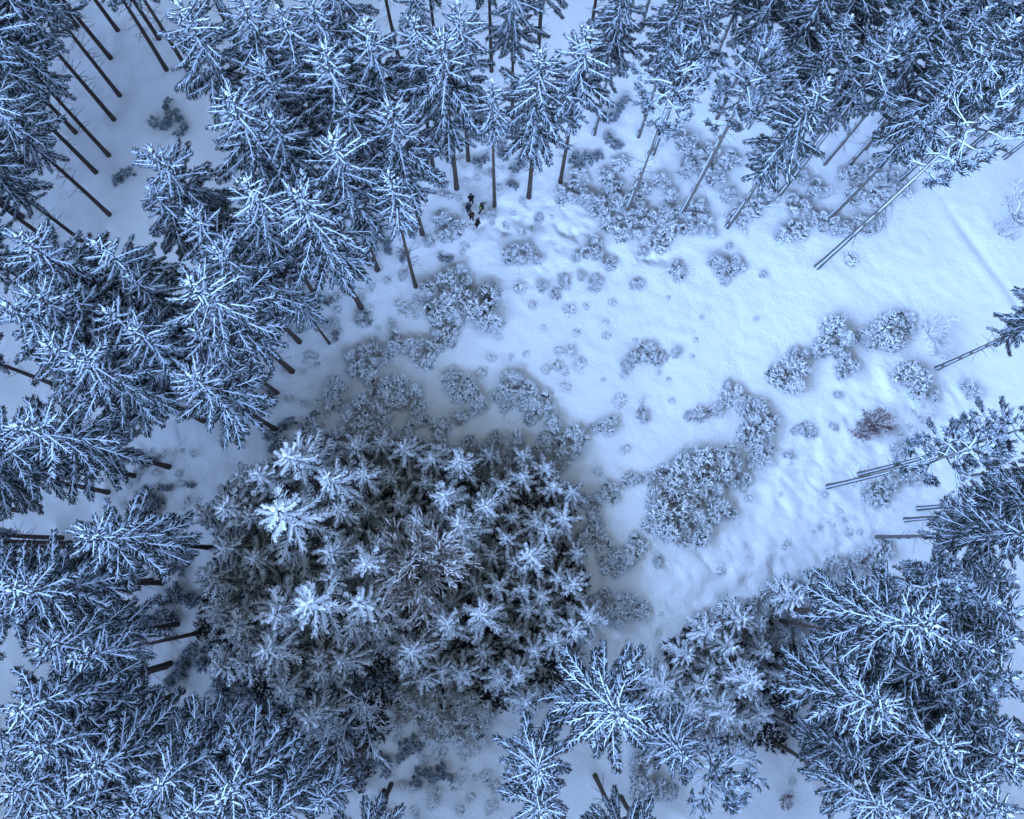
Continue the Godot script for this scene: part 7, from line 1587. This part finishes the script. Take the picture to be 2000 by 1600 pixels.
	for p in [Vector3(6.76, -23.85, 1.60), Vector3(10.96, -24.71, 1.07), Vector3(10.27, -22.75, 0.80), Vector3(7.46, -21.61, 1.07), Vector3(10.28, -21.33, 1.07), Vector3(5.73, -19.79, 1.20), Vector3(6.80, -19.79, 1.60), Vector3(7.65, -18.60, 1.47), Vector3(4.50, -17.93, 1.20), Vector3(5.62, -18.29, 1.33), Vector3(6.33, -17.79, 1.20), Vector3(2.73, -19.47, 0.93), Vector3(6.41, -16.36, 1.20), Vector3(11.33, -15.01, 1.73), Vector3(13.06, -20.99, 0.67), Vector3(16.41, -25.26, 0.67), Vector3(19.53, -23.22, 0.67), Vector3(24.70, -23.10, 0.80), Vector3(18.78, -20.97, 0.67), Vector3(18.36, -19.35, 0.67), Vector3(15.13, -17.74, 0.67), Vector3(11.88, -17.47, 1.07), Vector3(9.94, -17.07, 0.67), Vector3(16.08, -17.10, 0.67), Vector3(13.44, -15.02, 0.80), Vector3(16.23, -15.03, 0.80), Vector3(24.27, -32.19, 0.80), Vector3(34.41, -29.28, 1.87), Vector3(11.77, -10.42, 1.20), Vector3(9.26, -8.42, 1.20), Vector3(22.49, -6.90, 1.07), Vector3(22.91, -5.96, 1.07), Vector3(26.00, -6.44, 0.67), Vector3(27.16, -9.27, 0.53), Vector3(2.11, -26.04, 1.60), Vector3(3.33, -24.24, 1.07), Vector3(-0.56, -19.15, 1.20), Vector3(0.16, -21.17, 0.93), Vector3(-1.51, -17.66, 1.33), Vector3(1.37, -19.16, 0.80), Vector3(4.30, -22.20, 0.80), Vector3(8.49, -24.28, 0.93), Vector3(13.50, -27.17, 0.80), Vector3(27.82, -8.56, 0.67), Vector3(25.90, -1.59, 0.67), Vector3(30.02, -6.44, 0.80), Vector3(30.52, -3.88, 1.07), Vector3(31.72, -4.12, 0.67), Vector3(31.31, -4.81, 0.67), Vector3(32.09, -2.96, 1.20), Vector3(33.02, -2.96, 0.80), Vector3(29.31, -3.42, 0.67), Vector3(28.80, -2.96, 0.53), Vector3(26.16, -2.04, 0.80), Vector3(19.97, 0.45, 1.07), Vector3(14.53, 4.22, 0.67)]:
		put("tussock", "grass_tussock", p.x, p.y, p.z, p.x * 9.0, "small snow-capped grass tussock poking from the open snow", "tussock", "tussocks on the open snow")
	for p in [Vector3(-21.63, -16.25, 0.63), Vector3(-16.35, -25.24, 0.97), Vector3(-7.86, -23.27, 1.04), Vector3(-7.88, -24.31, 1.18), Vector3(-14.85, -27.72, 0.58), Vector3(-15.69, -13.67, 0.99), Vector3(-15.24, -25.02, 1.13), Vector3(-19.31, -21.58, 1.14), Vector3(-13.52, -27.83, 0.70), Vector3(-21.37, -12.27, 0.64), Vector3(-9.04, -27.32, 1.09), Vector3(-19.50, -23.67, 0.58), Vector3(-11.48, -28.07, 1.14), Vector3(-17.81, -19.41, 1.04), Vector3(-7.88, -25.11, 0.80), Vector3(-8.71, -27.89, 0.87), Vector3(-16.13, -12.65, 0.64), Vector3(-7.44, -24.55, 1.22), Vector3(-12.32, -22.53, 1.20), Vector3(-12.12, -24.02, 1.12), Vector3(-23.33, -15.85, 1.15), Vector3(-9.46, -29.58, 0.96), Vector3(-19.71, -12.67, 1.22), Vector3(-19.26, -15.20, 1.05), Vector3(-16.92, -18.46, 0.72), Vector3(-16.36, -24.60, 1.12), Vector3(-17.18, -19.32, 1.14), Vector3(-9.34, -27.61, 0.58), Vector3(-23.13, -16.29, 0.62), Vector3(-15.84, -22.19, 1.18), Vector3(-15.45, -20.68, 0.55), Vector3(-22.89, -14.22, 1.32), Vector3(-16.47, -24.72, 1.12), Vector3(-11.97, -26.29, 0.86), Vector3(-15.99, -22.73, 0.55), Vector3(-10.03, -22.63, 1.06), Vector3(-11.40, -22.12, 0.69), Vector3(-18.29, -25.63, 1.08), Vector3(-10.57, -26.77, 0.96), Vector3(-9.23, -23.56, 0.61), Vector3(-13.33, -23.59, 0.65), Vector3(-9.36, -24.29, 1.27), Vector3(-13.16, -20.42, 0.67), Vector3(-16.39, -22.15, 1.19), Vector3(-19.96, -24.80, 1.19), Vector3(-19.74, -18.09, 1.01), Vector3(-21.81, -16.92, 0.86), Vector3(-17.83, -14.72, 1.16), Vector3(-18.19, -17.87, 0.63), Vector3(-14.86, -21.63, 0.89), Vector3(-12.21, -25.80, 0.77), Vector3(-7.67, -24.93, 0.61), Vector3(-17.32, -13.19, 0.60), Vector3(-18.07, -26.40, 1.08), Vector3(-8.86, -24.26, 1.08), Vector3(-19.01, -25.36, 1.19), Vector3(-15.15, -23.87, 0.94), Vector3(-13.14, -22.81, 0.87), Vector3(-8.58, -24.66, 0.83), Vector3(-21.54, -16.48, 1.26), Vector3(-13.02, -25.03, 1.06), Vector3(-11.70, -20.91, 1.22), Vector3(-9.20, -27.05, 0.91), Vector3(-18.07, -18.81, 0.62), Vector3(-8.44, -23.48, 1.16), Vector3(-16.65, -14.72, 1.33)]:
		put("tussock", "grass_tussock", p.x, p.y, p.z, p.x * 9.0, "snow-capped grass tussock on the snow among the left trunk feet", "tussock", "tussocks among the left trunk feet")
	for p in [Vector3(-5.42, -31.67, 1.02), Vector3(-1.22, -38.08, 0.65), Vector3(-1.95, -38.39, 0.95), Vector3(-1.45, -33.50, 0.84), Vector3(3.52, -32.93, 0.70), Vector3(-0.65, -33.95, 0.87), Vector3(-3.20, -37.22, 0.94), Vector3(-4.96, -29.20, 0.56), Vector3(-0.67, -38.15, 0.88), Vector3(-4.30, -35.61, 0.55), Vector3(-3.91, -39.56, 0.71), Vector3(2.24, -35.20, 0.54), Vector3(-3.14, -30.33, 1.10), Vector3(2.36, -31.95, 1.14), Vector3(0.10, -36.65, 0.92), Vector3(-3.79, -35.59, 0.61), Vector3(2.55, -33.82, 0.75), Vector3(-2.07, -37.53, 0.96), Vector3(-3.38, -39.84, 0.54), Vector3(0.45, -38.79, 0.54), Vector3(-3.28, -38.75, 0.67), Vector3(1.51, -33.92, 0.72), Vector3(2.39, -39.11, 1.15), Vector3(-5.60, -33.75, 1.00), Vector3(2.40, -35.25, 1.11), Vector3(1.05, -32.48, 0.59), Vector3(-4.75, -35.47, 0.90), Vector3(-5.87, -31.74, 0.76), Vector3(-0.97, -34.74, 1.09), Vector3(-3.22, -34.21, 0.94), Vector3(1.39, -37.64, 0.72), Vector3(-1.02, -33.67, 0.96), Vector3(-5.44, -35.73, 0.91), Vector3(-0.68, -37.86, 0.55), Vector3(-3.71, -39.67, 0.80), Vector3(-2.56, -32.40, 0.95), Vector3(-3.44, -29.73, 0.83), Vector3(-3.82, -35.28, 0.86), Vector3(-5.19, -32.75, 1.01), Vector3(-0.94, -34.53, 1.05), Vector3(5.32, -33.57, 0.56), Vector3(-0.57, -32.85, 0.75), Vector3(1.77, -36.88, 0.94), Vector3(0.86, -32.76, 1.15), Vector3(2.07, -32.24, 1.00)]:
		put("tussock", "grass_tussock", p.x, p.y, p.z, p.x * 9.0, "grass tussock on the trodden snow around the walkers", "tussock", "tussocks around the walkers")
	for p in [Vector3(-32.46, -6.29, 0.86), Vector3(-33.61, -5.38, 0.65), Vector3(-30.60, -6.87, 0.92), Vector3(-28.63, -7.24, 1.03), Vector3(-30.94, -6.60, 1.06), Vector3(-31.72, -5.64, 1.04), Vector3(-33.43, -5.24, 0.88), Vector3(-30.10, -5.16, 0.99), Vector3(-33.16, -7.11, 0.86), Vector3(-28.15, -4.92, 0.57), Vector3(-30.85, -4.37, 1.04), Vector3(-28.77, -8.11, 0.94), Vector3(-30.23, -5.95, 0.87), Vector3(-27.76, -5.65, 1.05), Vector3(-30.61, -7.07, 0.88), Vector3(-30.37, -9.97, 1.04), Vector3(-31.89, -7.03, 0.56), Vector3(-32.31, -8.33, 0.97), Vector3(-32.35, -5.94, 0.84), Vector3(-27.66, -7.18, 0.71), Vector3(-32.41, -7.91, 0.53), Vector3(-33.57, -9.31, 0.70), Vector3(-28.34, -4.19, 0.72), Vector3(-32.52, -8.37, 0.87), Vector3(-30.94, -9.52, 0.81), Vector3(-32.47, -9.34, 0.95), Vector3(-33.49, -7.41, 0.94), Vector3(-30.03, -4.62, 0.70), Vector3(-27.52, -10.02, 1.01), Vector3(-31.41, -10.27, 0.67), Vector3(-26.85, -5.64, 0.93), Vector3(-28.55, -10.26, 0.70), Vector3(-30.57, -4.40, 1.02), Vector3(-30.27, -8.30, 0.58), Vector3(-31.08, -6.89, 0.78), Vector3(-30.85, -8.28, 0.95), Vector3(-32.48, -7.52, 0.59), Vector3(-29.65, -6.88, 0.89), Vector3(-29.28, -6.89, 0.73), Vector3(-33.44, -10.09, 0.60)]:
		put("tussock", "grass_tussock", p.x, p.y, p.z, p.x * 9.0, "dark grass tussock in the snowy glade at the left", "tussock", "tussocks in the left glade")
	for p in [Vector3(-5.75, 14.43, 1.16), Vector3(-6.42, 15.88, 0.83), Vector3(-4.80, 15.74, 1.33), Vector3(-4.93, 14.81, 0.61), Vector3(-0.63, 18.14, 0.81), Vector3(-2.52, 14.67, 1.36), Vector3(-0.15, 18.70, 0.58), Vector3(-5.42, 19.77, 1.09), Vector3(-7.76, 15.88, 0.59), Vector3(-4.50, 15.55, 0.95), Vector3(-0.57, 20.20, 0.99), Vector3(-1.77, 15.25, 1.42), Vector3(-0.90, 17.53, 1.36), Vector3(-6.72, 20.67, 0.83), Vector3(-0.27, 19.80, 1.41), Vector3(-2.37, 14.85, 0.79), Vector3(-3.04, 20.24, 1.17), Vector3(-9.51, 16.61, 0.86), Vector3(-8.16, 15.82, 1.02), Vector3(-6.05, 16.10, 0.92), Vector3(-0.04, 18.26, 1.24), Vector3(-0.76, 15.00, 0.72), Vector3(-2.19, 19.25, 1.11), Vector3(-4.92, 19.04, 0.93), Vector3(-7.92, 15.79, 0.64), Vector3(-9.40, 20.48, 1.42), Vector3(-6.28, 17.05, 0.79), Vector3(-1.77, 17.58, 0.69), Vector3(-0.68, 20.38, 0.58), Vector3(-5.15, 15.81, 1.13), Vector3(-6.19, 16.30, 0.82), Vector3(-3.58, 17.64, 0.99), Vector3(-2.82, 17.45, 1.42), Vector3(-5.29, 19.48, 1.40), Vector3(-3.42, 18.20, 1.27), Vector3(-2.52, 15.64, 0.92), Vector3(-8.34, 14.49, 1.17), Vector3(-6.51, 16.02, 0.56), Vector3(-9.61, 18.70, 0.87), Vector3(-5.33, 18.74, 1.38), Vector3(-2.63, 15.81, 1.46), Vector3(-7.96, 18.12, 1.13), Vector3(-6.84, 20.09, 1.10), Vector3(-2.54, 15.28, 1.31), Vector3(-6.88, 18.37, 1.22)]:
		put("tussock", "grass_tussock", p.x, p.y, p.z, p.x * 9.0, "grass tussock poking through the snow of the bottom patch", "tussock", "tussocks of the bottom snow patch")
	for p in [Vector3(26.28, 14.92, 0.71), Vector3(27.03, 17.24, 0.88), Vector3(26.02, 13.42, 0.59), Vector3(27.69, 17.52, 1.05), Vector3(26.78, 16.53, 0.73), Vector3(28.81, 17.35, 0.60), Vector3(30.05, 16.98, 0.93), Vector3(27.48, 17.44, 0.84), Vector3(25.07, 13.85, 0.92), Vector3(26.54, 13.84, 0.97), Vector3(26.77, 13.87, 0.94), Vector3(25.39, 18.05, 0.90), Vector3(27.62, 19.00, 0.85), Vector3(28.72, 16.26, 0.84), Vector3(26.18, 14.64, 0.83), Vector3(27.89, 16.76, 0.88), Vector3(28.10, 16.04, 0.68), Vector3(28.45, 15.88, 0.55), Vector3(25.29, 15.65, 0.90), Vector3(28.22, 16.69, 0.97), Vector3(26.26, 15.59, 0.93), Vector3(28.40, 16.18, 1.01), Vector3(25.18, 19.12, 0.82), Vector3(28.17, 17.86, 1.06), Vector3(26.32, 15.89, 0.60)]:
		put("tussock", "grass_tussock", p.x, p.y, p.z, p.x * 9.0, "grass tussock in the small lower right snow gap", "tussock", "tussocks of the lower right gap")
	for p in [Vector3(-26.95, 8.36, 1.10), Vector3(-32.08, 8.91, 1.17), Vector3(-28.45, 11.51, 0.76), Vector3(-31.07, 9.73, 1.19), Vector3(-31.31, 12.19, 1.12), Vector3(-26.90, 9.27, 1.02), Vector3(-24.62, 10.78, 0.68), Vector3(-27.31, 12.43, 0.93), Vector3(-32.04, 8.96, 0.95), Vector3(-33.11, 8.03, 0.78), Vector3(-30.87, 10.31, 0.58), Vector3(-27.90, 11.15, 0.74), Vector3(-27.75, 10.47, 1.06), Vector3(-27.75, 10.98, 0.91), Vector3(-25.59, 8.49, 0.61), Vector3(-24.91, 11.89, 0.54), Vector3(-24.72, 10.86, 1.10), Vector3(-26.66, 9.78, 0.61), Vector3(-25.92, 11.32, 0.85), Vector3(-30.80, 9.71, 1.16)]:
		put("tussock", "grass_tussock", p.x, p.y, p.z, p.x * 9.0, "grass tussock in the shaded lower left snow gap", "tussock", "tussocks of the lower left gap")

	# ---- people
	person(Vector2(-2.63, -35.08), 0.2, 1.78, 0.05, 0.25, 0.0, 0.0, M.cloth_black, M.cloth_black, M.cloth_black, "person in black at the back of the group, walking")
	person(Vector2(-2.84, -33.89), 0.5, 1.85, 0.05, 0.15, 0.0, 0.0, M.cloth_navy, M.cloth_navy, M.cloth_navy, "person in a dark navy jacket, left in the middle of the group")
	person(Vector2(-1.69, -34.00), -1.1, 1.75, 0.35, 0.9, 0.05, 0.6, M.cloth_black, M.cloth_navy, M.cloth_black, "person with a yellow-green jacket band striding at the right of the group", M.cloth_lime)
	person(Vector2(-2.56, -33.08), 0.3, 1.75, 0.05, 0.3, 0.0, 0.0, M.cloth_brown, M.cloth_black, M.cloth_brown, "person in a brown-black coat in front of the navy jacket")
	person(Vector2(-2.11, -32.55), -0.6, 1.6, 0.75, 0.45, 0.35, 0.5, M.cloth_black, M.cloth_black, M.cloth_black, "person crouching low in black, nearest the open snow")

	for k in protos:
		for o in protos[k]:
			o.free()
